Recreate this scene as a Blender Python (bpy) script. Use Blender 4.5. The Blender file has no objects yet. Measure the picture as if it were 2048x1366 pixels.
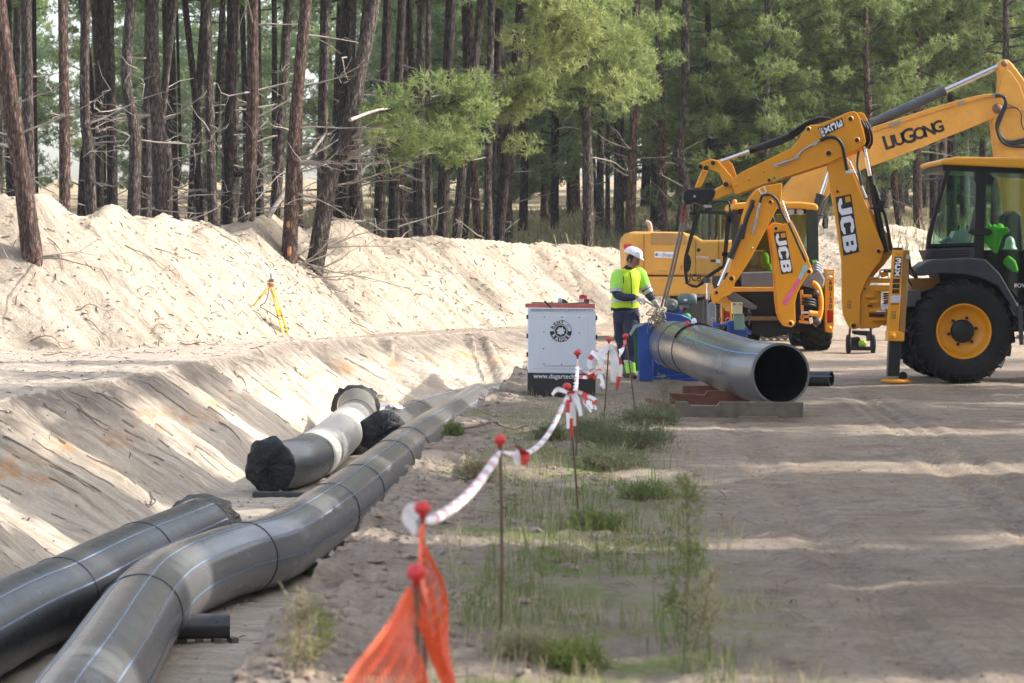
import bpy, bmesh, math, random
import numpy as np
from mathutils import Vector, Matrix, Quaternion
random.seed(7)
R = math.radians
scene = bpy.context.scene
col = scene.collection
# ------------------------------------------------------------------ camera, world, sun
CAMH = 1.7
cam_d = bpy.data.cameras.new("camera"); cam = bpy.data.objects.new("camera", cam_d); col.objects.link(cam)
cam.location = (0, 0, CAMH); cam.rotation_euler = (R(90), 0, 0)
cam_d.sensor_width = 36.0; cam_d.lens = 36.0 * 5000 / 2048
cam_d.shift_y = -169 / 2048
cam_d.clip_start = 0.5; cam_d.clip_end = 2500
cam_d.dof.use_dof = True; cam_d.dof.focus_distance = 35.0; cam_d.dof.aperture_fstop = 4.5
scene.camera = cam
SUNV = Vector((0.99, 0.07, 0)).normalized() * math.cos(R(36)); SUNV.z = math.sin(R(36))
world = bpy.data.worlds.new("World"); scene.world = world; world.use_nodes = True
wn = world.node_tree.nodes; wl = world.node_tree.links
sky = wn.new("ShaderNodeTexSky"); sky.sky_type = 'NISHITA'; sky.sun_disc = False
sky.sun_elevation = R(36); sky.sun_rotation = math.atan2(SUNV.x, SUNV.y)
sky.dust_density = 3.0; sky.air_density = 1.0; sky.ozone_density = 0.6
bg = wn["Background"]; hs = wn.new("ShaderNodeHueSaturation"); hs.inputs['Saturation'].default_value = .55   # thin veil of cloud
wl.new(sky.outputs[0], hs.inputs['Color']); wl.new(hs.outputs[0], bg.inputs[0]); bg.inputs[1].default_value = 0.15
sun_d = bpy.data.lights.new("sun", 'SUN'); sun = bpy.data.objects.new("sun", sun_d); col.objects.link(sun)
sun_d.energy = 2.5; sun_d.angle = R(0.5); sun_d.color = (1.0, 0.945, 0.86)
sun.rotation_euler = SUNV.to_track_quat('Z', 'Y').to_euler(); sun.location = (30, 5, 30)
vs = scene.view_settings; vs.view_transform = 'Standard'; vs.look = 'None'; vs.gamma = 1.0
vs.use_curve_mapping = False; vs.exposure = 1.55
scene.cycles.max_bounces = 6; scene.cycles.transparent_max_bounces = 12
scene.cycles.diffuse_bounces = 3

F = 5000.0
def P(px, py, Y):
    return Vector(((px - 1024) * Y / F, Y, CAMH - (py - 514) * Y / F))
# ------------------------------------------------------------------ materials
MATS = {}
class NT:
    def __init__(s, name):
        s.m = bpy.data.materials.new(name); s.m.use_nodes = True
        s.t = s.m.node_tree; s.n = s.t.nodes; s.b = s.n["Principled BSDF"]; s.out = s.n["Material Output"]
        s.co = s.n.new("ShaderNodeTexCoord"); s.geo = s.n.new("ShaderNodeNewGeometry")
    def L(s, a, b): s.t.links.new(a, b)
    def map(s, src, scale):
        m = s.n.new("ShaderNodeMapping"); s.L(src, m.inputs[0]); m.inputs['Scale'].default_value = scale; return m.outputs[0]
    def noise(s, vec, scale, detail=6, rough=0.6, dist=0.0):
        n = s.n.new("ShaderNodeTexNoise"); s.L(vec, n.inputs['Vector']); n.inputs['Scale'].default_value = scale
        n.inputs['Detail'].default_value = detail; n.inputs['Roughness'].default_value = rough
        n.inputs['Distortion'].default_value = dist; return n.outputs[0]
    def vor(s, vec, scale, feat='F1', rnd=1.0):
        n = s.n.new("ShaderNodeTexVoronoi"); s.L(vec, n.inputs['Vector']); n.inputs['Scale'].default_value = scale
        n.feature = feat; n.inputs['Randomness'].default_value = rnd; return n.outputs[0]
    def ramp(s, fac, stops):
        n = s.n.new("ShaderNodeValToRGB"); s.L(fac, n.inputs[0]); e = n.color_ramp.elements
        while len(e) < len(stops): e.new(0.5)
        for i, (p, c) in enumerate(stops):
            e[i].position = p; e[i].color = (c, c, c, 1) if not isinstance(c, (tuple, list)) else (*c[:3], 1)
        return n.outputs[0]
    def mix(s, fac, a, b, mode='MIX'):
        n = s.n.new("ShaderNodeMix"); n.data_type = 'RGBA'; n.blend_type = mode
        for k, v in ((0, fac), (6, a), (7, b)):
            if isinstance(v, (int, float)): n.inputs[k].default_value = v
            elif isinstance(v, (tuple, list)): n.inputs[k].default_value = (*v[:3], 1)
            else: s.L(v, n.inputs[k])
        return n.outputs[2]
    def math(s, op, a, b=None):
        n = s.n.new("ShaderNodeMath"); n.operation = op
        for k, v in ((0, a), (1, b)):
            if v is None: continue
            if isinstance(v, (int, float)): n.inputs[k].default_value = v
            else: s.L(v, n.inputs[k])
        return n.outputs[0]
    def bump(s, h, strength, dist, base=None):
        n = s.n.new("ShaderNodeBump"); s.L(h, n.inputs['Height']); n.inputs['Strength'].default_value = strength
        n.inputs['Distance'].default_value = dist
        if base: s.L(base, n.inputs['Normal'])
        return n.outputs[0]
    def dot(s, vec, v3):
        n = s.n.new("ShaderNodeVectorMath"); n.operation = 'DOT_PRODUCT'; s.L(vec, n.inputs[0]); n.inputs[1].default_value = v3
        return n.outputs['Value']
    def comb(s, x, y, z):
        n = s.n.new("ShaderNodeCombineXYZ")
        for k, v in enumerate((x, y, z)):
            if isinstance(v, (int, float)): n.inputs[k].default_value = v
            else: s.L(v, n.inputs[k])
        return n.outputs[0]
    def sep(s, vec):
        n = s.n.new("ShaderNodeSeparateXYZ"); s.L(vec, n.inputs[0]); return n.outputs
    def set(s, color=None, rough=None, normal=None, metal=None, spec=None):
        for k, v in (('Base Color', color), ('Roughness', rough), ('Normal', normal), ('Metallic', metal), ('Specular IOR Level', spec)):
            if v is None: continue
            if isinstance(v, (int, float)): s.b.inputs[k].default_value = v
            elif isinstance(v, (tuple, list)): s.b.inputs[k].default_value = (*v[:3], 1)
            else: s.L(v, s.b.inputs[k])
        return s.m

def paint(name, c, rough=0.45, metal=0.0, var=0.12, dust=0.12, bump=0.02, scale=3.0, spec=0.5, dustcol=(.36, .30, .23)):
    """painted / moulded surface with mottling, scuffs and dust; object coordinates"""
    if name in MATS: return MATS[name]
    t = NT(name); v = t.co.outputs['Object']
    n1 = t.noise(v, scale, 5, .65); n2 = t.noise(v, scale * 9, 4, .7)
    lo = tuple(x * (1 - var) for x in c); hi = tuple(min(1, x * (1 + var)) for x in c)
    c1 = t.ramp(n1, [(0.3, lo), (0.7, hi)])
    nrm = t.sep(t.geo.outputs['Normal'])[2]
    up = t.ramp(nrm, [(0.0, 0.25), (1.0, 1.0)])
    df = t.math('MULTIPLY', t.ramp(t.noise(v, scale * 2.3, 8, .75), [(0.42, 0.0), (0.75, 1.0)]), up)
    df = t.math('MULTIPLY', df, dust * 3)
    cc = t.mix(df, c1, dustcol)
    rr = t.math('ADD', t.math('MULTIPLY', n2, 0.22), rough - 0.1)
    nb = t.bump(n2, 0.25, bump * 0.2)
    MATS[name] = t.set(cc, rr, nb, metal, spec)
    return MATS[name]

# ------------------------------------------------------------------ mesh builder
class MB:
    def __init__(s): s.v = []; s.f = []; s.sm = []; s.mi = []
    def add(s, vs, fs, smooth=False, mi=0):
        o = len(s.v); s.v += [Vector(v) for v in vs]
        for f in fs: s.f.append([i + o for i in f]); s.sm.append(smooth); s.mi.append(mi)
    def box(s, c, size, rot=None, mi=0, taper=1.0):
        hx, hy, hz = size[0] / 2, size[1] / 2, size[2] / 2
        vs = [Vector((x * (taper if z > 0 else 1), y * (taper if z > 0 else 1), z)) for z in (-hz, hz) for x, y in ((-hx, -hy), (hx, -hy), (hx, hy), (-hx, hy))]
        if rot is not None: vs = [rot @ v for v in vs]
        s.add([v + Vector(c) for v in vs], [(3, 2, 1, 0), (4, 5, 6, 7), (0, 1, 5, 4), (1, 2, 6, 5), (2, 3, 7, 6), (3, 0, 4, 7)], mi=mi)
    def bar(s, a, b, w, h=None, mi=0, up=(0, 0, 1)):
        """rectangular bar from a to b"""
        a = Vector(a); b = Vector(b); h = h or w; d = (b - a).normalized(); u = Vector(up)
        if abs(d.dot(u)) > .98: u = Vector((0, 1, 0))
        x = d.cross(u).normalized(); y = x.cross(d).normalized()
        vs = [p + x * sx * w / 2 + y * sy * h / 2 for p in (a, b) for sx, sy in ((-1, -1), (1, -1), (1, 1), (-1, 1))]
        s.add(vs, [(0, 1, 2, 3), (7, 6, 5, 4), (0, 4, 5, 1), (1, 5, 6, 2), (2, 6, 7, 3), (3, 7, 4, 0)], mi=mi)
    def tube(s, pts, r, n=10, caps=True, mi=0, smooth=True, ry=None):
        pts = [Vector(p) for p in pts]; N = len(pts)
        rr = r if isinstance(r, (list, tuple)) else [r] * N
        tg = []
        for i in range(N):
            t = pts[min(i + 1, N - 1)] - pts[max(i - 1, 0)]
            tg.append(t.normalized() if t.length > 1e-9 else Vector((0, 0, 1)))
        ref = Vector((0, 0, 1)) if abs(tg[0].z) < .9 else Vector((1, 0, 0))
        x = tg[0].cross(ref).normalized(); vs = []
        for i in range(N):
            if i: x = (tg[i - 1].rotation_difference(tg[i]) @ x)
            x = (x - tg[i] * x.dot(tg[i])).normalized(); y = tg[i].cross(x)
            for k in range(n):
                a = 2 * math.pi * k / n
                vs.append(pts[i] + x * math.cos(a) * rr[i] + y * math.sin(a) * (rr[i] if ry is None else ry[i]))
        fs = [(i * n + k, i * n + (k + 1) % n, (i + 1) * n + (k + 1) % n, (i + 1) * n + k) for i in range(N - 1) for k in range(n)]
        s.add(vs, fs, smooth, mi)
        if caps:
            s.add(vs[:n], [tuple(range(n - 1, -1, -1))], False, mi); s.add(vs[-n:], [tuple(range(n))], False, mi)
    def cyl(s, a, b, r, n=16, r2=None, mi=0): s.tube([a, b], [r, r if r2 is None else r2], n, True, mi)
    def prism(s, pts, y0, y1, mi=0):
        """pts: (x,z) outline extruded along Y"""
        n = len(pts)
        area = sum(pts[i][0] * pts[(i + 1) % n][1] - pts[(i + 1) % n][0] * pts[i][1] for i in range(n))
        if area < 0: pts = pts[::-1]
        vs = [(x, y0, z) for x, z in pts] + [(x, y1, z) for x, z in pts]
        fs = [tuple(range(n)), tuple(range(2 * n - 1, n - 1, -1))] + [(i, i + n, (i + 1) % n + n, (i + 1) % n) for i in range(n)]
        s.add(vs, fs, False, mi)
    def plate(s, px, Y, th, mi=0):
        """outline given as sightlines met at depth Y, extruded th metres away"""
        s.prism([(P(x, y, Y).x, P(x, y, Y).z) for x, y in px], Y, Y + th, mi)
    def lathe(s, prof, c, axis='Y', n=32, mi=0, smooth=True, sc=(1, 1)):
        """prof: (radius, offset along axis)"""
        vs = []; c = Vector(c)
        for r, o in prof:
            for k in range(n):
                a = 2 * math.pi * k / n; p = r * math.cos(a) * sc[0]; q = r * math.sin(a) * sc[1]
                vs.append(c + (Vector((p, o, q)) if axis == 'Y' else Vector((p, q, o)) if axis == 'Z' else Vector((o, p, q))))
        fs = []
        for i in range(len(prof) - 1):
            for k in range(n):
                f = (i * n + k, i * n + (k + 1) % n, (i + 1) * n + (k + 1) % n, (i + 1) * n + k)
                fs.append(f if axis != 'Y' else f[::-1])
        s.add(vs, fs, smooth, mi)
    def ball(s, c, r, n=12, m=8, mi=0):
        rx, ry, rz = (r, r, r) if isinstance(r, (int, float)) else r; c = Vector(c); vs = [c + Vector((0, 0, rz))]
        for i in range(1, m):
            t = math.pi * i / m
            for k in range(n):
                a = 2 * math.pi * k / n; vs.append(c + Vector((rx * math.sin(t) * math.cos(a), ry * math.sin(t) * math.sin(a), rz * math.cos(t))))
        vs.append(c - Vector((0, 0, rz))); L = len(vs) - 1
        fs = [(0, 1 + k, 1 + (k + 1) % n) for k in range(n)]
        for i in range(m - 2):
            fs += [(1 + i * n + k, 1 + (i + 1) * n + k, 1 + (i + 1) * n + (k + 1) % n, 1 + i * n + (k + 1) % n) for k in range(n)]
        fs += [(1 + (m - 2) * n + k, L, 1 + (m - 2) * n + (k + 1) % n) for k in range(n)]
        s.add(vs, fs, True, mi)
    def build(s, name, mats, parent=None, bevel=0, label=None, sub=0, kind=None, loc=None, angle=35):
        org = Vector(ORG.get(parent.name, (0, 0, 0))) if parent else (Vector(loc) if loc is not None else Vector((0, 0, 0)))
        me = bpy.data.meshes.new(name); me.from_pydata([v - org for v in s.v], [], s.f)
        me.polygons.foreach_set('use_smooth', s.sm); me.polygons.foreach_set('material_index', s.mi)
        for m in (mats if isinstance(mats, (list, tuple)) else [mats]): me.materials.append(m)
        me.validate(); me.update()
        o = bpy.data.objects.new(name, me); col.objects.link(o)
        if parent: o.parent = parent; ORG[o.name] = org
        else: o.location = org; ORG[o.name] = org
        if bevel:
            b = o.modifiers.new('bevel', 'BEVEL'); b.width = bevel; b.segments = 2; b.limit_method = 'ANGLE'; b.angle_limit = R(40); b.harden_normals = False
        if sub:
            b = o.modifiers.new('sub', 'SUBSURF'); b.levels = sub; b.render_levels = sub
        if label: o['label'] = label
        if kind: o['kind'] = kind
        return o
def each(mb, name, mats, parent, **k):
    """one object per connected piece of the builder"""
    par = list(range(len(mb.v)))
    def fd(a):
        while par[a] != a: par[a] = par[par[a]]; a = par[a]
        return a
    for f in mb.f:
        for i in f[1:]: par[fd(i)] = fd(f[0])
    # pieces whose boxes touch belong together (shells of one fitting)
    groups = {}
    for i, f in enumerate(mb.f): groups.setdefault(fd(f[0]), []).append(i)
    out = []
    for fs in groups.values():
        m = MB(); ids = {}
        for i in fs:
            for v in mb.f[i]:
                if v not in ids: ids[v] = len(m.v); m.v.append(mb.v[v])
            m.f.append([ids[v] for v in mb.f[i]]); m.sm.append(mb.sm[i]); m.mi.append(mb.mi[i])
        out.append(m.build(name, mats, parent, **k))
    return out
ORG = {}
def thing(name, loc, label, cat, group=None):
    o = bpy.data.objects.new(name, None); col.objects.link(o); o.location = loc; o.empty_display_size = .2
    o['label'] = label; o['category'] = cat
    if group: o['group'] = group
    ORG[o.name] = Vector(loc); return o
def tag(o, label, cat, group=None, kind=None):
    if label: o['label'] = label
    if cat: o['category'] = cat
    if group: o['group'] = group
    if kind: o['kind'] = kind
    return o
def catmull(pts, k=8):
    pts = [Vector(p) for p in pts]; Q = [pts[0] * 2 - pts[1]] + pts + [pts[-1] * 2 - pts[-2]]; out = []
    for i in range(1, len(Q) - 2):
        for j in range(k):
            t = j / k; a, b, c, d = Q[i - 1], Q[i], Q[i + 1], Q[i + 2]
            out.append(0.5 * ((2 * b) + (c - a) * t + (2 * a - 5 * b + 4 * c - d) * t * t + (3 * b - a - 3 * c + d) * t ** 3))
    out.append(pts[-1]); return out
def fastmesh(name, verts, tris, mat, smooth=False):
    """numpy verts (n,3), faces (m,k)"""
    me = bpy.data.meshes.new(name); verts = np.asarray(verts, dtype=np.float32); tris = np.asarray(tris, dtype=np.int32)
    k = tris.shape[1]; me.vertices.add(len(verts)); me.vertices.foreach_set('co', verts.ravel())
    me.loops.add(tris.size); me.loops.foreach_set('vertex_index', tris.ravel())
    me.polygons.add(len(tris)); me.polygons.foreach_set('loop_start', np.arange(0, tris.size, k, dtype=np.int32))
    me.polygons.foreach_set('loop_total', np.full(len(tris), k, dtype=np.int32))
    me.polygons.foreach_set('use_smooth', np.full(len(tris), smooth))
    me.materials.append(mat); me.update(calc_edges=True); return me
def text_mesh(body, size, mat, extr=0.0, bold=0.0, name='lettering', align='CENTER', sx=1.0):
    cu = bpy.data.curves.new(name, 'FONT'); cu.body = body; cu.size = size; cu.align_x = align; cu.align_y = 'CENTER'
    cu.offset = bold; cu.extrude = extr; cu.resolution_u = 3
    o = bpy.data.objects.new('tmp_text', cu); col.objects.link(o)
    bpy.context.view_layer.update()
    me = bpy.data.meshes.new_from_object(o.evaluated_get(bpy.context.evaluated_depsgraph_get()))
    bpy.data.objects.remove(o); me.materials.clear(); me.materials.append(mat); me.name = name
    if sx != 1.0:
        for v in me.vertices: v.co.x *= sx
    return me
def place_text(body, size, mat, pos, rot_deg, parent, name='lettering', bold=0.0, sx=1.0, label=None):
    """flat lettering facing -Y, turned rot_deg counter-clockwise as seen from the front"""
    me = text_mesh(body, size, mat, 0.0008, bold, name, sx=sx)
    M = Matrix.Translation(Vector(pos)) @ Matrix.Rotation(R(-rot_deg), 4, 'Y') @ Matrix.Rotation(R(90), 4, 'X')
    org = Vector(ORG[parent.name]); me.transform(Matrix.Translation(-org) @ M)
    o = bpy.data.objects.new(name, me); col.objects.link(o); o.parent = parent; ORG[o.name] = org
    if label: o['label'] = label
    return o
GLY = {
 'J': ([[(4.9, 10), (4.9, 2.2), (3.8, 1.1), (2.2, 1.1), (1.1, 2.2), (1.1, 3.5)]], []),
 'C': ([[(4.9, 7), (4.9, 8), (3.9, 8.9), (2.1, 8.9), (1.1, 7.9), (1.1, 2.1), (2.1, 1.1), (3.9, 1.1), (4.9, 2), (4.9, 3)]], []),
 'B': ([[(2.2, 8.9), (4.0, 8.9), (4.8, 8.1), (4.8, 5.9)], [(2.2, 1.1), (4.0, 1.1), (4.8, 1.9), (4.8, 4.1)]], [(0, 0, 2.2, 10), (2.2, 4.1, 5.5, 5.9)]),
 '3': ([[(1.1, 7.2), (1.1, 8), (2, 8.9), (4, 8.9), (4.9, 8.1), (4.9, 5.9)], [(4.9, 4.1), (4.9, 1.9), (4, 1.1), (2, 1.1), (1.1, 2), (1.1, 2.8)]], [(2, 4.1, 5.9, 5.9)]),
 'X': ([[(0.9, 10), (5.1, 0)]], [])}
def glyph(mb, ch, origin, ux, uz, w, h, Y):
    """block letter: origin (x,z) lower-left of the letter, ux/uz unit vectors in the xz plane"""
    st, rc = GLY[ch]; o = Vector(origin); ux = Vector(ux); uz = Vector(uz)
    def T(p): q = o + ux * (p[0] / 6 * w) + uz * (p[1] / 10 * h); return (q.x, Y, q.y)
    hw = 1.1
    for pl in st:
        n = len(pl); Lp = []; Rp = []
        for i in range(n):
            p = Vector(pl[i]); a = Vector(pl[max(i - 1, 0)]); b = Vector(pl[min(i + 1, n - 1)])
            d1 = (p - a).normalized() if i else (b - p).normalized(); d2 = (b - p).normalized() if i < n - 1 else d1
            m = (d1 + d2).normalized(); nn = Vector((-m.y, m.x)); k = hw / max(.5, nn.dot(Vector((-d1.y, d1.x))))
            Lp.append(p + nn * k); Rp.append(p - nn * k)
        for i in range(n - 1): mb.add([T(Lp[i]), T(Rp[i]), T(Rp[i + 1]), T(Lp[i + 1])], [(0, 1, 2, 3)])
    for (a, b, c, d) in rc: mb.add([T((a, b)), T((c, b)), T((c, d)), T((a, d))], [(0, 1, 2, 3)])
    if ch == 'X':
        for q in ([(3.9, 10), (6.2, 10), (4.3, 5.5), (3.1, 5.9)], [(1.9, 4.3), (2.9, 4.1), (2.3, 0), (-.2, 0)]):
            mb.add([T(p) for p in q], [(0, 1, 2, 3)])
# ------------------------------------------------------------------ terrain
def vnoise(x, y, seed=0):
    xi = np.floor(x).astype(np.int64); yi = np.floor(y).astype(np.int64); xf = x - xi; yf = y - yi
    u = xf * xf * (3 - 2 * xf); v = yf * yf * (3 - 2 * yf)
    def h(a, b):
        n = (a * 374761393 + b * 668265263 + seed * 974634777) & 0x7fffffff
        n = ((n ^ (n >> 13)) * 1274126177) & 0x7fffffff
        return ((n ^ (n >> 16)) & 0xffff) / 65535.0
    return (h(xi, yi) * (1 - u) + h(xi + 1, yi) * u) * (1 - v) + (h(xi, yi + 1) * (1 - u) + h(xi + 1, yi + 1) * u) * v
def fbm(x, y, seed=0, oct=4, rough=.5):
    a = 1.0; s = 0; t = 0
    for i in range(oct):
        s = s + a * (vnoise(x * 2 ** i, y * 2 ** i, seed + i * 17) - .5); t += a; a *= rough
    return s / t * 2
def pdist(X, Y, poly):
    d = np.full(X.shape, 1e9)
    for (ax, ay), (bx, by) in zip(poly[:-1], poly[1:]):
        dx, dy = bx - ax, by - ay; L = dx * dx + dy * dy
        t = np.clip(((X - ax) * dx + (Y - ay) * dy) / L, 0, 1)
        d = np.minimum(d, np.hypot(X - ax - t * dx, Y - ay - t * dy))
    return d
def inside(X, Y, poly):
    r = np.zeros(X.shape, bool); n = len(poly)
    for i in range(n):
        x1, y1 = poly[i]; x2, y2 = poly[(i + 1) % n]
        c = ((y1 > Y) != (y2 > Y)) & (X < (x2 - x1) * (Y - y1) / ((y2 - y1) + 1e-12) + x1); r ^= c
    return r
CREST = [(-7.4, -40), (-7.2, -5), (-7.0, 10), (-6.6, 22), (-6.2, 29), (-5.6, 34), (-5.15, 40.9), (-4.75, 45), (-4.35, 50.3), (-3.4, 52.8), (-.3, 57.4), (1.0, 58.5)]
LIP = [(1.9, 57), (1.7, 52), (1.0, 46), (.5, 41.5), (.12, 38), (-.32, 30), (-.6, 24), (-.85, 18), (-1.0, 14), (-1.12, 10), (-1.4, -5), (-1.5, -40)]
TOE = [(-5.3, -40), (-5.3, -5), (-5.0, 12), (-4.5, 22.2), (-4.05, 26.5), (-3.8, 30), (-3.6, 33.6), (-3.3, 42), (-3.0, 48), (-2.0, 51), (-.5, 53.5), (.3, 53.7)]
TOER = [(.6, 52), (.25, 47), (-.1, 42), (-.55, 37), (-1.0, 30), (-1.35, 24), (-1.6, 18), (-1.75, 10), (-2.0, -5), (-2.2, -40)]
TP = CREST + LIP; FP = TOE + TOER
RIDGE = [(-20, 44, 3.0), (-14, 47.3, 3.1), (-10.9, 49.2, 2.93), (-9.8, 49.6, 3.0), (-8.7, 50.0, 2.75), (-7.8, 51.6, 2.65), (-7.2, 54.2, 2.68), (-6.7, 56.8, 2.62), (-4.9, 60, 2.5), (-2.5, 62.6, 2.38), (.9, 66, 2.15), (3.5, 66.6, 2.1), (6, 66.4, 2.5), (9, 67, 3.05), (10.6, 68, 2.75), (12.3, 69.5, 2.1), (15, 73, 1.9), (22, 82, 1.8)]
SHADE_GULLY = []
def ridge_d(X, Y):
    d = np.full(X.shape, 1e9); H = np.zeros(X.shape); S = np.zeros(X.shape); side = np.zeros(X.shape); acc = 0
    for (ax, ay, ah), (bx, by, bh) in zip(RIDGE[:-1], RIDGE[1:]):
        dx, dy = bx - ax, by - ay; L = dx * dx + dy * dy; l = math.sqrt(L)
        t = np.clip(((X - ax) * dx + (Y - ay) * dy) / L, 0, 1); q = np.hypot(X - ax - t * dx, Y - ay - t * dy)
        m = q < d; d = np.where(m, q, d); H = np.where(m, ah + (bh - ah) * t, H); S = np.where(m, acc + t * l, S)
        side = np.where(m, np.sign(dx * (Y - ay) - dy * (X - ax)), side); acc += l
    return d, H, .57 * X + .82 * Y, side   # distance along the heap, measured on a straight bearing
HUM = []; AUX = {}
GUL = [(-.04, .35), (0, 0)]
def terrain(X, Y):
    HUM.clear()
    """height and zone (0 ground, 1 trench, 2 heap, 3 forest floor)"""
    X = np.asarray(X, float); Y = np.asarray(Y, float)
    z = 0.05 * fbm(X * .25, Y * .25, 3) + 0.02 * fbm(X * 1.3, Y * 1.3, 5)
    # smooth track on the right with tyre ruts, rough verge on the left of it
    verge = np.clip((1.5 - X + .4 * fbm(Y * .2, X * 0, 9)) / 1.0, 0, 1) * np.clip((44 - Y) / 6, 0, 1)
    z = z + verge * (0.08 * np.abs(fbm(X * 1.2 + .8 * fbm(X, Y, 23), Y * .5 + .8 * fbm(Y, X, 24), 21, 5, .6)) + 0.035 * fbm(X * 4.2, Y * 3.2, 22, 4, .65) - .02)
    z = z + (1 - verge) * (.012 * fbm(X * 3, Y * 3, 31, 4, .6))
    for cx, sl0, amp in ((1.75, .03, .05), (2.9, .06, .09), (3.35, .045, .12)):
        c = cx + sl0 * (Y - 10) + amp * fbm(Y * .12, Y * 0 + cx, 35, 2); q = np.abs(X - c)
        w = np.clip((40 - Y) / 12, 0, 1) * (.5 + vnoise(Y * .35, Y * 0 + cx, 36))
        tread = 1 + .35 * np.sign(np.sin((Y + q) * 38.0)) * (Y < 26)
        z = z + w * (-.016 * tread * np.exp(-(q / .13) ** 4) + .010 * np.exp(-((q - .2) / .06) ** 2))
    zone = np.zeros(X.shape, int)
    # clods thrown along the trench lip
    Xw = X + np.where(X < -2.5, .22 * fbm(Y * .55, X * 0, 43, 3) + .10 * (vnoise(Y * 2.2, X * 0, 46) - .5), 0)
    inT = inside(Xw, Y, TP); inF = inside(X, Y, FP)
    dT = pdist(Xw, Y, TP); dF = pdist(X, Y, FP)
    lipd = pdist(X, Y, LIP)
    z = z + np.where(~inT, .09 * np.exp(-(lipd / .4) ** 2) * (.5 + fbm(X * 2.1 + fbm(Y, X, 44), Y * 1.3 + fbm(X * 2, Y, 45), 41, 5, .65) * 1.3), 0)
    D = 1.3
    t = np.where(inF, 1.0, dT / (dT + dF + 1e-9))
    # bucket-tooth ribs run down the bank: a function of position along the trench
    sl = np.zeros(X.shape); dd = np.full(X.shape, 1e9); acc = 0
    for (ax, ay), (bx, by) in zip(TOE[:-1], TOE[1:]):
        dx, dy = bx - ax, by - ay; L = dx * dx + dy * dy; l = math.sqrt(L)
        tq = np.clip(((X - ax) * dx + (Y - ay) * dy) / L, 0, 1); q = np.hypot(X - ax - tq * dx, Y - ay - tq * dy)
        m = q < dd; dd = np.where(m, q, dd); sl = np.where(m, acc + tq * l - 40, sl); acc += l
    sl = sl + .25 * fbm(X * .8, Y * .8, 49, 2)
    rib = (vnoise(sl * 2.3, X * 0 + .3, 50) - .5) * .34 + (vnoise(sl * 6.0, X * 0 + .7, 51) - .5) * .13 + (vnoise(sl * 15.0, X * 0 + .7, 52) - .5) * .03
    cu = sl * 1.55 + .6 * fbm(sl * .5, X * 0, 53, 2); ci = np.floor(cu); cf = cu - ci; cr = vnoise(ci + .5, ci * 0 + .5, 54)
    rib = rib * .6 + (cr - .5) * .20 + (cf - .5) * (.26 + .3 * (cr - .5))
    cu2 = sl * 4.7; rib = rib + (vnoise(np.floor(cu2) + .5, np.floor(cu2) * 0 + .5, 55) - .5) * .05
    HUM.append(cr)
    tt = np.clip(t, 0, 1)
    prof = tt ** .92
    prof = np.where(tt < 1, np.clip(prof, 0, 1), 1)
    edge = np.clip(tt * 6, 0, 1) * np.clip((1 - tt) * 4, 0, 1)
    left = X < (-2.2 + np.clip(Y - 45, 0, 20) * .35)
    zt = -D * prof + np.where(left, rib * edge, .08 * fbm(X * 4, Y * 4, 61, 3) * edge)
    zt = zt + .03 * fbm(X * 2, Y * 2, 71, 4, .6) * tt + .02 * fbm(X * 7, Y * 7, 72, 3, .6)
    # slumped gully in the far bank
    g = np.exp(-((sl - 49.9 - (1-tt)*.5) / .5) ** 2) * left * (Y > 45); zt = zt - g * .45 * np.clip(tt * 5, 0, 1) * np.clip((1 - tt) * 3, 0, 1)
    z = np.where(inT, zt + (z * (1 - np.clip(tt * 5, 0, 1))), z); zone = np.where(inT, 1, zone)
    # forest floor rises behind
    d, H, S, side = ridge_d(X, Y)
    ff = np.clip((Y - 62) / 40, 0, 1) * 2.6 + np.clip((Y - 102) / 150, 0, 1) * 6 + .25 * fbm(X * .15, Y * .15, 81) * np.clip((Y - 60) / 15, 0, 1)
    ff = ff + np.where(side > 0, np.clip(d / 2.0, 0, 1) * 1.0, 0)
    z = z + np.where(side > 0, ff, np.clip((Y - 75) / 30, 0, 1) * 2.0)
    zone = np.where((side > 0) | (Y > 78), 3, zone)
    lump = .22 * fbm(S * .8, d * .5, 91, 4, .6) + .10 * np.abs(fbm(S * 2.2, d * 1.2, 92, 3))
    streak = .16 * (vnoise(S * 1.6, d * .12, 93) - .5) + .05 * (vnoise(S * 5, d * .25, 94) - .5) + .03 * fbm(X * 5, Y * 5, 95, 3, .6)
    crest = .30 * np.exp(-(d / .7) ** 2) * fbm(S * .55, d * 0, 96, 3, .6)
    front = side <= 0
    shade_gul = np.zeros(X.shape)
    for s0, w_, k_, dmax in SHADE_GULLY:
        c_ = s0 + .25 * np.sin(d * 1.3 + s0) ; shade_gul = shade_gul + k_ * np.exp(-((S - c_) / (w_ * (.5 + .5 * d))) ** 2) * np.clip(d * 1.2 - .2, 0, 1) * np.clip((dmax - d) * 1.5, 0, 1)
    shade_gul = shade_gul * (side <= 0)
    for x0, h0, w0 in ((-9.25, .30, .38), (-8.15, .30, .28), (-7.35, .22, .25), (-5.75, .22, .3), (-3.9, .15, .35)):
        crest = crest + h0 * np.exp(-((X - x0) / w0) ** 2) * np.exp(-(d / .8) ** 2)
    hp = H + crest - .16 * shade_gul - d * np.where(front, .74, .9) + (lump + streak) * np.clip(d * 2 + .3, 0, 1)
    hp = hp + .12 * np.exp(-(d / .25) ** 2) * 0 - .12 * np.exp(-(d / .35) ** 2)
    hz = np.where(front, hp, np.maximum(hp, -9))
    # second long low tongue of spoil on the right, running towards the machines
    isheap = hz > z
    k = .12; zz = np.where(isheap, hz, z)
    zone = np.where(isheap & (zone != 1), 2, zone); z = np.where((zone == 2) , zz, z)
    z = np.where((zone == 1) & isheap, np.maximum(z, z), z)
    tn = 1 - np.clip(tt / (.20 + .38 * cr), 0, 1)
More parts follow.
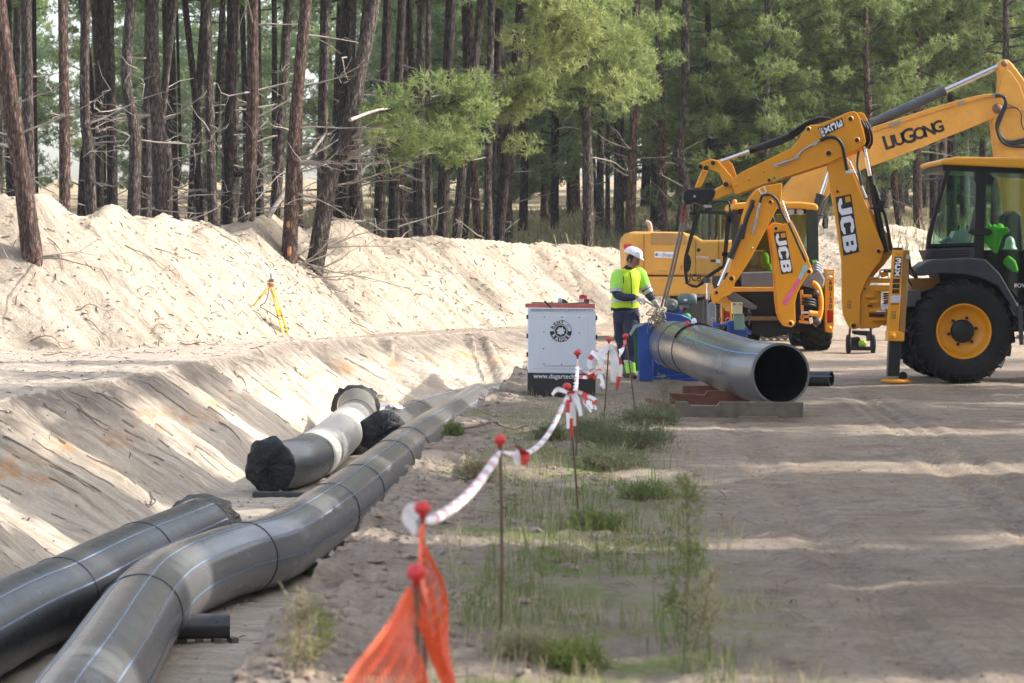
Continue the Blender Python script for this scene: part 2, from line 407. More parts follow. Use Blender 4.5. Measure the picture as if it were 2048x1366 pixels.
    AUX['dark'] = np.where(zone == 1, np.clip(tn * 1.6, 0, 1) * (tt < 1), np.where(zone == 2, np.clip(shade_gul, 0, 1), np.exp(-(pdist(X, Y, CREST) / .5) ** 2) * .5))  # humus below the trench crest; painted tree shade along the heap gullies
    return z, zone
def ground_z(x, y): return float(terrain(np.array([x]), np.array([y]))[0][0])
def hit(px, py, y0=6.0, y1=130.0):
    """first point of the terrain on a sightline"""
    Ys = np.concatenate([np.arange(y0, y1, .05)]); X = (px - 1024) * Ys / F; Z = CAMH - (py - 514) * Ys / F
    z = terrain(X, Ys)[0]; k = np.argmax(z >= Z)
    return Vector((X[k], Ys[k], z[k]))

def S_at(px, py):
    h = hit(px, py, 40); return float(ridge_d(np.array([h.x]), np.array([h.y]))[2][0])
SHADE_GULLY += [(S_at(*q), w, k, dm) for q, w, k, dm in (((705, 600), .22, 1.0, 3.4), ((930, 560), .16, .6, 3.0), ((330, 560), .12, .4, 3.0), ((860, 520), .15, .4, 2.5), ((1180, 600), .3, .5, 3.0))]  # shallow gullies standing in for tree-shadow streaks, darkened in colour as well
ys = [-60, -40, -25, -15, -8, -4, 0, 3, 5, 6.5]
y = 8.0
while y < 74: ys.append(y); y += .06 + max(0, (y - 12)) * .0007
while y < 130: ys.append(y); y += .35 + (y - 74) * .02
while y < 900: ys.append(y); y *= 1.12
us = list(np.arange(-.235, .2351, .00088))
g = .0009; u = us[-1]; ext = []
while u < 30: g = max(g * 1.35, .004); u += g; ext.append(u)
us = [-e for e in reversed(ext)] + us + ext
YY, UU = np.meshgrid(np.array(ys), np.array(us), indexing='ij')
XX = UU * np.clip(YY, 9.0, 400)
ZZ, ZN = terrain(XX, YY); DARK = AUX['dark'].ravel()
eps = .03
zx = terrain(XX + eps, YY)[0]; zy = terrain(XX, YY + eps)[0]
NRM = np.stack([-(zx - ZZ) / eps, -(zy - ZZ) / eps, np.ones_like(ZZ)], -1); NRM /= np.linalg.norm(NRM, axis=-1, keepdims=True)
nr, nc = ZZ.shape
idx = np.arange(nr * nc).reshape(nr, nc)
quads = np.stack([idx[:-1, :-1], idx[:-1, 1:], idx[1:, 1:], idx[1:, :-1]], -1).reshape(-1, 4)
zc = np.maximum.reduce([ZN.ravel()[quads[:, i]] * (ZN.ravel()[quads[:, i]] != 3) for i in range(4)])
zmin = np.minimum.reduce([ZN.ravel()[quads[:, i]] for i in range(4)])
fz = np.where(zmin == 3, 3, zc)
pos = np.stack([XX, YY, ZZ], -1).reshape(-1, 3)
# ground, trench, heap and woodland floor are cut from one continuous surface
def soil_base(name):
    t = NT(name); return t, t.geo.outputs['Position']
def mat_ground():
    t, v = soil_base('sandy_track_soil')
    big = t.noise(v, .45, 5, .6); med = t.noise(t.map(v, (2.2, 5.0, 2)), 1.0, 8, .7); fine = t.noise(v, 22, 8, .75)
    c = t.ramp(med, [(.3, (.27, .215, .165)), (.55, (.38, .315, .25)), (.75, (.50, .425, .34))])
    c = t.mix(t.ramp(big, [(.4, 0.0), (.62, .55)]), c, (.29, .215, .155))
    pat = t.ramp(t.noise(t.map(v, (1.1, .8, 1)), 1.3, 9, .78, .4), [(.50, 0.0), (.60, .6)])
    c = t.mix(pat, c, (.20, .15, .115))
    trk = t.math('MULTIPLY', t.ramp(t.noise(t.map(v, (6.5, .35, 1)), 1.6, 3, .5, .9), [(.52, 0.0), (.56, .35), (.60, 0.0)]), 1.0)
    c = t.mix(trk, c, (.22, .17, .13))
    # darker humus on the verge (x<1.3) and green moss
    s = t.sep(v); vx = t.math('ADD', s[0], t.math('MULTIPLY', t.math('SUBTRACT', t.noise(v, .8, 4), .5), 2.2))
    verge = t.ramp(t.math('MULTIPLY', t.math('SUBTRACT', 2.1, vx), .6), [(.0, 0.0), (.7, 1.0)])
    hum = t.ramp(t.noise(v, 3.2, 8, .7), [(.33, (.19, .145, .115)), (.55, (.37, .305, .25)), (.78, (.52, .45, .37))])
    c = t.mix(t.math('MULTIPLY', verge, .75), c, hum)
    bench = t.ramp(t.math('MULTIPLY', t.math('ADD', s[0], 12.0), .1), [(.78, 1.0), (.86, 0.0)])
    c = t.mix(bench, c, t.ramp(t.noise(v, 2.4, 8, .7), [(.3, (.26, .215, .17)), (.5, (.42, .36, .295)), (.7, (.54, .475, .395))]))
    moss = t.math('MULTIPLY', t.ramp(t.noise(v, 1.6, 8, .75), [(.45, 0.0), (.58, .85)]), t.ramp(t.math('MULTIPLY', t.math('ABSOLUTE', t.math('SUBTRACT', vx, .55)), 1.0), [(.45, 1.0), (.95, 0.0)]))
    moss = t.math('MULTIPLY', moss, t.ramp(t.math('MULTIPLY', s[1], .02), [(.5, 1.0), (.64, 0.0)]))
    c = t.mix(moss, c, (.17, .21, .055))
    sp = t.ramp(t.vor(v, 26), [(.10, 1.0), (.2, 0.0)]); sp = t.math('MULTIPLY', sp, t.ramp(t.noise(v, 2.2, 5), [(.48, 0.0), (.62, .8)]))
    c = t.mix(sp, c, (.10, .07, .05))
    f2 = t.ramp(fine, [(.25, .72), (.7, 1.12)]); c = t.mix(1.0, c, f2, 'MULTIPLY')
    h = t.math('ADD', t.math('MULTIPLY', med, .7), t.math('MULTIPLY', fine, .35))
    return t.set(c, .93, t.bump(t.math('ADD', h, t.math('MULTIPLY', t.noise(v, 7, 8, .7), .6)), .9, .06), spec=.15)
def mat_trench():
    t, v = soil_base('trench_sand')
    s = t.sep(v)
    al = t.math('ADD', s[1], t.math('MULTIPLY', s[0], .15))
    st = t.comb(t.math('MULTIPLY', s[0], .9), t.math('MULTIPLY', al, 7.0), t.math('MULTIPLY', s[2], 1.3))
    stn = t.noise(st, 1.0, 8, .65, .6)
    c = t.ramp(stn, [(.28, (.29, .24, .19)), (.5, (.45, .385, .31)), (.72, (.59, .52, .43))])
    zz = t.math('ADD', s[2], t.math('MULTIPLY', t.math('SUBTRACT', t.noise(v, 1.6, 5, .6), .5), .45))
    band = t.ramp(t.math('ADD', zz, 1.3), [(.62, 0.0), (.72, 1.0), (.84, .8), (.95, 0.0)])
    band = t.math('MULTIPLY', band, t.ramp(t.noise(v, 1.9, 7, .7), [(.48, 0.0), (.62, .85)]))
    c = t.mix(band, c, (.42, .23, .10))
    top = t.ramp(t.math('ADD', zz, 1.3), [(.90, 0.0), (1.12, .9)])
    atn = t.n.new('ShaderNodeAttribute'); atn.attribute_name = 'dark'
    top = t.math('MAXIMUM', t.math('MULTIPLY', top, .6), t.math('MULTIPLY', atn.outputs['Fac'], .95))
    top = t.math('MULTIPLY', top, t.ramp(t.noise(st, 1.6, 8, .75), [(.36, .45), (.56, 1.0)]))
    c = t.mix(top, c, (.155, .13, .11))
    # dark root holes and gouges drawn down the slope
    gv = t.comb(t.math('MULTIPLY', s[0], 2.2), t.math('MULTIPLY', al, 9.0), t.math('MULTIPLY', s[2], 2.5))
    g = t.math('MULTIPLY', t.ramp(t.noise(gv, 1.3, 4, .6), [(.66, 0.0), (.72, .85)]), t.ramp(t.noise(v, 1.1, 4), [(.42, 0.0), (.6, 1.0)]))
    c = t.mix(g, c, (.16, .12, .09))
    fine = t.noise(v, 30, 6, .75); c = t.mix(1.0, c, t.ramp(fine, [(.25, .82), (.75, 1.1)]), 'MULTIPLY')
    h = t.math('ADD', t.math('MULTIPLY', stn, 1.0), t.math('ADD', t.math('MULTIPLY', fine, .15), t.math('MULTIPLY', g, -.5)))
    return t.set(c, .95, t.bump(h, .8, .05), spec=.12)
def mat_heap():
    t, v = soil_base('spoil_sand')
    al = t.dot(v, (.57, .82, 0)); dn = t.dot(v, (.82, -.57, -.3))
    st = t.comb(t.math('MULTIPLY', al, 3.2), t.math('MULTIPLY', dn, .35), 0.0)
    stn = t.noise(st, 1.0, 8, .7, .8); med = t.noise(v, 1.6, 8, .7); fine = t.noise(v, 16, 8, .8)
    c = t.ramp(stn, [(.3, (.38, .315, .245)), (.5, (.49, .415, .33)), (.7, (.58, .505, .415))])
    c = t.mix(t.ramp(med, [(.45, 0.0), (.68, .6)]), c, (.45, .355, .265))
    dk = t.math('MULTIPLY', t.ramp(t.noise(st, 2.6, 6, .75), [(.50, 0.0), (.64, .65)]), t.ramp(t.noise(v, .6, 4), [(.42, 0.0), (.6, 1.0)]))
    c = t.mix(dk, c, (.25, .20, .155))
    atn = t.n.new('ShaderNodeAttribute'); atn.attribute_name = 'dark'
    c = t.mix(t.math('MULTIPLY', atn.outputs['Fac'], .85), c, (.17, .145, .125))  # tree-shadow streaks painted into the sand colour along the gullies
    sv = t.comb(t.math('MULTIPLY', al, 2.0), t.math('MULTIPLY', dn, .9), s2 := t.math('MULTIPLY', al, .0))
    sp = t.ramp(t.vor(sv, 5.0), [(.08, 1.0), (.16, 0.0)]); sp = t.math('MULTIPLY', sp, t.ramp(t.noise(v, 1.1, 6, .7), [(.42, 0.0), (.58, .85)]))
    c = t.mix(sp, c, (.22, .16, .115))
    sp2 = t.math('MULTIPLY', t.ramp(t.vor(v, 15.0), [(.12, 1.0), (.22, 0.0)]), t.ramp(t.noise(v, 2.1, 6, .7), [(.45, 0.0), (.6, .7)]))
    c = t.mix(sp2, c, (.30, .23, .17))
    c = t.mix(1.0, c, t.ramp(fine, [(.25, .80), (.75, 1.1)]), 'MULTIPLY')
    h = t.math('ADD', t.math('MULTIPLY', stn, .6), t.math('ADD', t.math('MULTIPLY', fine, .5), t.math('MULTIPLY', med, .8)))
    return t.set(c, .96, t.bump(h, 1.0, .10), spec=.1)
def mat_forest():
    t, v = soil_base('woodland_litter')
    n = t.noise(v, .5, 8, .7); f = t.noise(t.map(v, (1, .4, 1)), 6, 8, .75)
    c = t.ramp(n, [(.35, (.24, .18, .11)), (.5, (.38, .30, .19)), (.65, (.48, .41, .27)), (.8, (.26, .26, .12))])
    c = t.mix(1.0, c, t.ramp(f, [(.3, .6), (.7, 1.2)]), 'MULTIPLY')
    return t.set(c, .95, t.bump(f, .8, .08), spec=.1)
def zone_mesh(name, z, mat):
    q = quads[fz == z]; used, inv = np.unique(q, return_inverse=True); q2 = inv.reshape(-1, 4)
    me = fastmesh(name, pos[used], q2, mat, True)
    me.normals_split_custom_set_from_vertices(NRM.reshape(-1, 3)[used].tolist())
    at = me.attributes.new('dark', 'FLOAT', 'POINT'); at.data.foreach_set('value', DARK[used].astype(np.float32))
    o = bpy.data.objects.new(name, me); col.objects.link(o); o['kind'] = 'structure'; return o
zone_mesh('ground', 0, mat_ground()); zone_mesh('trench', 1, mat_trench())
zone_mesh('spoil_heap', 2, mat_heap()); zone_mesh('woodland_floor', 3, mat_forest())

# thin autumn haze: far pines fade a little
hz_t = NT('thin_haze'); hz_t.n.remove(hz_t.b)
pv = hz_t.n.new('ShaderNodeVolumePrincipled'); pv.inputs['Density'].default_value = .0004; pv.inputs['Color'].default_value = (.86, .90, .95, 1); pv.inputs['Anisotropy'].default_value = .3
hz_t.L(pv.outputs[0], hz_t.out.inputs['Volume'])
mb = MB(); mb.box((0, 110, 14), (400, 420, 48)); o = mb.build('haze', hz_t.m); o['kind'] = 'stuff'; o['label'] = 'thin pale haze over the whole clearing'
# ------------------------------------------------------------------ shared materials
def hdpe(name, c=(.045, .046, .05), rough=.3, dust=.5, dc=(.30, .26, .21)):
    t = NT(name); v = t.co.outputs['Object']; n = t.noise(t.map(v, (1.5, .6, 1.5)), 1.3, 6, .6); f = t.noise(v, 40, 4, .7)
    nz = t.sep(t.geo.outputs['Normal'])[2]
    d = t.math('MULTIPLY', t.ramp(n, [(.34, .10), (.85, .9)]), t.math('MULTIPLY', t.ramp(nz, [(.3, .25), (1.0, 1.0)]), dust))
    sc = t.ramp(t.noise(t.map(v, (1.0, .12, 9.0)), 5.0, 8, .8), [(.62, 0.0), (.7, .10)])
    d = t.math('MAXIMUM', d, sc)
    cc = t.mix(d, c, dc); rr = t.math('ADD', t.math('MULTIPLY', t.noise(v, 6, 6, .7), .3), rough - .12)
    return t.set(cc, rr, t.bump(f, .06, .01), spec=.6)
M_PIPE = hdpe('black_polyethylene', (.13, .13, .135), .2, .2)
M_PIPE2 = hdpe('dusty_polyethylene', (.10, .10, .10), .28, .4, (.42, .39, .34))
M_PIPE3 = hdpe('dark_polyethylene', (.02, .021, .024), .28, .15)
M_STRIPE = paint('blue_stripe', (.15, .23, .36), .4, dust=.3)
M_BEAD = paint('weld_bead_black', (.012, .012, .013), .4, dust=.02)
M_INNER = paint('pipe_bore_black', (.004, .0045, .005), .5, dust=.0, var=.3)
def film(name, c, rough=.35):
    t = NT(name); v = t.co.outputs['Object']; n = t.noise(v, 5, 4, .6, 1.5); n2 = t.noise(v, 17, 5, .7, 1.0)
    return t.set(c, rough, t.bump(t.math('ADD', n, t.math('MULTIPLY', n2, .4)), 1.0, .06), spec=.5)
M_BAG = film('black_plastic_film', (.006, .006, .007), .38)
M_WRAP = film('clear_plastic_wrap', (.55, .54, .50), .25)
M_RED = paint('red_cap_plastic', (.62, .035, .035), .4, dust=.04)
M_WHITE = paint('white_print', (.80, .80, .86), .4, dust=.0, var=.03)
M_BLACK = paint('black_print', (.018, .016, .018), .45, dust=.0, var=.1)
M_RUST = paint('rusty_steel', (.16, .085, .05), .75, var=.35, dust=.25)
M_STEEL = paint('bare_steel', (.42, .42, .42), .35, .8, dust=.1)
M_CHROME = paint('chromed_rod', (.72, .72, .76), .14, 1.0, var=.03, dust=.0)
M_DKSTEEL = paint('dark_steel', (.05, .05, .052), .5, .3, dust=.15)
M_RUBBER = paint('black_rubber', (.011, .011, .012), .75, dust=.05, spec=.25)
M_WOODG = paint('grey_timber', (.13, .108, .085), .85, var=.35, dust=.15, scale=6)
M_WOODR = paint('red_brown_timber', (.15, .05, .028), .8, var=.35, dust=.15, scale=6)

def frames(pts):
    pts = [Vector(p) for p in pts]; out = []
    for i in range(len(pts)):
        t = (pts[min(i + 1, len(pts) - 1)] - pts[max(i - 1, 0)]).normalized()
        x = t.cross(Vector((0, 0, 1))).normalized(); out.append((pts[i], t, x, x.cross(t).normalized()))
    return out
def pipe(name, pts, r, label, mat, joints=(), stripes=(), wall=.024, k=10, kink=None, n=40, sm=None):
    C = catmull(pts, k); fr = frames(C); base = C[0] - Vector((0, 0, r))
    root = thing(name, base, label, 'pipe', 'large plastic pipes')
    mb = MB(); vs = []; N = len(fr)
    for rad in (r, r - wall):
        for (p, t, x, y) in fr:
            for q in range(n):
                a = 2 * math.pi * q / n; vs.append(p + (x * math.cos(a) + y * math.sin(a)) * rad)
    fs = [(i * n + q, (i + 1) * n + q, (i + 1) * n + (q + 1) % n, i * n + (q + 1) % n) for i in range(N - 1) for q in range(n)]
    mb.add(vs, fs, True, 0)
    o = N * n
    ins = [(o + i * n + q, o + i * n + (q + 1) % n, o + (i + 1) * n + (q + 1) % n, o + (i + 1) * n + q) for i in range(N - 1) for q in range(n)]
    for f in ins: mb.f.append(list(f)); mb.sm.append(True); mb.mi.append(1)
    for e, i in ((0, 0), (1, N - 1)):
        for q in range(n):
            a, b = i * n + q, i * n + (q + 1) % n; c, d = o + b, o + a
            mb.f.append([a, b, c, d] if e == 0 else [d, c, b, a]); mb.sm.append(False); mb.mi.append(0)
    mb.build('pipe_wall', [mat, M_INNER], root)
    def at(u): return fr[min(N - 1, max(0, int(round(u * (N - 1)))))]
    for u in joints:
        p, t, x, y = at(u); b = MB(); m = 6; vs = []
        for j in range(n):
            a = 2 * math.pi * j / n; d = x * math.cos(a) + y * math.sin(a)
            for q in range(m):
                c = 2 * math.pi * q / m; vs.append(p + d * (r + .001 + .007 * math.cos(c)) + t * (.009 * math.sin(c)))
        b.add(vs, [(j * m + q, ((j + 1) % n) * m + q, ((j + 1) % n) * m + (q + 1) % m, j * m + (q + 1) % m) for j in range(n) for q in range(m)], True)
        b.build('weld_bead', M_BEAD, root)
    for (a0, u0, u1) in stripes:
        b = MB(); i0, i1 = int(u0 * (N - 1)), int(u1 * (N - 1)); vs = []; w = .0065 / r
        for (p, t, x, y) in fr[i0:i1 + 1]:
            for da in (-w, 0, w):
                a = R(a0) + da; vs.append(p + (x * math.cos(a) + y * math.sin(a)) * (r + .0025))
        M_ = i1 - i0 + 1
        b.add(vs, [(i * 3 + q, (i + 1) * 3 + q, (i + 1) * 3 + q + 1, i * 3 + q + 1) for i in range(M_ - 1) for q in range(2)], True)
        b.build('stripe', sm or M_STRIPE, root)
    return root, fr
FL = -1.3; PR = .315
def FP_(px, py, dz=0.0):
    """pipe axis over the trench floor seen at a pixel"""
    zc = FL + PR + .02 + dz; Y = (CAMH - zc) * F / (py - 514); return Vector(((px - 1024) * Y / F, Y, zc))
# main snaking pipe
main_pts = [(-1.9, 6, FL + PR + .02), (-2.2, 10, FL + PR + .02), (-2.48, 13.5, FL + PR + .02)] + [FP_(*p) for p in ((196, 1366), (312, 1196), (432, 1133), (548, 1098), (636, 1043), (690, 1003), (770, 938), (806, 906), (846, 876))] + [(-.95, 41, FL + PR + .05), (-.6, 45, FL + PR + .1)]
mp, mfr = pipe('plastic_pipe', main_pts, PR, 'long grey plastic pipe snaking along the trench bottom, nearest to the verge', M_PIPE,
     joints=(.284, .425, .57, .64, .71, .785), stripes=((75, 0, 1), (38, 0, 1), (0, 0, 1), (118, 0, 1), (155, 0, 1)), k=14)
lp, lfr = pipe('plastic_pipe', [(-3.9, 9, FL + PR + .01), (-3.95, 13, FL + PR + .01), FP_(-20, 1262), FP_(118, 1196), FP_(235, 1135), FP_(330, 1094), FP_(402, 1062)], PR,
     'dark plastic pipe lying left of the snaking pipe, torn black plastic round its far end', M_PIPE3, joints=(.5, .74), stripes=((62, 0, 1), (100, 0, 1), (25, 0, 1)), k=14)
bp, bfr = pipe('plastic_pipe', [FP_(540, 934), FP_(592, 925), FP_(640, 903), FP_(683, 866), FP_(706, 843), FP_(716, 829, .03), FP_(712, 812, .10)], PR,
     'scuffed trench pipe partly wrapped in pale plastic, near end bagged in black', M_PIPE2, joints=(.72,), stripes=((100, 0, .3),), k=12)
fp, ffr = pipe('plastic_pipe', [FP_(768, 866), FP_(812, 846), FP_(858, 829), FP_(902, 817), FP_(950, 806), (-.1, 47.5, FL + PR + .02), (.2, 50, FL + PR + .05)], PR,
     'far plastic pipe rising behind the snaking pipe, its end covered by a folded black sheet', M_PIPE, joints=(.22, .52), stripes=((80, 0, 1),), k=12)
# plastic film pieces on the ends
def end_bag(name, fr_i, rev, parent, radius, mat, seed, depth=.10, flare=.05, skirt=.06):
    p, t, x, y = fr_i; d = -t if rev else t; rnd = random.Random(seed); mb = MB(); n = 44; vs = []; rings = 9
    ear = [rnd.uniform(0, 6.28) for _ in range(3)]
    for i in range(rings):
        u = i / (rings - 1)
        for q in range(n):
            a = 2 * math.pi * q / n; wr = .012 * math.sin(a * 9 + i) + .01 * math.sin(a * 17 + seed)
            if u < .65:
                rr = radius * (u / .65) ** .9 * 1.02; off = depth * (1 - (u / .65) ** 2) * (.4 + .2 * math.sin(a * 3 + seed)) + .02 + wr
            else:
                w = (u - .65) / .35; fl = sum(max(0, math.cos((a - e))) ** 14 for e in ear)
                rr = radius * 1.02 + .012 + abs(wr) + w * w * flare * fl; off = .02 - w * skirt * (1 + .3 * math.sin(a * 5))
            vs.append(p + (x * math.cos(a) + y * math.sin(a)) * rr + d * off)
    fs = [(i * n + q, i * n + (q + 1) % n, (i + 1) * n + (q + 1) % n, (i + 1) * n + q) for i in range(rings - 1) for q in range(n)]
    mb.add(vs, fs, True); return mb.build(name, mat, parent)
end_bag('plastic_cap', bfr[0], True, bp, PR, M_BAG, 3)
end_bag('plastic_cap', ffr[0], True, fp, PR, M_BAG, 11, depth=.12, flare=.06)
def end_collar(fr_i, parent, seed, r0, length=.10, flare=.1):
    p, t, x, y = fr_i; mb = MB(); n = 60; vs = []; rnd = random.Random(seed)
    jag = [rnd.random() for _ in range(n)]
    for i in range(4):
        for q in range(n):
            a = 2 * math.pi * q / n; j = jag[q] * .5 + jag[(q + 1) % n] * .5
            rr = r0 + .01 + (0, .015, .03, .03 + flare * j * (1.6 if abs(math.cos(a)) > .6 else .6))[i]; off = (-length, -.03, .01, .02 + .05 * j)[i]
            vs.append(p + (x * math.cos(a) + y * math.sin(a)) * rr + t * off)
    mb.add(vs, [(i * n + q, i * n + (q + 1) % n, (i + 1) * n + (q + 1) % n, (i + 1) * n + q) for i in range(3) for q in range(n)], True)
    return mb.build('torn_plastic_sleeve', M_BAG, parent)
end_collar(lfr[-1], lp, 5, PR, .07, .035); end_collar(bfr[-1], bp, 8, PR, .10, .07)
# pale wrap on the bagged pipe
mb = MB(); vs = []; n = 40; seg = bfr[int(len(bfr) * .27):int(len(bfr) * .66)]
for i, (p, t, x, y) in enumerate(seg):
    for q in range(n):
        a = 2 * math.pi * q / n; vs.append(p + (x * math.cos(a) + y * math.sin(a)) * (PR + .006 + .003 * math.sin(i * 1.7 + q * .6)))
mb.add(vs, [(i * n + q, (i + 1) * n + q, (i + 1) * n + (q + 1) % n, i * n + (q + 1) % n) for i in range(len(seg) - 1) for q in range(n)], True)
mb.build('plastic_wrap', M_WRAP, bp)
# strap knot under the bagged end, dark board it lies on
mb = MB(); c = bfr[0][0] + Vector((.14, -.05, -PR + .01)); mb.ball(c, (.035, .03, .03), 8, 6); mb.ball(c + Vector((.03, 0, .04)), (.02, .02, .03), 8, 6); mb.build('strap_buckle', M_STEEL, bp)
b = MB(); q = FP_(585, 940); b.box((q.x, q.y - .05, FL + .035), (.98, .16, .06), Matrix.Rotation(R(-6), 3, 'Z')); o = b.build('wooden_bearer', M_DKSTEEL, bevel=.006, loc=(q.x, q.y, FL)); tag(o, 'dark flat bearer lying under the black-bagged pipe end', 'beam')
# crumpled silver tape and sheet over the far pipe
mb = MB(); p0 = ffr[4][0] + Vector((.05, -.05, PR + .01))
rnd = random.Random(4)
for i in range(7):
    q = p0 + Vector((rnd.uniform(-.16, .12), rnd.uniform(-.15, .15), rnd.uniform(-.03, .05))); a = rnd.uniform(0, 3)
    mb.add([q + Vector((math.cos(a + k) * .11, math.sin(a + k) * .09, .04 * math.sin(k * 2 + i))) for k in (0, 1.6, 3.1, 4.7)], [(0, 1, 2), (0, 2, 3)])
mb.build('crumpled_sheet', paint('silver_sheet', (.6, .62, .66), .3, .2, dust=.1), fp)
# short black pipe under the crossing
M = MB(); yb = 19.45; x0, x1 = (335 - 1024) * yb / F, (460 - 1024) * yb / F; zc = FL + .13
def hollow(mb, a, b, r, w, n=28):
    a = Vector(a); b = Vector(b); mb.tube([a, b], r, n, False, 0); m2 = MB(); m2.tube([b, a], r - w, n, False); mb.add(m2.v, m2.f, True, 1)
    for e, (p, q) in enumerate(((a, b), (b, a))):
        m3 = MB(); m3.tube([p, p + (q - p) * 1e-4], r, n, False); m4 = MB(); m4.tube([p, p + (q - p) * 1e-4], r - w, n, False)
        A = m3.v[:n]; B = m4.v[:n]; mb.add(A + B, [(k, (k + 1) % n, (k + 1) % n + n, k + n) for k in range(n)], False, 0)
hollow(M, (x0 - .5, yb - .12, zc), (x1, yb, zc), .098, .014)
o = M.build('pipe_offcut', [M_PIPE3, M_INNER], loc=(x1, yb, FL)); tag(o, 'short black pipe offcut lying crosswise under the snaking pipe', 'pipe')
M = MB()
for k in range(4): M.box((x0 + .12 + k * .13, yb - .02, FL + .02), (.06, .1, .05), Matrix.Rotation(R(10 * k), 3, 'Z'))
o = M.build('wooden_wedge', M_WOODG, loc=(x0 + .2, yb, FL), bevel=.004); tag(o, 'row of small dark wedges under the short black pipe in the trench', 'wedges', kind='stuff')

# ------------------------------------------------------------------ welded pipe on its cradle (right)
wp, wfr = pipe('plastic_pipe', [P(1562, 748, 26.3), P(1512, 742, 27.0), P(1462, 727, 28.3), P(1413, 708, 30.2), P(1376, 696, 32.1), P(1345, 690, 34.1)], .328,
     'wide open-mouthed plastic pipe resting on timbers, held in the blue welding clamp', M_PIPE, joints=(.86, .69), stripes=((28, 0, .62), (66, .0, .62), (-8, 0, .62), (100, 0, .6), (140, 0, .6), (-60, 0, .6)), k=14, sm=paint('bright_blue_stripe', (.12, .30, .62), .4, dust=.08))
mb = MB(); p, t, x, y = wfr[int(len(wfr) * .69)]
for a0 in range(40, 150, 10):
    a = R(a0); b = R(a0 + 10); mb.bar(p + (x * math.cos(a) + y * math.sin(a)) * (PR + .02), p + (x * math.cos(b) + y * math.sin(b)) * (PR + .02), .05, .03)
mb.build('lifting_strap', M_RUBBER, wp)
mb = MB(); q = p + (x * math.cos(R(112)) + y * math.sin(R(112))) * (PR + .04); mb.ball(q, (.03, .03, .05), 8, 6); mb.build('strap_ratchet', M_RED, wp)
mb = MB(); q = p + (x * math.cos(R(98)) + y * math.sin(R(98))) * (PR + .05); mb.ball(q, (.035, .03, .05), 8, 6); mb.build('strap_buckle', M_WHITE, wp)
cradle = thing('pipe_cradle', P(1480, 835, 26.2), 'notched grey timber beam under the open pipe mouth', 'beam')
mb = MB(); mb.plate([(1351, 803), (1375, 804), (1383, 812), (1434, 812), (1441, 804), (1607, 805), (1606, 835), (1560, 836), (1556, 832), (1480, 832), (1476, 836), (1351, 834)], 26.05, .10); mb.build('beam', M_WOODG, cradle, bevel=.004)
c2 = thing('pipe_cradle', P(1400, 800, 27.4), 'red-brown notched beam in the middle under the pipe', 'beam')
mb = MB(); mb.plate([(1340, 786), (1404, 790), (1410, 790), (1415, 782), (1500, 782), (1500, 812), (1340, 808)], 27.4, .10); mb.build('beam', M_WOODR, c2, bevel=.004)
c3 = thing('pipe_cradle', P(1380, 790, 29.2), 'red-brown beam farthest under the pipe beside the clamp', 'beam')
mb = MB(); mb.plate([(1366, 772), (1470, 772), (1470, 792), (1366, 792)], 29.0, .12); mb.build('beam', M_WOODR, c3, bevel=.004)
b = MB(); b.box((1.75, 28.2, .03), (.06, 2.2, .05), Matrix.Rotation(R(8), 3, 'Z')); o = b.build('timber_batten', M_WOODR, loc=(1.75, 28.2, 0)); tag(o, 'thin red-brown slat left of the pipe timbers', 'slat')
M = MB(); ya = 33.0; hollow(M, P(1560, 757, ya + .35), P(1663, 757.5, ya), .103, .016)
o = M.build('pipe_offcut', [M_PIPE3, M_INNER], loc=P(1640, 773, ya)); tag(o, 'short narrow black pipe with blue stripe behind the open pipe mouth', 'pipe')
s = MB(); a, b_ = P(1600, 752, ya + .08), P(1663, 752.5, ya - .10); s.bar(a + Vector((0, -.003, 0)), b_ + Vector((0, -.003, 0)), .006, .014); s.build('stripe', M_STRIPE, o)

# ------------------------------------------------------------------ blue pipe welding machine
M_BLUE = paint('blue_enamel', (.018, .075, .36), .42, dust=.12, var=.2)
M_GREENP = paint('pale_green_enamel', (.25, .38, .27), .5)
M_CREAM = paint('cream_plate', (.72, .62, .38), .5)
M_GREY = paint('grey_casting', (.17, .19, .20), .5, .1, dust=.15)
WY = 34.3
wm = thing('pipe_welding_machine', P(1345, 762, WY), 'blue pipe welding machine clamping the pipe beside the worker', 'machine')
mb = MB(); mb.plate([(1275, 649), (1301, 645), (1306, 652), (1306, 762), (1279, 762)], WY - .1, .35); mb.build('side_plate', M_BLUE, wm, bevel=.008)
mb = MB(); mb.plate([(1318, 640), (1322, 624), (1338, 624), (1362, 628), (1380, 636), (1392, 647), (1401, 660), (1409, 684), (1412, 720), (1405, 758), (1306, 760), (1306, 652)], WY + .75, .16); mb.build('clamp_shell', M_BLUE, wm, bevel=.01)
mb = MB(); mb.tube([P(a, b, WY + .73) for a, b in ((1322, 624), (1340, 626), (1362, 630), (1378, 637), (1390, 647), (1398, 658))], .01, 6); mb.build('clamp_rim', paint('pale_blue_edge', (.35, .5, .75), .4), wm)
mb = MB(); mb.plate([(1333, 624), (1338, 606), (1352, 606), (1366, 628)], WY + .7, .1); mb.build('motor_bracket', M_BLUE, wm, bevel=.005)
mb = MB(); mb.lathe([(0, -.06), (.07, -.06), (.085, -.045), (.085, .10), (0, .10)], P(1344, 610, WY + .68), 'Y', 24); mb.lathe([(0, -.075), (.028, -.075), (.028, -.05)], P(1344, 610, WY + .68), 'Y', 16); mb.build('gearbox', M_GREY, wm)
mb = MB(); a = P(1356, 599, WY + .72); mb.lathe([(0, 0), (.06, 0), (.075, .02), (.075, .17), (.082, .175), (.082, .235), (.06, .26), (0, .26)], a, 'X', 24)
for k in range(12):
    an = 2 * math.pi * k / 12; mb.bar(a + Vector((.03, math.cos(an) * .078, math.sin(an) * .078)), a + Vector((.16, math.cos(an) * .078, math.sin(an) * .078)), .006, .008)
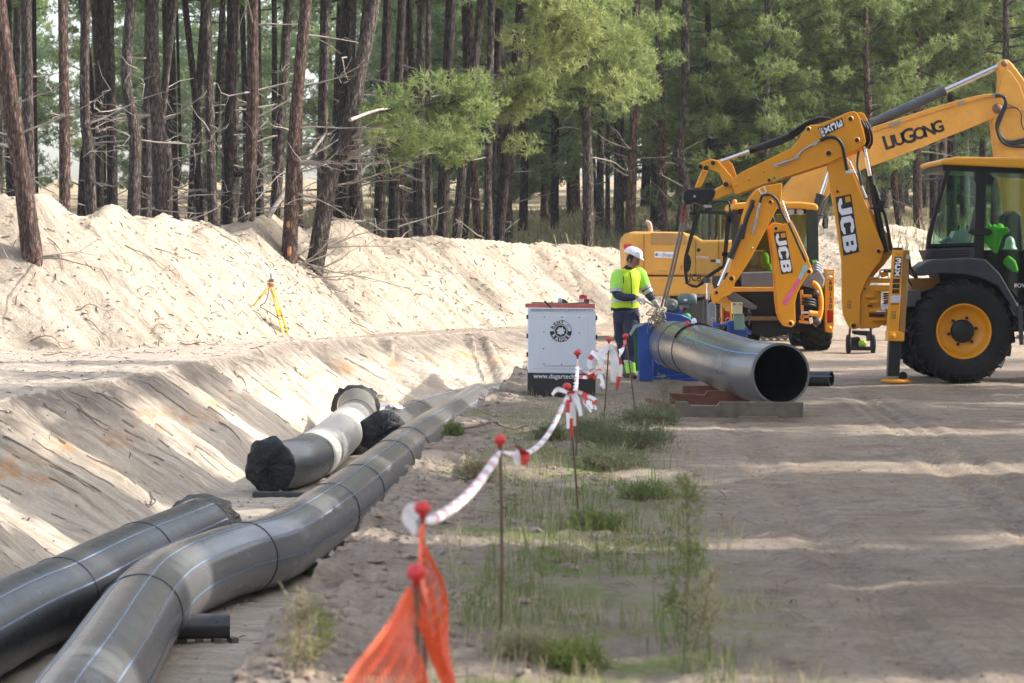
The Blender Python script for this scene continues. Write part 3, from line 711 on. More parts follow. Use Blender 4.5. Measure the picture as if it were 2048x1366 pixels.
mb.build('motor', paint('grey_green_motor', (.14, .19, .19), .5), wm)
mb = MB(); mb.box(P(1372, 612, WY + .72), (.09, .06, .05)); mb.build('terminal_box', M_GREY, wm, bevel=.005)
mb = MB(); mb.box(P(1371, 600, WY + .635), (.05, .006, .03)); mb.build('type_plate', M_WHITE, wm)
mb = MB(); mb.plate([(1375, 640), (1383, 632), (1408, 668), (1400, 676)], WY + .95, .1); mb.build('clamp_arm', M_BLUE, wm, bevel=.006)
mb = MB(); mb.ball(P(1374, 634, WY + .85), (.06, .06, .055), 10, 7); mb.build('green_hose_bundle', paint('green_hose', (.03, .35, .14), .5), wm)
# right clamp
mb = MB()
for i in range(9):
    a0 = R(20 + i * 10); a1 = R(30 + i * 10); c = P(1462, 680, WY + 1.2)
    mb.bar(c + Vector((math.cos(a0) * .3, 0, math.sin(a0) * .24)), c + Vector((math.cos(a1) * .3, 0, math.sin(a1) * .24)), .03, .28, up=(0, 1, 0))
mb.build('clamp_half', M_BLUE, wm, bevel=.004)
mb = MB(); mb.plate([(1459, 641), (1486, 641), (1494, 658), (1498, 690), (1470, 690), (1462, 668)], WY + .95, .25); mb.build('clamp_cover', M_BLUE, wm, bevel=.01)
for x in (1426, 1455):
    mb = MB(); mb.plate([(x, 643), (x + 5, 643), (x + 9, 690), (x + 1, 690)], WY + .8, .05); mb.build('clamp_post', M_BLUE, wm, bevel=.004)
    mb = MB(); c = P(x + 1, 640, WY + .82); mb.tube([c + Vector((math.cos(k * .7) * .03, 0, math.sin(k * .7) * .03)) for k in range(10)], .008, 6); mb.build('eye_bolt', M_STEEL, wm)
mb = MB(); mb.tube([P(1430, 650, WY + .82), P(1455, 650, WY + .82)], .02, 10); mb.build('cross_bar', M_BLUE, wm)
mb = MB(); mb.plate([(1467, 628), (1488, 628), (1490, 660), (1469, 660)], WY + .9, .12); mb.build('control_post', M_GREENP, wm, bevel=.006)
mb = MB(); mb.plate([(1464, 605), (1485, 605), (1485, 628), (1465, 628)], WY + .86, .1); mb.build('control_plate', M_CREAM, wm, bevel=.006)
for x, y in ((1469, 608), (1480, 608)):
    mb = MB(); mb.cyl(P(x, y, WY + .86), P(x, y, WY + .84), .012, 8); mb.build('screw', M_DKSTEEL, wm)
for k in range(5):
    mb = MB(); c = P(1498 + (k % 2), 622 + k * 6, WY + .95); mb.tube([c + Vector((math.cos(j * .785) * .022 * (1 if k % 2 else .3), math.sin(j * .785) * .02 * (.3 if k % 2 else 1), math.sin(j * .785) * .03)) for j in range(9)], .006, 5); mb.build('chain_link', M_DKSTEEL, wm)
mb = MB(); mb.plate([(1303, 755), (1500, 735), (1500, 742), (1303, 765)], WY + .3, .12); mb.plate([(1303, 760), (1420, 756), (1420, 762), (1303, 766)], WY + .2, .1); mb.build('base_rail', M_BLUE, wm, bevel=.005)
mb = MB(); mb.plate([(1264, 652), (1275, 648), (1279, 740), (1272, 744), (1268, 700)], WY - .02, .02); mb.build('hanging_webbing', paint('green_webbing', (.02, .13, .07), .7), wm)
mb = MB(); mb.plate([(1258, 668), (1268, 650), (1290, 645), (1288, 650), (1272, 656), (1262, 672)], WY - .12, .02); mb.build('hanging_rag', paint('grey_rag', (.34, .38, .36), .9), wm)
# tangled straw-coloured rope at the top
mb = MB(); rnd = random.Random(9)
for i in range(34):
    c = P(rnd.uniform(1300, 1325), rnd.uniform(615, 690), WY - .1); pts = [c + Vector((rnd.uniform(-.07, .07), rnd.uniform(-.05, .05), rnd.uniform(-.09, .09))) for _ in range(4)]
    mb.tube(catmull(pts, 4), .008, 5, False)
o = mb.build('rope_tangle', paint('straw_rope', (.36, .30, .19), .9, var=.3), loc=P(1312, 690, WY)); tag(o, 'frayed straw-coloured rope tangle hanging over the blue clamp', 'rope')

# ------------------------------------------------------------------ generator cabinet
M_CAB = paint('white_enamel', (.66, .70, .78), .42, dust=.03, var=.04, scale=2)
GY = 30.8; sc_ = GY / F
def GP(px, py, dy=0): return P(px, py, GY + dy)
gz = ground_z(.6, GY)
gen = thing('generator_cabinet', (.6, GY + .5, gz), 'white sheet-metal generator cabinet with black base and round RENT RANGE logo', 'generator')
mb = MB(); mb.plate([(1056, 618), (1192, 620), (1191, 748), (1056, 746)], GY, 1.2); mb.build('housing', M_CAB, gen, bevel=.012)
mb = MB(); mb.plate([(1060, 615), (1188, 617), (1188, 624), (1060, 622)], GY - .012, 1.2); mb.build('top_rim', M_CAB, gen, bevel=.006)
mb = MB(); mb.plate([(1055.5, 746), (1191.5, 748), (1191, 795), (1055, 795)], GY - .004, 1.2); mb.build('base_skirt', M_BLACK, gen, bevel=.008)
mb = MB(); mb.plate([(1072, 631), (1176, 632), (1176, 738), (1072, 737)], GY - .006, .01); mb.build('access_panel', M_CAB, gen, bevel=.003)
mb = MB()
for k in range(39):
    x = 1063.5 + k * 3.2; mb.box(GP(x, 619.5, -.014) + Vector((0, 0, 0)), (.009, .004, .018))
mb.build('vent_slots', M_BLACK, gen, kind='stuff')
for x, y in ((1089, 634), (1124, 634), (1159, 635), (1088, 664), (1159, 666), (1087, 697), (1158, 699), (1088, 728), (1123, 729)):
    mb = MB(); mb.lathe([(0, -.004), (.008, -.003), (.008, .004)], GP(x, y, -.008), 'Y', 8); mb.build('bolt_head', M_DKSTEEL, gen)
for y in (634, 672, 709):
    mb = MB(); mb.box(GP(1056, y) + Vector((-.008, .02, 0)), (.022, .03, .055)); mb.build('hinge', M_BLACK, gen)
    mb = MB(); mb.box(GP(1192, y + 2) + Vector((.006, .02, 0)), (.022, .03, .055)); mb.build('hinge', M_BLACK, gen)
mb = MB(); mb.box(GP(1122, 732, -.008), (.42, .003, .004)); mb.build('panel_seam', M_DKSTEEL, gen)
# logo: ring, turbine, ring lettering
lc = GP(1121.5, 662, -.0105); mb = MB()
def ring(mb, c, r0, r1, a0=0, a1=360, n=40, wob=None):
    vs = []
    for i in range(n + 1):
        a = R(a0 + (a1 - a0) * i / n); w = wob(a) if wob else 0
        for r in (r0 + w, r1): vs.append(c + Vector((r * math.cos(a), 0, r * math.sin(a))))
    mb.add(vs, [(2 * i, 2 * i + 2, 2 * i + 3, 2 * i + 1) for i in range(n)])
q = .135
ring(mb, lc, q * .965, q, 185, 455); ring(mb, lc, q * .60, q * .645); ring(mb, lc, q * .35, q * .52, n=48, wob=lambda a: q * .05 * math.sin(7 * a))
for k in range(7):
    a = 2 * math.pi * k / 7; c = lc + Vector((math.cos(a) * q * .5, 0, math.sin(a) * q * .5)); d = Vector((math.cos(a + .9), 0, math.sin(a + .9))); e = Vector((math.cos(a), 0, math.sin(a)))
    mb.add([c - d * .006 - e * .004, c + d * .02, c - e * .02 - d * .008], [(0, 1, 2)])
ring(mb, lc + Vector((0, -.0008, 0)), q * .645, q * .965, 181, 359)
mb.build('logo', M_BLACK, gen)
# white letters on the black lower half, black letters on the upper half
def arc_text(word, a_mid, step, up, mat, size):
    n = len(word)
    for i, ch in enumerate(word):
        a = a_mid + (i - (n - 1) / 2) * step * (-1 if up else 1); p = lc + Vector((math.cos(R(a)) * q * .805, -.002, math.sin(R(a)) * q * .805))
        place_text(ch, size, mat, p, (a - 90) if up else (a + 90), gen, 'logo_letter', bold=.0012)
arc_text('RENT', 118, 25, True, M_BLACK, .058); arc_text('RANGE', 270, 28, False, M_WHITE, .058)
ring(mb2 := MB(), lc + Vector((0, -.003, 0)), q * .79, q * .84, 28, 48, 8); mb2.build('logo_mark', M_BLACK, gen)
place_text('www.dagartech.com', .082, M_WHITE, GP(1121, 753, -.012), -.8, gen, 'web_address', bold=.0008, sx=.98)
# things on top of it
o = thing('lifting_beam', GP(1120, 613), 'red and rust steel channel lying across the generator top', 'beam')
mb = MB(); mb.plate([(1050.5, 607), (1190, 608), (1190, 618.5), (1050.5, 615)], GY + .05, .12); mb.build('channel', paint('faded_red_paint', (.50, .12, .09), .6, var=.25, dust=.25), o, bevel=.004)
mb = MB(); mb.plate([(1063, 604), (1136, 606), (1178, 604), (1178, 608.5), (1063, 607.5)], GY + .2, .1); mb.build('rear_channel', M_RUST, o, bevel=.003)
o = MB(); o.tube([GP(1089, 602, .02), GP(1104, 617, .0)], .012, 6); o = o.build('crowbar', M_BLACK, loc=GP(1098, 610)); tag(o, 'black bar leaning over the edge of the red channel on the generator', 'bar')
t_ = thing('tool_bag', GP(1125, 606, .3), 'small heap of grey and pale tools on the generator top', 'tools')
mb = MB(); mb.ball(GP(1120, 602, .3), (.03, .04, .045), 8, 6); mb.build('glove', paint('pale_grey_cloth', (.5, .55, .58), .8), t_)
mb = MB(); mb.plate([(1124, 606), (1124, 597), (1132, 600), (1138, 606)], GY + .3, .08); mb.build('grinder', paint('dark_green_grey', (.05, .06, .055), .6), t_, bevel=.01)
t_ = thing('tape_reel', GP(1168, 606, .25), 'red and white boxed tape reel standing on the generator top', 'box')
mb = MB(); mb.plate([(1158, 598), (1168, 598), (1168, 604.5), (1158, 604.5)], GY + .25, .08); mb.build('label_side', M_WHITE, t_)
mb = MB(); mb.plate([(1158.5, 591), (1166, 589), (1174, 591.5), (1174, 597), (1159, 598)], GY + .24, .1); mb.build('red_lid', M_RED, t_, bevel=.004)
mb = MB(); mb.plate([(1168.3, 598), (1179, 598), (1179, 606), (1168.3, 606)], GY + .26, .08); mb.build('red_side', paint('dark_red_card', (.35, .02, .03), .6), t_, bevel=.004)
# ------------------------------------------------------------------ machines
M_YEL = paint('yellow_machine_paint', (.74, .295, .002), .36, var=.07, dust=.07)
M_YEL2 = paint('weathered_yellow_paint', (.66, .32, .045), .5, var=.12, dust=.2)
M_ROOF = paint('roof_yellow', (.74, .34, .02), .4, var=.05, dust=.04)
M_PLAS = paint('dark_blue_grey_plastic', (.020, .025, .036), .45, dust=.05)
M_BODYK = paint('cab_black', (.008, .009, .011), .42, dust=.02, spec=.35)
M_HOSE = paint('hydraulic_hose', (.007, .007, .008), .5, dust=.03)
M_PINK = paint('pink_sticker', (.75, .12, .32), .5, var=.25, dust=0, scale=12)
M_CYAN = paint('pale_blue_sticker', (.30, .55, .60), .5, dust=0)
M_LAMPR = paint('red_lamp_lens', (.40, .01, .01), .2, dust=.0)
M_ORANGE = paint('orange_beacon', (.8, .18, .02), .3, dust=0)
M_HIVIS = paint('hi_vis_green', (.20, .75, .04), .8, var=.1, dust=0)
def glass(name, tint=(.55, .72, .62), refl=.22):
    t = NT(name); n = t.n
    tr = n.new('ShaderNodeBsdfTransparent'); tr.inputs[0].default_value = (*tint, 1)
    gl = n.new('ShaderNodeBsdfGlossy'); gl.inputs['Roughness'].default_value = .03; gl.inputs[0].default_value = (.9, .95, 1, 1)
    fr = n.new('ShaderNodeFresnel'); fr.inputs[0].default_value = 1.5
    mx = n.new('ShaderNodeMixShader'); t.L(t.math('ADD', fr.outputs[0], refl - .04), mx.inputs[0]); t.L(tr.outputs[0], mx.inputs[1]); t.L(gl.outputs[0], mx.inputs[2])
    t.L(mx.outputs[0], t.out.inputs[0]); return t.m
M_GLASS = glass('cab_glass', (.72, .84, .78), .05)
M_GLASSD = glass('dark_cab_glass', (.45, .55, .5), .08)

def pin(mb, px, py, Y, r=.035, d=.03):
    mb.lathe([(0, -d), (r * .55, -d), (r * .6, -d + .01), (r * .9, -d * .4), (r, 0)], P(px, py, Y), 'Y', 14)
def label_plate(parent, quad, Y, text, kind='rot'):
    """black backing quad (px corners: top-left, top-right, bottom-right, bottom-left) with block letters running down it"""
    mb = MB(); mb.plate(quad, Y - .004, .006); mb.build('name_plate', M_BLACK, parent)
    q = [Vector((P(x, y, Y).x, P(x, y, Y).z)) for x, y in quad]; tl, tr_, br, bl = q
    down = (bl - tl); L = down.length; dn = down / L; rt = (tr_ - tl); W = rt.length; rtn = rt / W
    mb = MB(); m = .08 * W; n = len(text)
    if kind == 'rot':   # letters turned a quarter clockwise: writing runs down, letter tops face right
        step = (L - 2 * m) / n; lw = step * .90
        for i, ch in enumerate(text): glyph(mb, ch, tl + rtn * m + dn * (m + i * step + step * .05), dn, rtn, lw, W - 2 * m, Y - .008)
    else:               # upright letters stacked downwards
        step = (L - 2 * m) / n
        for i, ch in enumerate(text): glyph(mb, ch, tl + rtn * m + dn * (m + (i + 1) * step - step * .06), rtn, -dn, W - 2 * m, step * .88, Y - .008)
    mb.build('lettering', M_WHITE, parent)
def ram(parent, a, b, split, r_b, r_r, name='hydraulic_ram', Yb=None, barrel=M_HOSE):
    """barrel from b back to the split, chromed rod from a to the split"""
    a = Vector(a); b = Vector(b); s = a.lerp(b, split)
    mb = MB(); mb.cyl(s, b, r_b, 16); mb.cyl(s - (b - a).normalized() * .01, s + (b - a).normalized() * .06, r_b * 1.12, 16); o = mb.build(name, barrel, parent)
    mb = MB(); mb.cyl(a, s, r_r, 12); mb.build('ram_rod', M_CHROME, o); return o
def wheel(parent, c, R_, W, rimr, name='wheel', lug=22, axis='Y', side=-1):
    """driving tyre with chevron lugs and dished yellow rim; axis along Y or X, outer face at side"""
    hub = MB(); c = Vector(c); w2 = W / 2
    def ax(off, rad, a):
        return c + (Vector((rad * math.cos(a), off, rad * math.sin(a))) if axis == 'Y' else Vector((off, rad * math.cos(a), rad * math.sin(a))))
    prof = [(rimr * .97, -w2 * .62), (rimr * 1.04, -w2 * .78), (rimr * 1.18, -w2 * .97), (R_ * .80, -w2 * 1.02), (R_ * .90, -w2 * .92), (R_ * .945, -w2 * .7), (R_ * .955, 0), (R_ * .945, w2 * .7), (R_ * .90, w2 * .92), (R_ * .8, w2 * 1.02), (rimr * 1.18, w2 * .97), (rimr * 1.04, w2 * .78), (rimr * .97, w2 * .62)]
    t = MB(); t.lathe(prof, c, axis, 48)
    for k in range(lug):
        for sgn in (-1, 1):
            a0 = 2 * math.pi * (k + (.5 if sgn > 0 else 0)) / lug; da = .17
            pts = []
            for (off, rad, aa, hh) in ((sgn * w2 * 1.04, R_ * .78, 0.02, .0), (sgn * w2 * .98, R_ * .90, .03, .018), (sgn * w2 * .78, R_ * .955, .06, .032), (sgn * w2 * .05, R_ * .965, da * 1.4, .030)):
                pts.append((off, rad, a0 + aa, hh))
            th = .055
            for (o1, r1, A1, h1), (o2, r2, A2, h2) in zip(pts[:-1], pts[1:]):
                v = [ax(o1, r1 - .02, A1), ax(o1, r1 - .02, A1 + th), ax(o2, r2 - .02, A2 + th), ax(o2, r2 - .02, A2), ax(o1 * 1.01, r1 + h1, A1 + .01), ax(o1 * 1.01, r1 + h1, A1 + th - .01), ax(o2 * 1.01, r2 + h2, A2 + th - .01), ax(o2 * 1.01, r2 + h2, A2 + .01)]
                t.add(v, [(0, 1, 2, 3), (7, 6, 5, 4), (0, 4, 5, 1), (1, 5, 6, 2), (2, 6, 7, 3), (3, 7, 4, 0)])
    w = MB(); w.lathe([(0, -.001), (.01, 0)], c, axis, 4)
    wh = t.build(name, M_RUBBER, parent)
    r = MB(); s = side
    pr = [(rimr * 1.03, s * w2 * .74), (rimr * 1.05, s * w2 * .80), (rimr * .99, s * w2 * .80), (rimr * .96, s * w2 * .6), (rimr * .90, s * w2 * .45), (rimr * .88, s * w2 * .25), (rimr * .62, s * w2 * .12), (rimr * .42, s * w2 * .16), (0, s * w2 * .16)]
    r.lathe(pr, c, axis, 40); r.build('rim', M_YEL, wh)
    h = MB(); h.lathe([(rimr * .44, s * w2 * .14), (rimr * .44, s * w2 * .38), (rimr * .38, s * w2 * .46), (rimr * .2, s * w2 * .48), (0, s * w2 * .5)], c, axis, 20)
    for k in range(6):
        a = 2 * math.pi * k / 6 + .2; p = ax(s * w2 * .2, rimr * .52, a); q = ax(s * w2 * .36, rimr * .52, a); h.cyl(p, q, .022, 8)
    h.build('hub', M_BODYK, wh); return wh

# ================= near backhoe loader (side view, backhoe to the left) =================
NY = 33.6
j1 = thing('backhoe_loader', (6.2, NY + 1.1, ground_z(6, NY + 1)), 'yellow backhoe loader nearest the camera, folded arm holding slings over the pipe', 'backhoe loader', 'backhoe loaders')
wheel(j1, P(1923, 662, NY + .25), .705, .46, .36, side=-1)
wheel(j1, P(1923, 662, NY + .25) + Vector((0, 1.75, 0)), .705, .46, .36, side=1)
fw = P(1923, 662, NY + .25) + Vector((2.2, .05, -.2))
wheel(j1, fw, .50, .34, .27, lug=20); wheel(j1, fw + Vector((0, 1.65, 0)), .50, .34, .27, lug=20, side=1)
BY = NY + 1.0
mb = MB(); mb.plate([(1800, 600), (1870, 575), (2420, 575), (2420, 640), (2200, 660), (1830, 668), (1800, 650)], BY - .2, .75); mb.build('chassis', M_BODYK, j1, bevel=.02)
mb = MB(); mb.plate([(2095, 470), (2130, 452), (2390, 480), (2410, 500), (2410, 600), (2095, 600)], NY + .75, .95); mb.build('engine_hood', M_YEL, j1, bevel=.03)
for k in range(6):
    mb = MB(); mb.plate([(2300, 505 + k * 12), (2380, 507 + k * 12), (2380, 512 + k * 12), (2300, 510 + k * 12)], NY + .74, .015); mb.build('hood_louvre', M_BODYK, j1)
mb = MB(); mb.plate([(2110, 505), (2140, 480), (2300, 590), (2440, 690), (2425, 705), (2280, 620)], NY + .35, .16); mb.plate([(2110, 505), (2140, 480), (2300, 590), (2440, 690), (2425, 705), (2280, 620)], NY + 1.75, .16); each(mb, 'loader_arms', M_YEL, j1, bevel=.015)
mb = MB(); mb.plate([(2420, 660), (2445, 655), (2450, 730), (2530, 752), (2530, 760), (2425, 758)], NY + .02, 2.3); mb.build('loader_bucket', M_YEL, j1, bevel=.01)
# fender
mb = MB()
arc = [(1829, 543), (1838, 534), (1852, 524), (1880, 518), (1940, 515), (1972, 519), (2000, 547), (2032, 602), (2048, 640), (2036, 640), (2018, 604), (1996, 572), (1962, 556), (1930, 549), (1880, 547), (1845, 552), (1830, 550)]
mb.plate(arc, NY - .02, .62); mb.build('rear_fender', M_PLAS, j1, bevel=.02)
mb = MB(); mb.plate(arc, NY + 1.7, .6); mb.build('rear_fender', M_PLAS, j1, bevel=.02)
# cab side panel under the window with vent ribs
mb = MB(); mb.plate([(1848, 518), (1858, 492), (1950, 489), (1950, 517)], NY + .12, .1); mb.build('rear_side_panel', M_PLAS, j1, bevel=.012)
for k in range(3):
    mb = MB(); mb.plate([(1862, 502 + k * 5), (1938, 500 + k * 5), (1938, 502 + k * 5), (1862, 504 + k * 5)], NY + .105, .02); mb.build('vent_rib', M_BODYK, j1)
# cab: roof, pillars, glass
CY0, CY1 = NY + .12, NY + 1.72
mb = MB(); mb.plate([(1880, 322), (1890, 317), (1915, 313), (2110, 316), (2125, 326), (2120, 338), (2040, 336), (1886, 329)], CY0 - .08, CY1 - CY0 + .16); mb.build('cab_roof', M_ROOF, j1, bevel=.03)
mb = MB(); mb.plate([(1886, 330), (2110, 337), (2108, 350), (1886, 341)], CY0, CY1 - CY0); mb.build('roof_lining', M_BODYK, j1, bevel=.006)
for yy in (CY0, CY1 - .06):
    mb = MB(); mb.plate([(1892, 340), (1901, 340), (1870, 445), (1862, 490), (1852, 500), (1855, 470)], yy, .06); mb.build('rear_pillar', M_BODYK, j1, bevel=.006)
    mb = MB(); mb.plate([(1953, 342), (1973, 342), (1968, 520), (1948, 520)], yy, .06); mb.build('door_pillar', M_BODYK, j1, bevel=.006)
    mb = MB(); mb.plate([(2086, 342), (2096, 342), (2112, 480), (2100, 480)], yy, .06); mb.build('front_pillar', M_BODYK, j1, bevel=.006)
    mb = MB(); mb.plate([(1858, 488), (1950, 485), (1950, 494), (1856, 498)], yy, .05); mb.build('window_sill', M_BODYK, j1, bevel=.004)
    mb = MB(); mb.plate([(1900, 340), (1954, 343), (1949, 487), (1862, 490)], yy + .02, .008); mb.build('quarter_window', M_GLASS, j1)
    mb = MB(); mb.plate([(1972, 343), (2088, 345), (2104, 480), (2090, 600), (2040, 600), (1968, 515)], yy + .02, .008); mb.build('door_glass', M_GLASS, j1)
    mb = MB(); mb.plate([(2100, 478), (2112, 478), (2100, 640), (2046, 640), (2036, 615), (2090, 606)], yy, .05); mb.build('door_frame', M_BODYK, j1, bevel=.005)
mb = MB(); mb.plate([(1960, 455), (1980, 458), (1986, 464), (1980, 470), (1950, 472), (1936, 465), (1942, 458)], CY0 - .03, .03); mb.build('door_latch', M_BODYK, j1, bevel=.008)
mb = MB(); mb.plate([(1950, 342), (1975, 342), (1990, 358), (1985, 368), (1960, 372), (1948, 360)], CY0 + .01, .08); mb.build('pillar_gusset', M_BODYK, j1, bevel=.01)
mb = MB(); mb.plate([(1850, 358), (1890, 354), (1893, 360), (1851, 363), (1847, 361)], CY0, .05); mb.build('rear_lamp_bar', paint('grey_lamp_bar', (.08, .09, .11), .3), j1, bevel=.01)
mb = MB(); mb.plate([(1858, 500), (2100, 500), (2100, 606), (1900, 606)], NY + .7, .9); mb.build('cab_floor_box', M_BODYK, j1, bevel=.01)
# inside the cab
mb = MB(); mb.plate([(2012, 430), (2030, 420), (2044, 430), (2048, 500), (2080, 505), (2080, 525), (2005, 520)], NY + .75, .5); mb.build('seat', paint('seat_fabric', (.05, .055, .06), .8), j1, bevel=.03)
mb = MB(); mb.plate([(1910, 462), (1945, 460), (1937, 488), (1898, 488)], NY + .55, .3); mb.build('document_tray', paint('pale_green_paper', (.42, .52, .47), .7), j1, bevel=.006)
mb = MB(); mb.plate([(1878, 484), (1900, 472), (1904, 482), (1888, 490)], NY + .4, .1); mb.build('rag', paint('blue_grey_rag', (.25, .33, .36), .9), j1, bevel=.01)
for x in (1934, 1916, 2030, 1995):
    mb = MB(); mb.tube([P(x, 505, NY + .8), P(x - 2, 480, NY + .8), P(x + 1, 455, NY + .8)], .012, 6); mb.ball(P(x + 1, 453, NY + .8), .022, 8, 6); mb.build('control_lever', M_BODYK, j1)
mb = MB(); mb.tube([P(1952, 420, CY1 - .1), P(1935, 492, CY1 - .1)], .03, 8); mb.build('inner_strut', M_BODYK, j1)
mb = MB()
for k in range(16): mb.ball(P(1988 + random.uniform(-13, 12), 470 + random.uniform(-16, 20), NY + .26), (random.uniform(.03, .07), .03, random.uniform(.05, .09)), 8, 6)
mb.plate([(1972, 463), (1978, 453), (1990, 452), (1998, 456), (2014, 454), (2020, 462), (2004, 474), (1994, 507), (1988, 505), (1972, 484), (1969, 478)], NY + .19, .06)
o = mb.build('safety_vest', M_HIVIS, loc=P(1988, 507, NY + .2), bevel=.02); tag(o, 'crumpled bright green safety vest hanging behind the near backhoe cab window', 'vest')
mb = MB(); mb.plate([(2008, 520), (2018, 510), (2032, 522), (2038, 540), (2034, 546), (2018, 538), (2007, 528)], NY + .2, .06); o = mb.build('safety_vest', M_HIVIS, loc=P(2022, 546, NY + .2), bevel=.03); tag(o, 'small bundled green vest below the hanging helmet in the near cab', 'vest')
mb = MB(); mb.lathe([(.155, -.02), (.15, .0), (.12, .02), (.115, .06), (.09, .12), (.05, .15), (0, .16)], P(2020, 496, NY + .32), 'Z', 20, sc=(.62, .9)); o = mb.build('hard_hat', paint('pale_grey_helmet', (.45, .58, .55), .35), loc=P(2014, 500, NY + .3)); tag(o, 'pale hard hat hanging beside the green vest in the cab', 'hard hat')
mb = MB(); mb.plate([(2050, 470), (2062, 470), (2062, 505), (2050, 505)], CY0 - .005, .004); mb.build('door_sticker', M_CYAN, j1)
place_text('POWERSHIFT', .075, M_WHITE, P(2062, 571, NY - .03), 1, j1, 'door_lettering')
mb = MB(); mb.plate([(2029, 568), (2034, 568), (2034, 574), (2029, 574)], NY - .03, .01); mb.build('door_badge', M_YEL, j1)
mb = MB()
for k in range(3): mb.bar(P(2052, 620 + k * 26, NY - .05), P(2052, 620 + k * 26, NY + .3), .25, .02)
mb.plate([(2036, 612), (2044, 612), (2048, 690), (2040, 690)], NY - .05, .05); mb.build('cab_step', M_DKSTEEL, j1, bevel=.004)
mb = MB(); mb.plate([(2014, 595), (2036, 606), (2040, 640), (2028, 630)], NY + .02, .3); mb.build('step_bracket', paint('light_grey_bracket', (.22, .22, .23), .5), j1, bevel=.008)
# rear frame and kingpost casting
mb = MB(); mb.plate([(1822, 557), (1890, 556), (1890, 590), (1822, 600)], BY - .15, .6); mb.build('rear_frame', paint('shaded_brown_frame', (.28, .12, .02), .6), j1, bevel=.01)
mb = MB(); mb.plate([(1812, 580), (1842, 580), (1846, 612), (1812, 615)], NY + .5, .3); mb.build('grey_tank', paint('grey_tank_paint', (.13, .13, .135), .55), j1, bevel=.02)
KY = BY - .1
mb = MB(); mb.plate([(1728, 560), (1735, 556), (1790, 557), (1790, 566), (1740, 566), (1740, 571), (1784, 571), (1784, 577), (1762, 578), (1762, 612), (1778, 618), (1778, 645), (1772, 652), (1764, 650), (1758, 655), (1722, 658), (1718, 640), (1720, 600)], KY, .4); mb.build('kingpost', M_YEL, j1, bevel=.012)
for (a, b, c, d) in ((1752, 575, 1790, 583), (1738, 618, 1778, 625), (1745, 636, 1778, 642), (1732, 590, 1748, 596), (1738, 600, 1756, 607)):
    mb = MB(); mb.plate([(a, b), (c, b), (c, d), (a, d)], KY - .08, .1); mb.build('casting_rib', M_YEL, j1, bevel=.008)
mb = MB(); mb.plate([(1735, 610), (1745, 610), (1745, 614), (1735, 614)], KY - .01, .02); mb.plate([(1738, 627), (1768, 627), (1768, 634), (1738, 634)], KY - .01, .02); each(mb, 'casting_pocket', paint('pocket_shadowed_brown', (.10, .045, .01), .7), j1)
for k in range(5):
    mb = MB(); mb.tube(catmull([P(1768, 588 + k * 4.5, KY - .1), P(1778, 587 + k * 4.5, KY - .2), P(1790, 590 + k * 4.5, KY - .12)], 5), .013, 7); mb.build('hydraulic_hose', M_HOSE, j1)
mb = MB(); mb.cyl(P(1752, 624, KY - .12), P(1772, 625, KY - .12), .024, 12); mb.build('slew_ram_rod', M_CHROME, j1)
mb = MB(); mb.plate([(1764, 606), (1771, 603), (1776, 612), (1768, 622), (1762, 618)], KY - .1, .02); mb.build('white_tag', M_WHITE, j1)
mb = MB(); mb.tube(catmull([P(1740, 556, KY - .05), P(1757, 554, KY - .05), P(1760, 542, KY - .05), P(1768, 540, KY - .05), P(1782, 545, KY)], 6), .012, 8); mb.build('steel_pipe', M_STEEL, j1)
mb = MB(); mb.tube(catmull([P(1768, 541, KY), P(1790, 543, KY), P(1818, 546, KY), P(1835, 556, KY)], 6), .022, 8); mb.build('hydraulic_hose', M_HOSE, j1)
mb = MB(); mb.plate([(1760, 545), (1776, 542), (1778, 552), (1764, 555)], KY, .1); mb.build('pivot_lug', M_YEL, j1, bevel=.008)
# stabiliser
SY = NY - .1
mb = MB(); mb.plate([(1789, 500), (1807, 500), (1796, 681), (1775.5, 681), (1781, 600)], SY, .2); mb.build('stabiliser_tube', M_YEL, j1, bevel=.008)
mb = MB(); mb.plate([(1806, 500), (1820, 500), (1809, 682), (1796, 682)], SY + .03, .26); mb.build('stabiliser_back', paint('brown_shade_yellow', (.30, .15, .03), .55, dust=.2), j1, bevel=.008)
mb = MB(); mb.plate([(1776, 663), (1800, 663), (1808, 667), (1807, 683), (1776, 682)], SY - .02, .26); mb.build('stabiliser_collar', M_YEL, j1, bevel=.01)
mb = MB(); mb.plate([(1788, 495), (1804, 495), (1806, 500), (1788, 500)], SY + .02, .12); mb.build('stabiliser_cap', M_DKSTEEL, j1, bevel=.004)
mb = MB(); pin(mb, 1798, 506, SY, .03, .012); pin(mb, 1785, 672, SY - .02, .055, .015); each(mb, 'pin_boss', M_YEL, j1)
mb = MB(); mb.plate([(1779, 682), (1803, 682), (1799, 753), (1776, 753)], SY + .03, .18); mb.build('stabiliser_leg', M_BODYK, j1, bevel=.008)
mb = MB(); mb.lathe([(0, .0), (.19, .0), (.20, .03), (.17, .05), (0, .055)], (P(1791, 764, SY + .1).x, SY + .1, ground_z(P(1791, 764, SY + .1).x, SY + .1) + .02), 'Z', 24, sc=(1, .75)); mb.build('stabiliser_foot', M_YEL, j1)
mb = MB(); mb.cyl(P(1806, 752, SY + .05), P(1806, 752, SY + .22), .06, 14); mb.build('foot_pad', M_RUBBER, j1)
label_plate(j1, [(1789.5, 514), (1803.5, 514), (1801, 554), (1787, 554)], SY - .003, '3CX', 'stack')
for k in range(3):
    mb = MB(); mb.plate([(1786 - k * .6, 557.5 + k * 10.5), (1800 - k * .6, 557.5 + k * 10.5), (1799.5 - k * .6, 566 + k * 10.5), (1785.5 - k * .6, 566 + k * 10.5)], SY - .003, .004); mb.build('black_sticker', M_BLACK, j1)
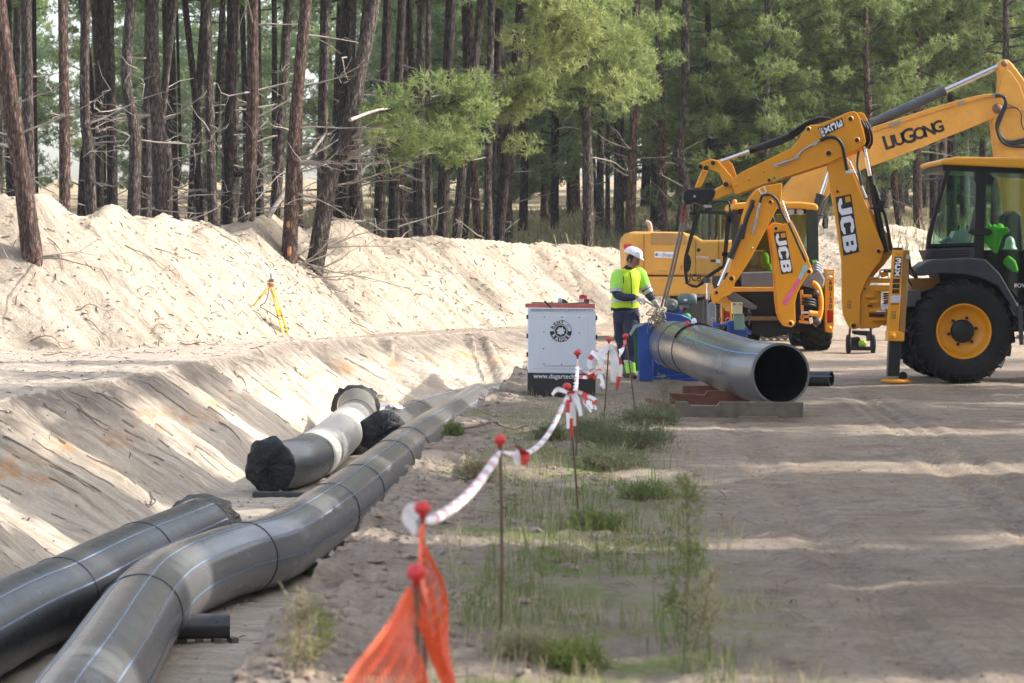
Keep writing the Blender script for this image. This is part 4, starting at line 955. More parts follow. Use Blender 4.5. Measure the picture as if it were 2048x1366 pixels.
mb = MB(); mb.plate([(1782, 591), (1801, 591), (1799.5, 605), (1781, 605)], SY - .004, .004); mb.build('notice_sticker', paint('pale_lilac_notice', (.55, .57, .72), .5), j1)
mb = MB(); mb.plate([(1782, 607), (1798, 607), (1798, 609), (1782, 609)], SY - .004, .004); mb.build('black_sticker', M_BLACK, j1)
for (x, y, Yq) in ((1784, 622, SY), (1695, 601, BY - .17)):
    mb = MB(); mb.plate([(x, y), (x + 8, y), (x + 7, y + 16), (x - 1, y + 16)], Yq - .004, .004); s_ = mb.build('warning_sticker', paint('dark_amber_print', (.30, .15, .02), .5), j1)
    mb = MB(); mb.plate([(x + 1, y + 7), (x + 4, y + 1.5), (x + 7, y + 7)], Yq - .007, .003); mb.plate([(x + 1, y + 10), (x + 3, y + 10), (x + 3, y + 14), (x + 1, y + 14)], Yq - .007, .003); mb.build('warning_mark', M_YEL, s_)
mb = MB(); mb.tube(catmull([P(1816, 505, SY + .15), P(1819, 530, SY + .1), P(1816, 555, SY + .2), P(1822, 570, SY + .5)], 6), .014, 7); mb.tube(catmull([P(1819, 512, SY + .1), P(1822, 535, SY + .1), P(1830, 556, SY + .5)], 6), .012, 7); mb.build('hydraulic_hose', M_HOSE, j1)
mb = MB(); mb.box(P(1816, 514, SY), (.05, .05, .06)); mb.build('hose_coupling', M_STEEL, j1, bevel=.006)
# boom (lower member): two side plates
boomo = [(1654, 328), (1690, 313), (1701, 334), (1722, 385), (1741, 428), (1766, 492), (1768, 500), (1764, 512), (1761, 523), (1750, 536), (1739, 551), (1728, 572), (1721, 592), (1720, 652), (1714, 658), (1706, 659), (1699, 656), (1692, 643), (1686, 628), (1684, 602), (1683, 523), (1668, 420), (1661, 380)]
mb = MB(); mb.plate(boomo, BY - .17, .06); mb.build('boom_plate', M_YEL, j1, bevel=.008)
far = [(x + 3 if y > 480 else x, y) for x, y in boomo]
far = [(1660, 330), (1692, 313), (1706, 334), (1745, 425), (1777, 470), (1786, 492), (1787, 505), (1768, 530), (1748, 552), (1735, 580), (1724, 600), (1722, 650), (1706, 657), (1692, 640), (1688, 600), (1686, 520)]
mb = MB(); mb.plate(far, BY + .12, .06); mb.build('boom_plate', M_YEL, j1, bevel=.008)
mb = MB(); mb.plate([(1665, 335), (1692, 322), (1735, 430), (1752, 490), (1730, 545), (1712, 590), (1710, 645), (1700, 640), (1694, 600), (1692, 520)], BY - .11, .23); mb.build('boom_web', M_YEL, j1)
mb = MB()
for x, y, r in ((1675, 382, .035), (1757, 502, .045), (1707, 651, .05), (1729, 577, .02)): pin(mb, x, y, BY - .17, r, .02)
each(mb, 'pivot_boss', M_YEL, j1)
mb = MB()
for x, y, r in ((1675, 382, .02), (1757, 502, .026), (1707, 651, .03), (1729, 577, .015)): mb.cyl(P(x, y, BY - .17), P(x, y, BY - .205), r, 12)
each(mb, 'pivot_pin', M_BODYK, j1)
label_plate(j1, [(1671, 394.5), (1702, 388), (1718.5, 504), (1687, 511.5)], BY - .175, 'JCB', 'rot')
mb = MB(); mb.plate([(1690, 394), (1699.5, 392), (1701.5, 403), (1691.5, 405.5)], BY - .187, .004); mb.build('small_badge', M_YEL, j1)
# dipper (upper member)
dip = [(1703, 223), (1708, 222.5), (1714, 226), (1720, 236), (1732, 282), (1729, 290), (1718, 296), (1657, 327), (1530, 368), (1474, 389), (1469, 385), (1461, 361), (1486, 343), (1586, 294), (1616, 254), (1621, 250), (1640, 249), (1697, 224)]
mb = MB(); mb.plate(dip, BY - .24, .06); mb.build('dipper_plate', M_YEL, j1, bevel=.01)
mb = MB(); mb.plate([(x + 15, y + 2) if x > 1690 else (x + 4, y + 2) for x, y in dip], BY + .2, .06); mb.build('dipper_plate', M_YEL, j1, bevel=.01)
mb = MB(); mb.plate([(1690, 292), (1590, 345), (1530, 364), (1476, 384), (1468, 364), (1590, 300), (1625, 262), (1690, 240)], BY - .18, .38); mb.build('dipper_web', M_YEL, j1)
for x0, y0 in ((1722, 240), (1727, 241), (1733, 243)):
    mb = MB(); mb.tube(catmull([P(x0, y0, BY - .1 + (x0 - 1722) * .02), P(x0 + 8, y0 + 16, BY - .1), P(x0 + 11, y0 + 40, BY - .05), P(x0 + 4, y0 + 54, BY)], 6), .018, 8); mb.build('hydraulic_hose', M_HOSE, j1)
mb = MB()
for x, y, r in ((1701, 237.5, .045), (1714, 280, .045), (1657, 306.5, .055), (1617, 258, .04), (1538, 360, .04), (1593, 276, .02), (1527, 343, .02), (1498, 358, .025), (1471, 370, .025)): pin(mb, x, y, BY - .24, r, .02)
each(mb, 'pivot_boss', M_YEL, j1)
mb = MB()
for x, y, r in ((1701, 237.5, .03), (1714, 280, .03), (1657, 306.5, .034), (1617, 258, .024), (1538, 360, .022)): mb.cyl(P(x, y, BY - .24), P(x, y, BY - .275), r, 12)
each(mb, 'pivot_pin', M_BODYK, j1)
# plate 3CX ECO
A, B_, C_, D_ = (1689, 248), (1683, 235.5), (1647, 253), (1651.5, 271.5)
label_plate(j1, [(1683, 235.5), (1689, 251.5), (1651, 271), (1644, 254.5)], BY - .245, '3CX', 'stack')
mb = MB(); mb.plate([(1638, 257), (1643.5, 254.5), (1650, 271.5), (1644.5, 274)], BY - .247, .005); mb.build('eco_plate', M_WHITE, j1)
place_text('ECO', .10, M_BLACK, P(1644, 264.5, BY - .252), -67, j1, 'eco_lettering', bold=.001, sx=.8)
for (x, y) in ((1532, 352), (1544, 350)):
    mb = MB(); mb.plate([(x, y), (x + 10, y - 2), (x + 12, y + 10), (x + 1, y + 14)], BY - .245, .004); s_ = mb.build('warning_sticker', paint('amber_sticker', (.62, .36, .03), .5), j1)
    mb = MB(); mb.plate([(x + 3, y + 9), (x + 3, y + 3), (x + 8, y + 6)], BY - .249, .003); mb.build('warning_mark', M_BLACK, s_)
mb = MB(); mb.plate([(1541, 344), (1548, 342), (1548, 350), (1541, 351)], BY - .245, .004); mb.plate([(1555, 353), (1563, 351), (1564, 358), (1556, 359)], BY - .245, .004); mb.build('warning_sticker', paint('amber_sticker', (.62, .36, .03), .5), j1)
mb = MB(); mb.tube(catmull([P(1549, 331, BY - .27), P(1565, 326, BY - .29), P(1590, 317, BY - .27), P(1604, 302, BY - .27), P(1628, 287, BY - .27), P(1640, 281, BY - .28)], 6), .014, 8)
for x, y in ((1553, 330), (1568, 325), (1592, 314), (1629, 287)): mb.box(P(x, y, BY - .26), (.07, .05, .05), Matrix.Rotation(R(-25), 3, 'Y'))
mb.build('steel_pipe', M_STEEL, j1)
mb = MB(); mb.tube(catmull([P(1640, 281, BY - .28), P(1655, 275, BY - .3), P(1672, 276, BY - .31), P(1684, 290, BY - .3), P(1689, 312, BY - .28), P(1694, 340, BY - .22), P(1688, 318, BY - .2)][:6], 6), .024, 8); mb.build('hydraulic_hose', M_HOSE, j1)
# boom ram, bundles of steel pipe and hose on the front of the boom
ram(j1, P(1727, 288, BY), P(1771, 505, BY), .30, .047, .026, 'boom_ram')
mb = MB(); mb.tube([P(1749, 370, BY - .03), P(1762, 410, BY - .06), P(1770, 430, BY - .05), P(1778, 470, BY - .02), P(1782, 500, BY)], .022, 8); mb.build('hydraulic_hose', M_HOSE, j1)
mb = MB(); mb.box(P(1761, 412, BY - .04), (.09, .1, .16), Matrix.Rotation(R(12), 3, 'Y')); mb.box(P(1750, 417, BY - .05), (.12, .1, .03), Matrix.Rotation(R(5), 3, 'Y')); mb.build('ram_valve', M_BODYK, j1, bevel=.01)
for (x0, y0, x1, y1, x2, y2) in ((1690, 318, 1706, 372, 1728, 410), (1694, 316, 1712, 370, 1732, 414), (1699, 322, 1716, 360, 1738, 424)):
    mb = MB(); mb.tube(catmull([P(x0, y0, BY - .1), P(x1, y1, BY - .12), P(x2, y2, BY - .1)], 8), .011, 7); mb.build('steel_pipe', M_STEEL, j1)
for (a, b, c, d) in ((1688, 340, 1700, 372), (1704, 362, 1716, 384), (1722, 372, 1732, 396), (1724, 396, 1733, 424)):
    mb = MB(); mb.tube([P(a, b, BY - .14), P(c, d, BY - .14)], .024, 7); mb.build('taped_joint', paint('pale_tape', (.50, .49, .46), .7), j1)
mb = MB(); mb.box(P(1700, 343, BY - .15), (.13, .05, .05)); mb.build('white_clamp', M_WHITE, j1, bevel=.006)
mb = MB(); mb.tube(catmull([P(1717, 303, BY), P(1715, 330, BY - .06), P(1719, 348, BY - .1), P(1726, 380, BY - .12), P(1733, 398, BY - .1)], 6), .018, 8); mb.build('hydraulic_hose', M_HOSE, j1)
mb = MB(); mb.tube(catmull([P(1733, 415, BY - .05), P(1744, 460, BY - .05), P(1764, 496, BY - .02)], 6), .02, 8); mb.build('hydraulic_hose', M_HOSE, j1)
# dipper ram along the top, bucket lever, link, tip
ram(j1, P(1441, 323, BY), P(1592, 268, BY), .39, .045, .024, 'bucket_ram')
mb = MB(); mb.plate([(1500, 298), (1590, 262), (1612, 244), (1660, 234), (1662, 238), (1618, 252), (1590, 276), (1560, 290), (1520, 302)], BY - .08, .2); mb.build('hose_bundle', M_HOSE, j1, bevel=.02)
mb = MB(); mb.tube(catmull([P(1578, 268, BY - .1), P(1612, 246, BY - .1), P(1640, 236, BY - .1), P(1665, 238, BY - .1)], 6), .02, 8); mb.tube(catmull([P(1630, 244, BY), P(1648, 236, BY), P(1668, 243, BY)], 6), .016, 8); mb.build('hydraulic_hose', M_HOSE, j1)
for dy, dxx in ((-.18, 0), (.14, 22)):
    mb = MB(); mb.plate([(1398 + dxx, 334), (1401 + dxx, 325), (1422 + dxx, 317), (1436 + dxx, 321), (1444 + dxx, 330), (1470 + dxx * .3, 360), (1464, 372), (1452, 372), (1447, 366), (1440 + dxx, 348), (1425 + dxx, 340), (1410 + dxx, 338)], BY + dy, .05); mb.build('bucket_lever', M_YEL, j1, bevel=.01)
mb = MB(); mb.plate([(1405, 339), (1416, 342), (1402, 376), (1390, 376)], BY - .1, .16); mb.build('bucket_link', M_YEL, j1, bevel=.012)
mb = MB()
for x, y, r in ((1401, 333, .03), (1426, 326, .03), (1412, 336, .035), (1452, 369, .035)): mb.cyl(P(x, y, BY - .19), P(x, y, BY - .215), r, 12)
each(mb, 'pivot_pin', M_BODYK, j1)
mb = MB(); mb.plate([(1462, 363), (1470, 384), (1432, 400), (1424, 396), (1428, 380), (1448, 369)], BY - .14, .28); mb.build('dipper_nose', M_YEL, j1, bevel=.02)
mb = MB(); mb.plate([(1367, 384), (1374, 378), (1425, 377), (1432, 382), (1430, 392), (1424, 400), (1412, 405), (1410, 410), (1402, 410), (1390, 404), (1372, 411), (1366, 400)], BY - .15, .3); mb.build('quick_hitch', M_BODYK, j1, bevel=.02)
mb = MB(); mb.plate([(1405, 408), (1422, 410), (1424, 415), (1412, 416)], BY - .08, .1); mb.build('hitch_tooth', M_STEEL, j1, bevel=.01)
mb = MB(); pin(mb, 1389.5, 393, BY - .15, .02, .01); mb.build('hitch_bolt', M_STEEL, j1)
# chain slings from the hitch down to the clamp
sl = thing('lifting_slings', P(1326, 614, WY), 'two long grey slings running from the near backhoe hitch down to the pipe clamp', 'sling')
top = P(1366, 446, BY - .1)
for dx in (-2.5, 2.5):
    mb = MB(); a = top + Vector((dx * .008, 0, 0)); b = P(1326 + dx * 1.3, 613, WY + .5)
    mb.tube([a.lerp(b, k / 10) + Vector((0, .0, -.03 * math.sin(math.pi * k / 10))) for k in range(11)], .017, 6); mb.build('sling', paint('grey_sling', (.22, .19, .17), .8), sl)
mb = MB()
for k in range(3):
    c = P(1368 - k * 1.0, 416 + k * 13, BY - .1); mb.tube([c + Vector((math.cos(j * .785) * .03, .01 * k, math.sin(j * .785) * .045)) for j in range(9)], .012, 6)
mb.build('shackle', paint('red_shackle', (.35, .05, .03), .5), sl)
mb = MB(); mb.tube([P(1369, 400, BY - .1), P(1368, 418, BY - .1)], .016, 8); mb.build('hook', M_DKSTEEL, sl)

# ================= second backhoe loader (seen from behind) =================
SY2 = 44.5; g2 = ground_z(4.6, SY2)
j2 = thing('backhoe_loader', (4.6, SY2, g2), 'second yellow backhoe loader seen from behind, cab door open, numbered 60120', 'backhoe loader', 'backhoe loaders')
wheel(j2, P(1632, 668, SY2 + .75) - Vector((0, 0, 0)) + Vector((0, 0, g2 + .70 - P(1632, 668, SY2 + .75).z)), .70, .48, .36, axis='X', side=1)
wheel(j2, Vector((P(1470, 668, SY2 + .75).x, SY2 + .75, g2 + .70)), .70, .48, .36, axis='X', side=-1)
for x in (P(1600, 668, SY2 + 3).x, P(1500, 668, SY2 + 3).x): wheel(j2, Vector((x, SY2 + 3.1, g2 + .5)), .5, .34, .27, lug=18, axis='X', side=1)
mb = MB(); mb.plate([(1462, 590), (1640, 590), (1650, 655), (1600, 664), (1560, 672), (1535, 676), (1510, 668), (1462, 655)], SY2 + .3, 2.6); mb.build('chassis', M_BODYK, j2, bevel=.02)
mb = MB(); mb.plate([(1485, 500), (1620, 500), (1620, 600), (1485, 600)], SY2 + 1.9, 1.4); mb.build('engine_hood', M_YEL, j2, bevel=.03)
mb = MB(); mb.plate([(1440, 574), (1655, 574), (1655, 582), (1440, 584)], SY2 + .05, .2); mb.build('rear_crossbeam', M_YEL2, j2, bevel=.01)
mb = MB(); mb.plate([(1455, 584), (1655, 582), (1655, 600), (1455, 600)], SY2 + .15, .1); mb.build('rear_recess', M_BODYK, j2)
mb = MB(); mb.plate([(1440, 634), (1655, 632), (1655, 640), (1440, 642)], SY2, .2); mb.build('rear_crossbeam', paint('dull_brown_rail', (.16, .09, .04), .7), j2, bevel=.01)
# posts
mb = MB(); mb.plate([(1650, 538), (1669, 539), (1668, 650), (1664, 666), (1652, 664), (1650, 640)], SY2 - .12, .22); mb.build('stabiliser_post', M_YEL, j2, bevel=.01)
mb = MB(); mb.plate([(1443, 560), (1462, 560), (1464, 650), (1443, 650)], SY2 - .12, .22); mb.build('stabiliser_post', M_YEL, j2, bevel=.01)
for i, ch in enumerate('60120'): place_text(ch, .115, M_BLACK, P(1661, 565.5 + i * 12, SY2 - .128), 0, j2, 'fleet_number', bold=.003)
place_text('0', .115, M_BLACK, P(1450, 611, SY2 - .128), 0, j2, 'fleet_number', bold=.003)
mb = MB(); mb.plate([(1655, 542), (1666, 542), (1665, 547), (1654, 547)], SY2 - .126, .006); mb.lathe([(0, -.004), (.055, -.004), (.055, .004)], P(1659, 553.5, SY2 - .124), 'Y', 18, sc=(1, .5)); mb.build('white_sticker', paint('off_white_sticker', (.6, .58, .5), .5), j2)
for (a, b, c, d) in ((1656, 622, 1665, 643), (1448, 618, 1458, 640)):
    mb = MB(); mb.plate([(a - 1, b - 2), (c + 1, b), (c + 1, d + 1), (a - 1, d + 3)], SY2 - .135, .02); mb.build('lamp_housing', M_BODYK, j2)
    mb = MB(); mb.plate([(a + .5, b), (c - .5, b + 1.5), (c - .5, d - 1), (a + .5, d)], SY2 - .15, .02); mb.build('tail_lamp', M_LAMPR, j2, bevel=.004)
mb = MB(); pin(mb, 1659, 656, SY2 - .12, .045, .02); each(mb, 'pin_boss', M_YEL, j2)
# cab
c0, c1 = SY2 + .35, SY2 + 1.75
mb = MB(); mb.plate([(1464, 412), (1469, 406), (1500, 403.5), (1600, 403.5), (1632, 407), (1637, 413), (1636, 421), (1600, 417), (1500, 416), (1465, 420)], c0 - .1, c1 - c0 + .2); mb.build('cab_roof', M_ROOF, j2, bevel=.03)
for q in ([(1464, 420), (1476, 420), (1484, 560), (1464, 560)], [(1612, 420), (1636, 420), (1638, 540), (1616, 560)]):
    mb = MB(); mb.plate(q, c0, .06); mb.build('cab_pillar', paint('dark_green_black', (.025, .04, .035), .3), j2, bevel=.006)
    mb = MB(); mb.plate(q, c1, .06); mb.build('cab_pillar', paint('dark_green_black', (.025, .04, .035), .3), j2, bevel=.006)
mb = MB(); mb.plate([(1476, 417), (1612, 418), (1612, 428), (1476, 428)], c0 + .01, .04); mb.build('rear_header', M_BODYK, j2)
mb = MB(); mb.plate([(1477, 429), (1612, 429), (1616, 545), (1484, 545)], c0 + .03, .008); mb.build('rear_window', M_GLASSD, j2)
mb = MB(); mb.plate([(1484, 545), (1640, 540), (1648, 560), (1640, 574), (1484, 574)], c0 - .2, .5); mb.build('rear_console', paint('blue_grey_console', (.13, .15, .18), .5), j2, bevel=.02)
mb = MB(); mb.plate([(1530, 500), (1562, 498), (1566, 560), (1528, 560)], c0 + .5, .4); mb.build('seat', M_BODYK, j2, bevel=.03)
for x in (1582, 1600):
    mb = MB(); mb.lathe([(0, -.02), (.055, -.02), (.065, 0), (.05, .05), (0, .06)], P(x, 423, c0), 'Y', 16); mb.build('work_lamp', paint('lamp_glass', (.45, .5, .5), .15), j2)
mb = MB(); mb.ball(P(1469, 404, c0 + .2), (.045, .045, .05), 12, 8); mb.build('beacon', M_ORANGE, j2)
mb = MB(); mb.tube(catmull([P(1425, 404, c0 + .3), P(1440, 402, c0 + .3), P(1455, 403, c0 + .3), P(1459, 410, c0 + .3), P(1460, 425, c0 + .3)], 5), .018, 7); mb.build('mirror_arm', M_BODYK, j2)
mb = MB(); mb.plate([(1646, 434), (1655, 433), (1657, 440), (1656, 456), (1648, 458), (1644, 450)], c0, .04); o = mb.build('mirror', M_BODYK, j2, bevel=.01)
mb = MB(); mb.plate([(1648, 436), (1654, 435), (1655, 441), (1654, 454), (1649, 455)], c0 - .006, .006); mb.build('mirror_glass', paint('mirror_face', (.5, .6, .5), .08, .9, dust=0), o)
mb = MB(); mb.tube([P(1636, 430, c0), P(1647, 432, c0)], .012, 6); mb.build('mirror_arm', M_BODYK, j2)
# open door
dY = c0 - .1
outer = [(1392, 419), (1396, 419), (1463, 424), (1452, 533), (1441, 541), (1424, 552), (1412, 562), (1402, 575), (1399, 577), (1374, 573), (1371, 569), (1367, 535), (1368, 515), (1374, 492)]
inner = [(1401, 427), (1453, 430), (1445, 532), (1437, 535), (1420, 546), (1405, 558), (1396, 571), (1377, 568), (1374, 540), (1375, 515), (1380, 495)]
def loop_frame(mb, outer, inner, Y, th):
    """frame between two matching outlines"""
    def res(pl, n):
        pts = [Vector(p) for p in pl]; cum = [0]
        for i in range(len(pts)): cum.append(cum[-1] + (pts[(i + 1) % len(pts)] - pts[i]).length)
        out = []
        for k in range(n):
            s_ = cum[-1] * k / n
            for i in range(len(pts)):
                if cum[i] <= s_ <= cum[i + 1]: out.append(pts[i].lerp(pts[(i + 1) % len(pts)], (s_ - cum[i]) / max(1e-6, cum[i + 1] - cum[i]))); break
        return out
    I = res(inner, 40); O = []
    po = [Vector(p) for p in outer]
    for q in I:
        best = None
        for i in range(len(po)):
            a, b = po[i], po[(i + 1) % len(po)]; t = max(0, min(1, (q - a).dot(b - a) / (b - a).length_squared)); c = a.lerp(b, t)
            if best is None or (c - q).length < (best - q).length: best = c
        O.append(best)
    n = len(I); vs = [P(p.x, p.y, Y) for p in O] + [P(p.x, p.y, Y) for p in I]; vs += [v + Vector((0, th, 0)) for v in vs]
    for k in range(n):
        k2 = (k + 1) % n
        mb.add([vs[k], vs[k2], vs[n + k2], vs[n + k], vs[2 * n + k], vs[2 * n + k2], vs[3 * n + k2], vs[3 * n + k]], [(0, 3, 2, 1), (4, 5, 6, 7), (0, 1, 5, 4), (3, 7, 6, 2)])
mb = MB(); loop_frame(mb, outer, inner, dY, .05); dr = mb.build('open_door', M_BODYK, j2)
mb = MB(); mb.plate(inner, dY + .02, .006); mb.build('door_glass', glass('clean_door_glass', (.80, .84, .74), .04), dr)
mb = MB(); mb.plate([(1374, 506), (1380, 512), (1383, 525), (1380, 540), (1375, 545), (1371, 530)], dY - .02, .03); mb.build('door_lock', M_BODYK, dr, bevel=.01)
mb = MB(); mb.lathe([(0, -.03), (.03, -.03), (.035, 0)], P(1397, 500, dY), 'Y', 12); mb.build('door_knob', M_BODYK, dr)
place_text('JCB', .17, M_BLACK, P(1390.5, 556, dY - .001), -8, dr, 'door_lettering', bold=.004, sx=.85)
mb = MB(); mb.plate([(1392, 511), (1418, 513), (1418, 518), (1392, 516)], dY + .012, .003); mb.build('door_sticker', paint('faded_red_white_sticker', (.6, .38, .35), .5, var=.3, scale=20, dust=0), dr)
mb = MB(); mb.plate([(1421, 519), (1432, 519), (1432, 525), (1421, 524)], dY + .012, .003); mb.build('plate_dark', M_BLACK, dr); mb = MB(); mb.plate([(1432, 518), (1441, 519), (1441, 526), (1432, 525)], dY + .012, .003); mb.build('plate_light', paint('lilac_plate', (.6, .58, .66), .5), dr)
mb = MB(); mb.plate([(1455, 424), (1466, 423), (1470, 432), (1466, 446), (1456, 446)], dY, .1); mb.build('door_hinge', M_BODYK, j2, bevel=.01)
mb = MB(); mb.plate([(1444, 504), (1464, 505), (1464, 512), (1444, 512)], dY, .1); mb.build('door_hinge', M_BODYK, j2, bevel=.01)
# stabiliser ram left, grey lever
ram(j2, P(1416, 600, SY2 - .2), P(1416, 556, SY2 - .2), .8, .065, .035, 'stabiliser_ram', barrel=M_DKSTEEL)
mb = MB(); mb.tube([P(1411, 598, SY2 - .2), P(1411, 655, SY2 - .2)], .05, 10); mb.build('stabiliser_leg', M_DKSTEEL, j2)
mb = MB(); mb.plate([(1416, 610), (1422, 604), (1430, 606), (1432, 615), (1432, 645), (1426, 655), (1418, 650)], SY2 - .4, .1); mb.build('grey_lever', paint('blue_grey_lever', (.20, .23, .27), .5), j2, bevel=.01)
mb = MB(); mb.plate([(1426, 553), (1445, 551), (1460, 556), (1462, 575), (1430, 580), (1424, 565)], SY2 - .05, .15); mb.build('valve_block', M_DKSTEEL, j2, bevel=.01)
# backhoe arm folded (boom right, dipper left)
AY = SY2 - .95
boom2 = [(1538, 455), (1549, 445), (1572, 449), (1580, 440), (1594, 465), (1612, 505), (1624, 538), (1623, 545), (1616, 551), (1603, 570), (1594, 588), (1590, 606), (1591, 645), (1586, 652), (1577, 653), (1570, 651), (1562, 640), (1556, 625), (1553, 600), (1551, 565), (1546, 510)]
mb = MB(); mb.plate(boom2, AY, .08); mb.build('boom_plate', M_YEL, j2, bevel=.01)
mb = MB(); mb.plate([(x - 4, y) for x, y in boom2], AY + .28, .08); mb.build('boom_plate', M_YEL, j2, bevel=.01)
mb = MB(); mb.plate([(1542, 462), (1576, 450), (1610, 520), (1612, 545), (1585, 590), (1582, 640), (1566, 640), (1556, 590), (1550, 520)], AY + .08, .2); mb.build('boom_web', M_YEL, j2)
dip2 = [(1513, 380), (1530, 372), (1562, 366), (1565, 370), (1562, 402), (1536, 452), (1500, 520), (1477, 556), (1470, 566), (1466, 583), (1460, 590), (1446, 594), (1430, 608), (1426, 594), (1426, 586), (1432, 578), (1449, 568), (1462, 545), (1478, 478), (1488, 430), (1497, 402), (1503, 392)]
mb = MB(); mb.plate(dip2, AY - .08, .08); mb.build('dipper_plate', M_YEL, j2, bevel=.01)
mb = MB(); mb.plate([(x - 4, y + 1) for x, y in dip2], AY + .3, .06); mb.build('dipper_plate', M_YEL, j2, bevel=.01)
mb = MB(); mb.plate([(1515, 385), (1555, 372), (1556, 400), (1530, 450), (1495, 515), (1475, 550), (1470, 545), (1486, 480), (1500, 410)], AY, .3); mb.build('dipper_web', M_YEL, j2)
mb = MB()
for x, y, r in ((1505, 412, .045), (1541, 404, .04), (1552, 457, .04), (1463, 557, .05), (1433, 585, .04), (1504, 496, .02)): pin(mb, x, y, AY - .08, r * 1.3, .02)
for x, y, r in ((1618, 543, .05), (1581, 647, .05)): pin(mb, x, y, AY, r * 1.3, .02)
each(mb, 'pivot_boss', M_YEL, j2)
mb = MB()
for x, y, r in ((1505, 412, .035), (1541, 404, .03), (1552, 457, .03), (1463, 557, .04), (1433, 585, .03)): mb.cyl(P(x, y, AY - .08), P(x, y, AY - .12), r, 12)
for x, y, r in ((1618, 543, .035), (1581, 647, .035)): mb.cyl(P(x, y, AY), P(x, y, AY - .04), r, 12)
each(mb, 'pivot_pin', M_BODYK, j2)
label_plate(j2, [(1547.5, 465), (1571, 462), (1586, 545), (1563, 549)], AY - .005, 'JCB', 'rot')
mb = MB(); mb.plate([(1561, 467), (1570, 465.5), (1571.5, 474), (1562.5, 476)], AY - .016, .004); mb.build('small_badge', M_YEL, j2)
mb = MB(); mb.plate([(1564, 606), (1596, 556), (1602, 559), (1571, 612)], AY - .006, .005); mb.build('pink_sticker', M_PINK, j2)
mb = MB(); mb.plate([(1596, 556), (1608, 528), (1617, 533), (1602, 559)], AY - .006, .005); mb.build('pale_blue_sticker', M_CYAN, j2)
place_text('3CX', .17, M_WHITE, P(1523, 378, AY - .09), -62, j2, 'lettering', bold=.003)
ram(j2, P(1437, 572, AY - .12), P(1488, 450, AY - .12), .46, .055, .03, 'bucket_ram')
mb = MB(); mb.tube(catmull([P(1484, 478, AY - .1), P(1492, 440, AY - .1), P(1502, 415, AY - .1), P(1506, 400, AY - .1)], 5), .04, 8); mb.build('hydraulic_hose', M_HOSE, j2)
mb = MB(); mb.plate([(1450, 585), (1462, 580), (1500, 603), (1516, 614), (1510, 620), (1480, 612), (1458, 600)], AY, .16); mb.build('bucket_ram_body', paint('dull_grey_ram', (.085, .08, .075), .55), j2, bevel=.03)
mb = MB(); mb.plate([(1427, 592), (1440, 588), (1452, 596), (1462, 610), (1463, 624), (1452, 622), (1446, 606), (1436, 608)], AY + .1, .14); mb.build('quick_hitch', M_YEL2, j2, bevel=.012)
mb = MB(); mb.tube(catmull([P(1505, 468, AY - .11), P(1510, 450, AY - .12), P(1513, 435, AY - .12), P(1516, 420, AY - .12), P(1520, 405, AY - .12)], 6), .02, 8)
for x, y in ((1506, 462), (1511, 448), (1513, 440), (1517, 416)): mb.box(P(x, y, AY - .11), (.07, .06, .05))
mb.build('steel_pipe', M_STEEL, j2)
mb = MB(); mb.tube(catmull([P(1520, 405, AY - .12), P(1524, 393, AY - .14), P(1534, 389, AY - .15), P(1546, 392, AY - .15), P(1556, 404, AY - .13), P(1562, 422, AY - .1), P(1574, 446, AY - .08)], 6), .024, 8); mb.build('hydraulic_hose', M_HOSE, j2)
ram(j2, P(1563, 402, AY + .15), P(1606, 520, AY + .15), .36, .05, .028, 'boom_ram')
mb = MB(); mb.tube(catmull([P(1577, 446, AY + .02), P(1592, 480, AY + .02), P(1610, 520, AY + .02), P(1616, 545, AY + .1)], 6), .03, 8); mb.tube(catmull([P(1583, 446, AY + .1), P(1600, 482, AY + .1), P(1616, 520, AY + .1)], 6), .024, 8); mb.build('hydraulic_hose', M_HOSE, j2)
mb = MB(); mb.plate([(1496, 492), (1506, 480), (1512, 484), (1507, 496), (1500, 502)], AY - .086, .004); mb.build('warning_sticker', paint('amber_sticker', (.62, .36, .03), .5), j2)
# kingpost clutter between boom and right post
mb = MB(); mb.tube([P(1625 + math.cos(R(a)) * 17, 608 - math.sin(R(a)) * 42, SY2 - .3) for a in range(-80, 91, 10)], .07, 8, ry=[.05] * 18); mb.build('kingpost_casting', M_YEL, j2)
mb = MB(); mb.plate([(1590, 572), (1640, 572), (1640, 650), (1592, 652)], SY2 - .15, .1); mb.build('kingpost_back', M_BODYK, j2)
for k, y in enumerate((598, 604, 609)):
    mb = MB(); mb.tube(catmull([P(1598, y, SY2 - .35), P(1612, y - 1, SY2 - .45), P(1628, y + 2, SY2 - .4), P(1634, y + 10, SY2 - .3)], 5), .022, 7); mb.build('hydraulic_hose', M_HOSE, j2)
for (x0, y0, x1, y1) in ((1602, 592, 1624, 592), (1600, 634, 1618, 633), (1598, 643, 1618, 645), (1603, 580, 1605, 640)):
    mb = MB(); mb.bar(P(x0, y0, SY2 - .4), P(x1, y1, SY2 - .4), .05, .03, up=(0, 1, 0)); mb.build('casting_rib', M_YEL2, j2, bevel=.006)
mb = MB(); mb.cyl(P(1602, 625, SY2 - .45), P(1618, 625, SY2 - .45), .024, 12); mb.build('slew_ram_rod', M_CHROME, j2)
mb = MB(); mb.cyl(P(1618, 626, SY2 - .45), P(1634, 628, SY2 - .42), .05, 12); mb.build('slew_ram', M_YEL2, j2)
mb = MB(); mb.lathe([(0, -.06), (.07, -.05), (.075, 0), (.0, .01)], P(1634, 643, SY2 - .38), 'Y', 16); mb.lathe([(0, -.06), (.05, -.05), (.06, 0), (.0, .01)], P(1632, 586, SY2 - .38), 'Y', 16); mb.build('pivot_cap', M_DKSTEEL, j2)
mb = MB(); mb.plate([(1618, 636), (1625, 634), (1626, 646), (1620, 648)], SY2 - .46, .04); mb.build('white_tag', M_WHITE, j2)
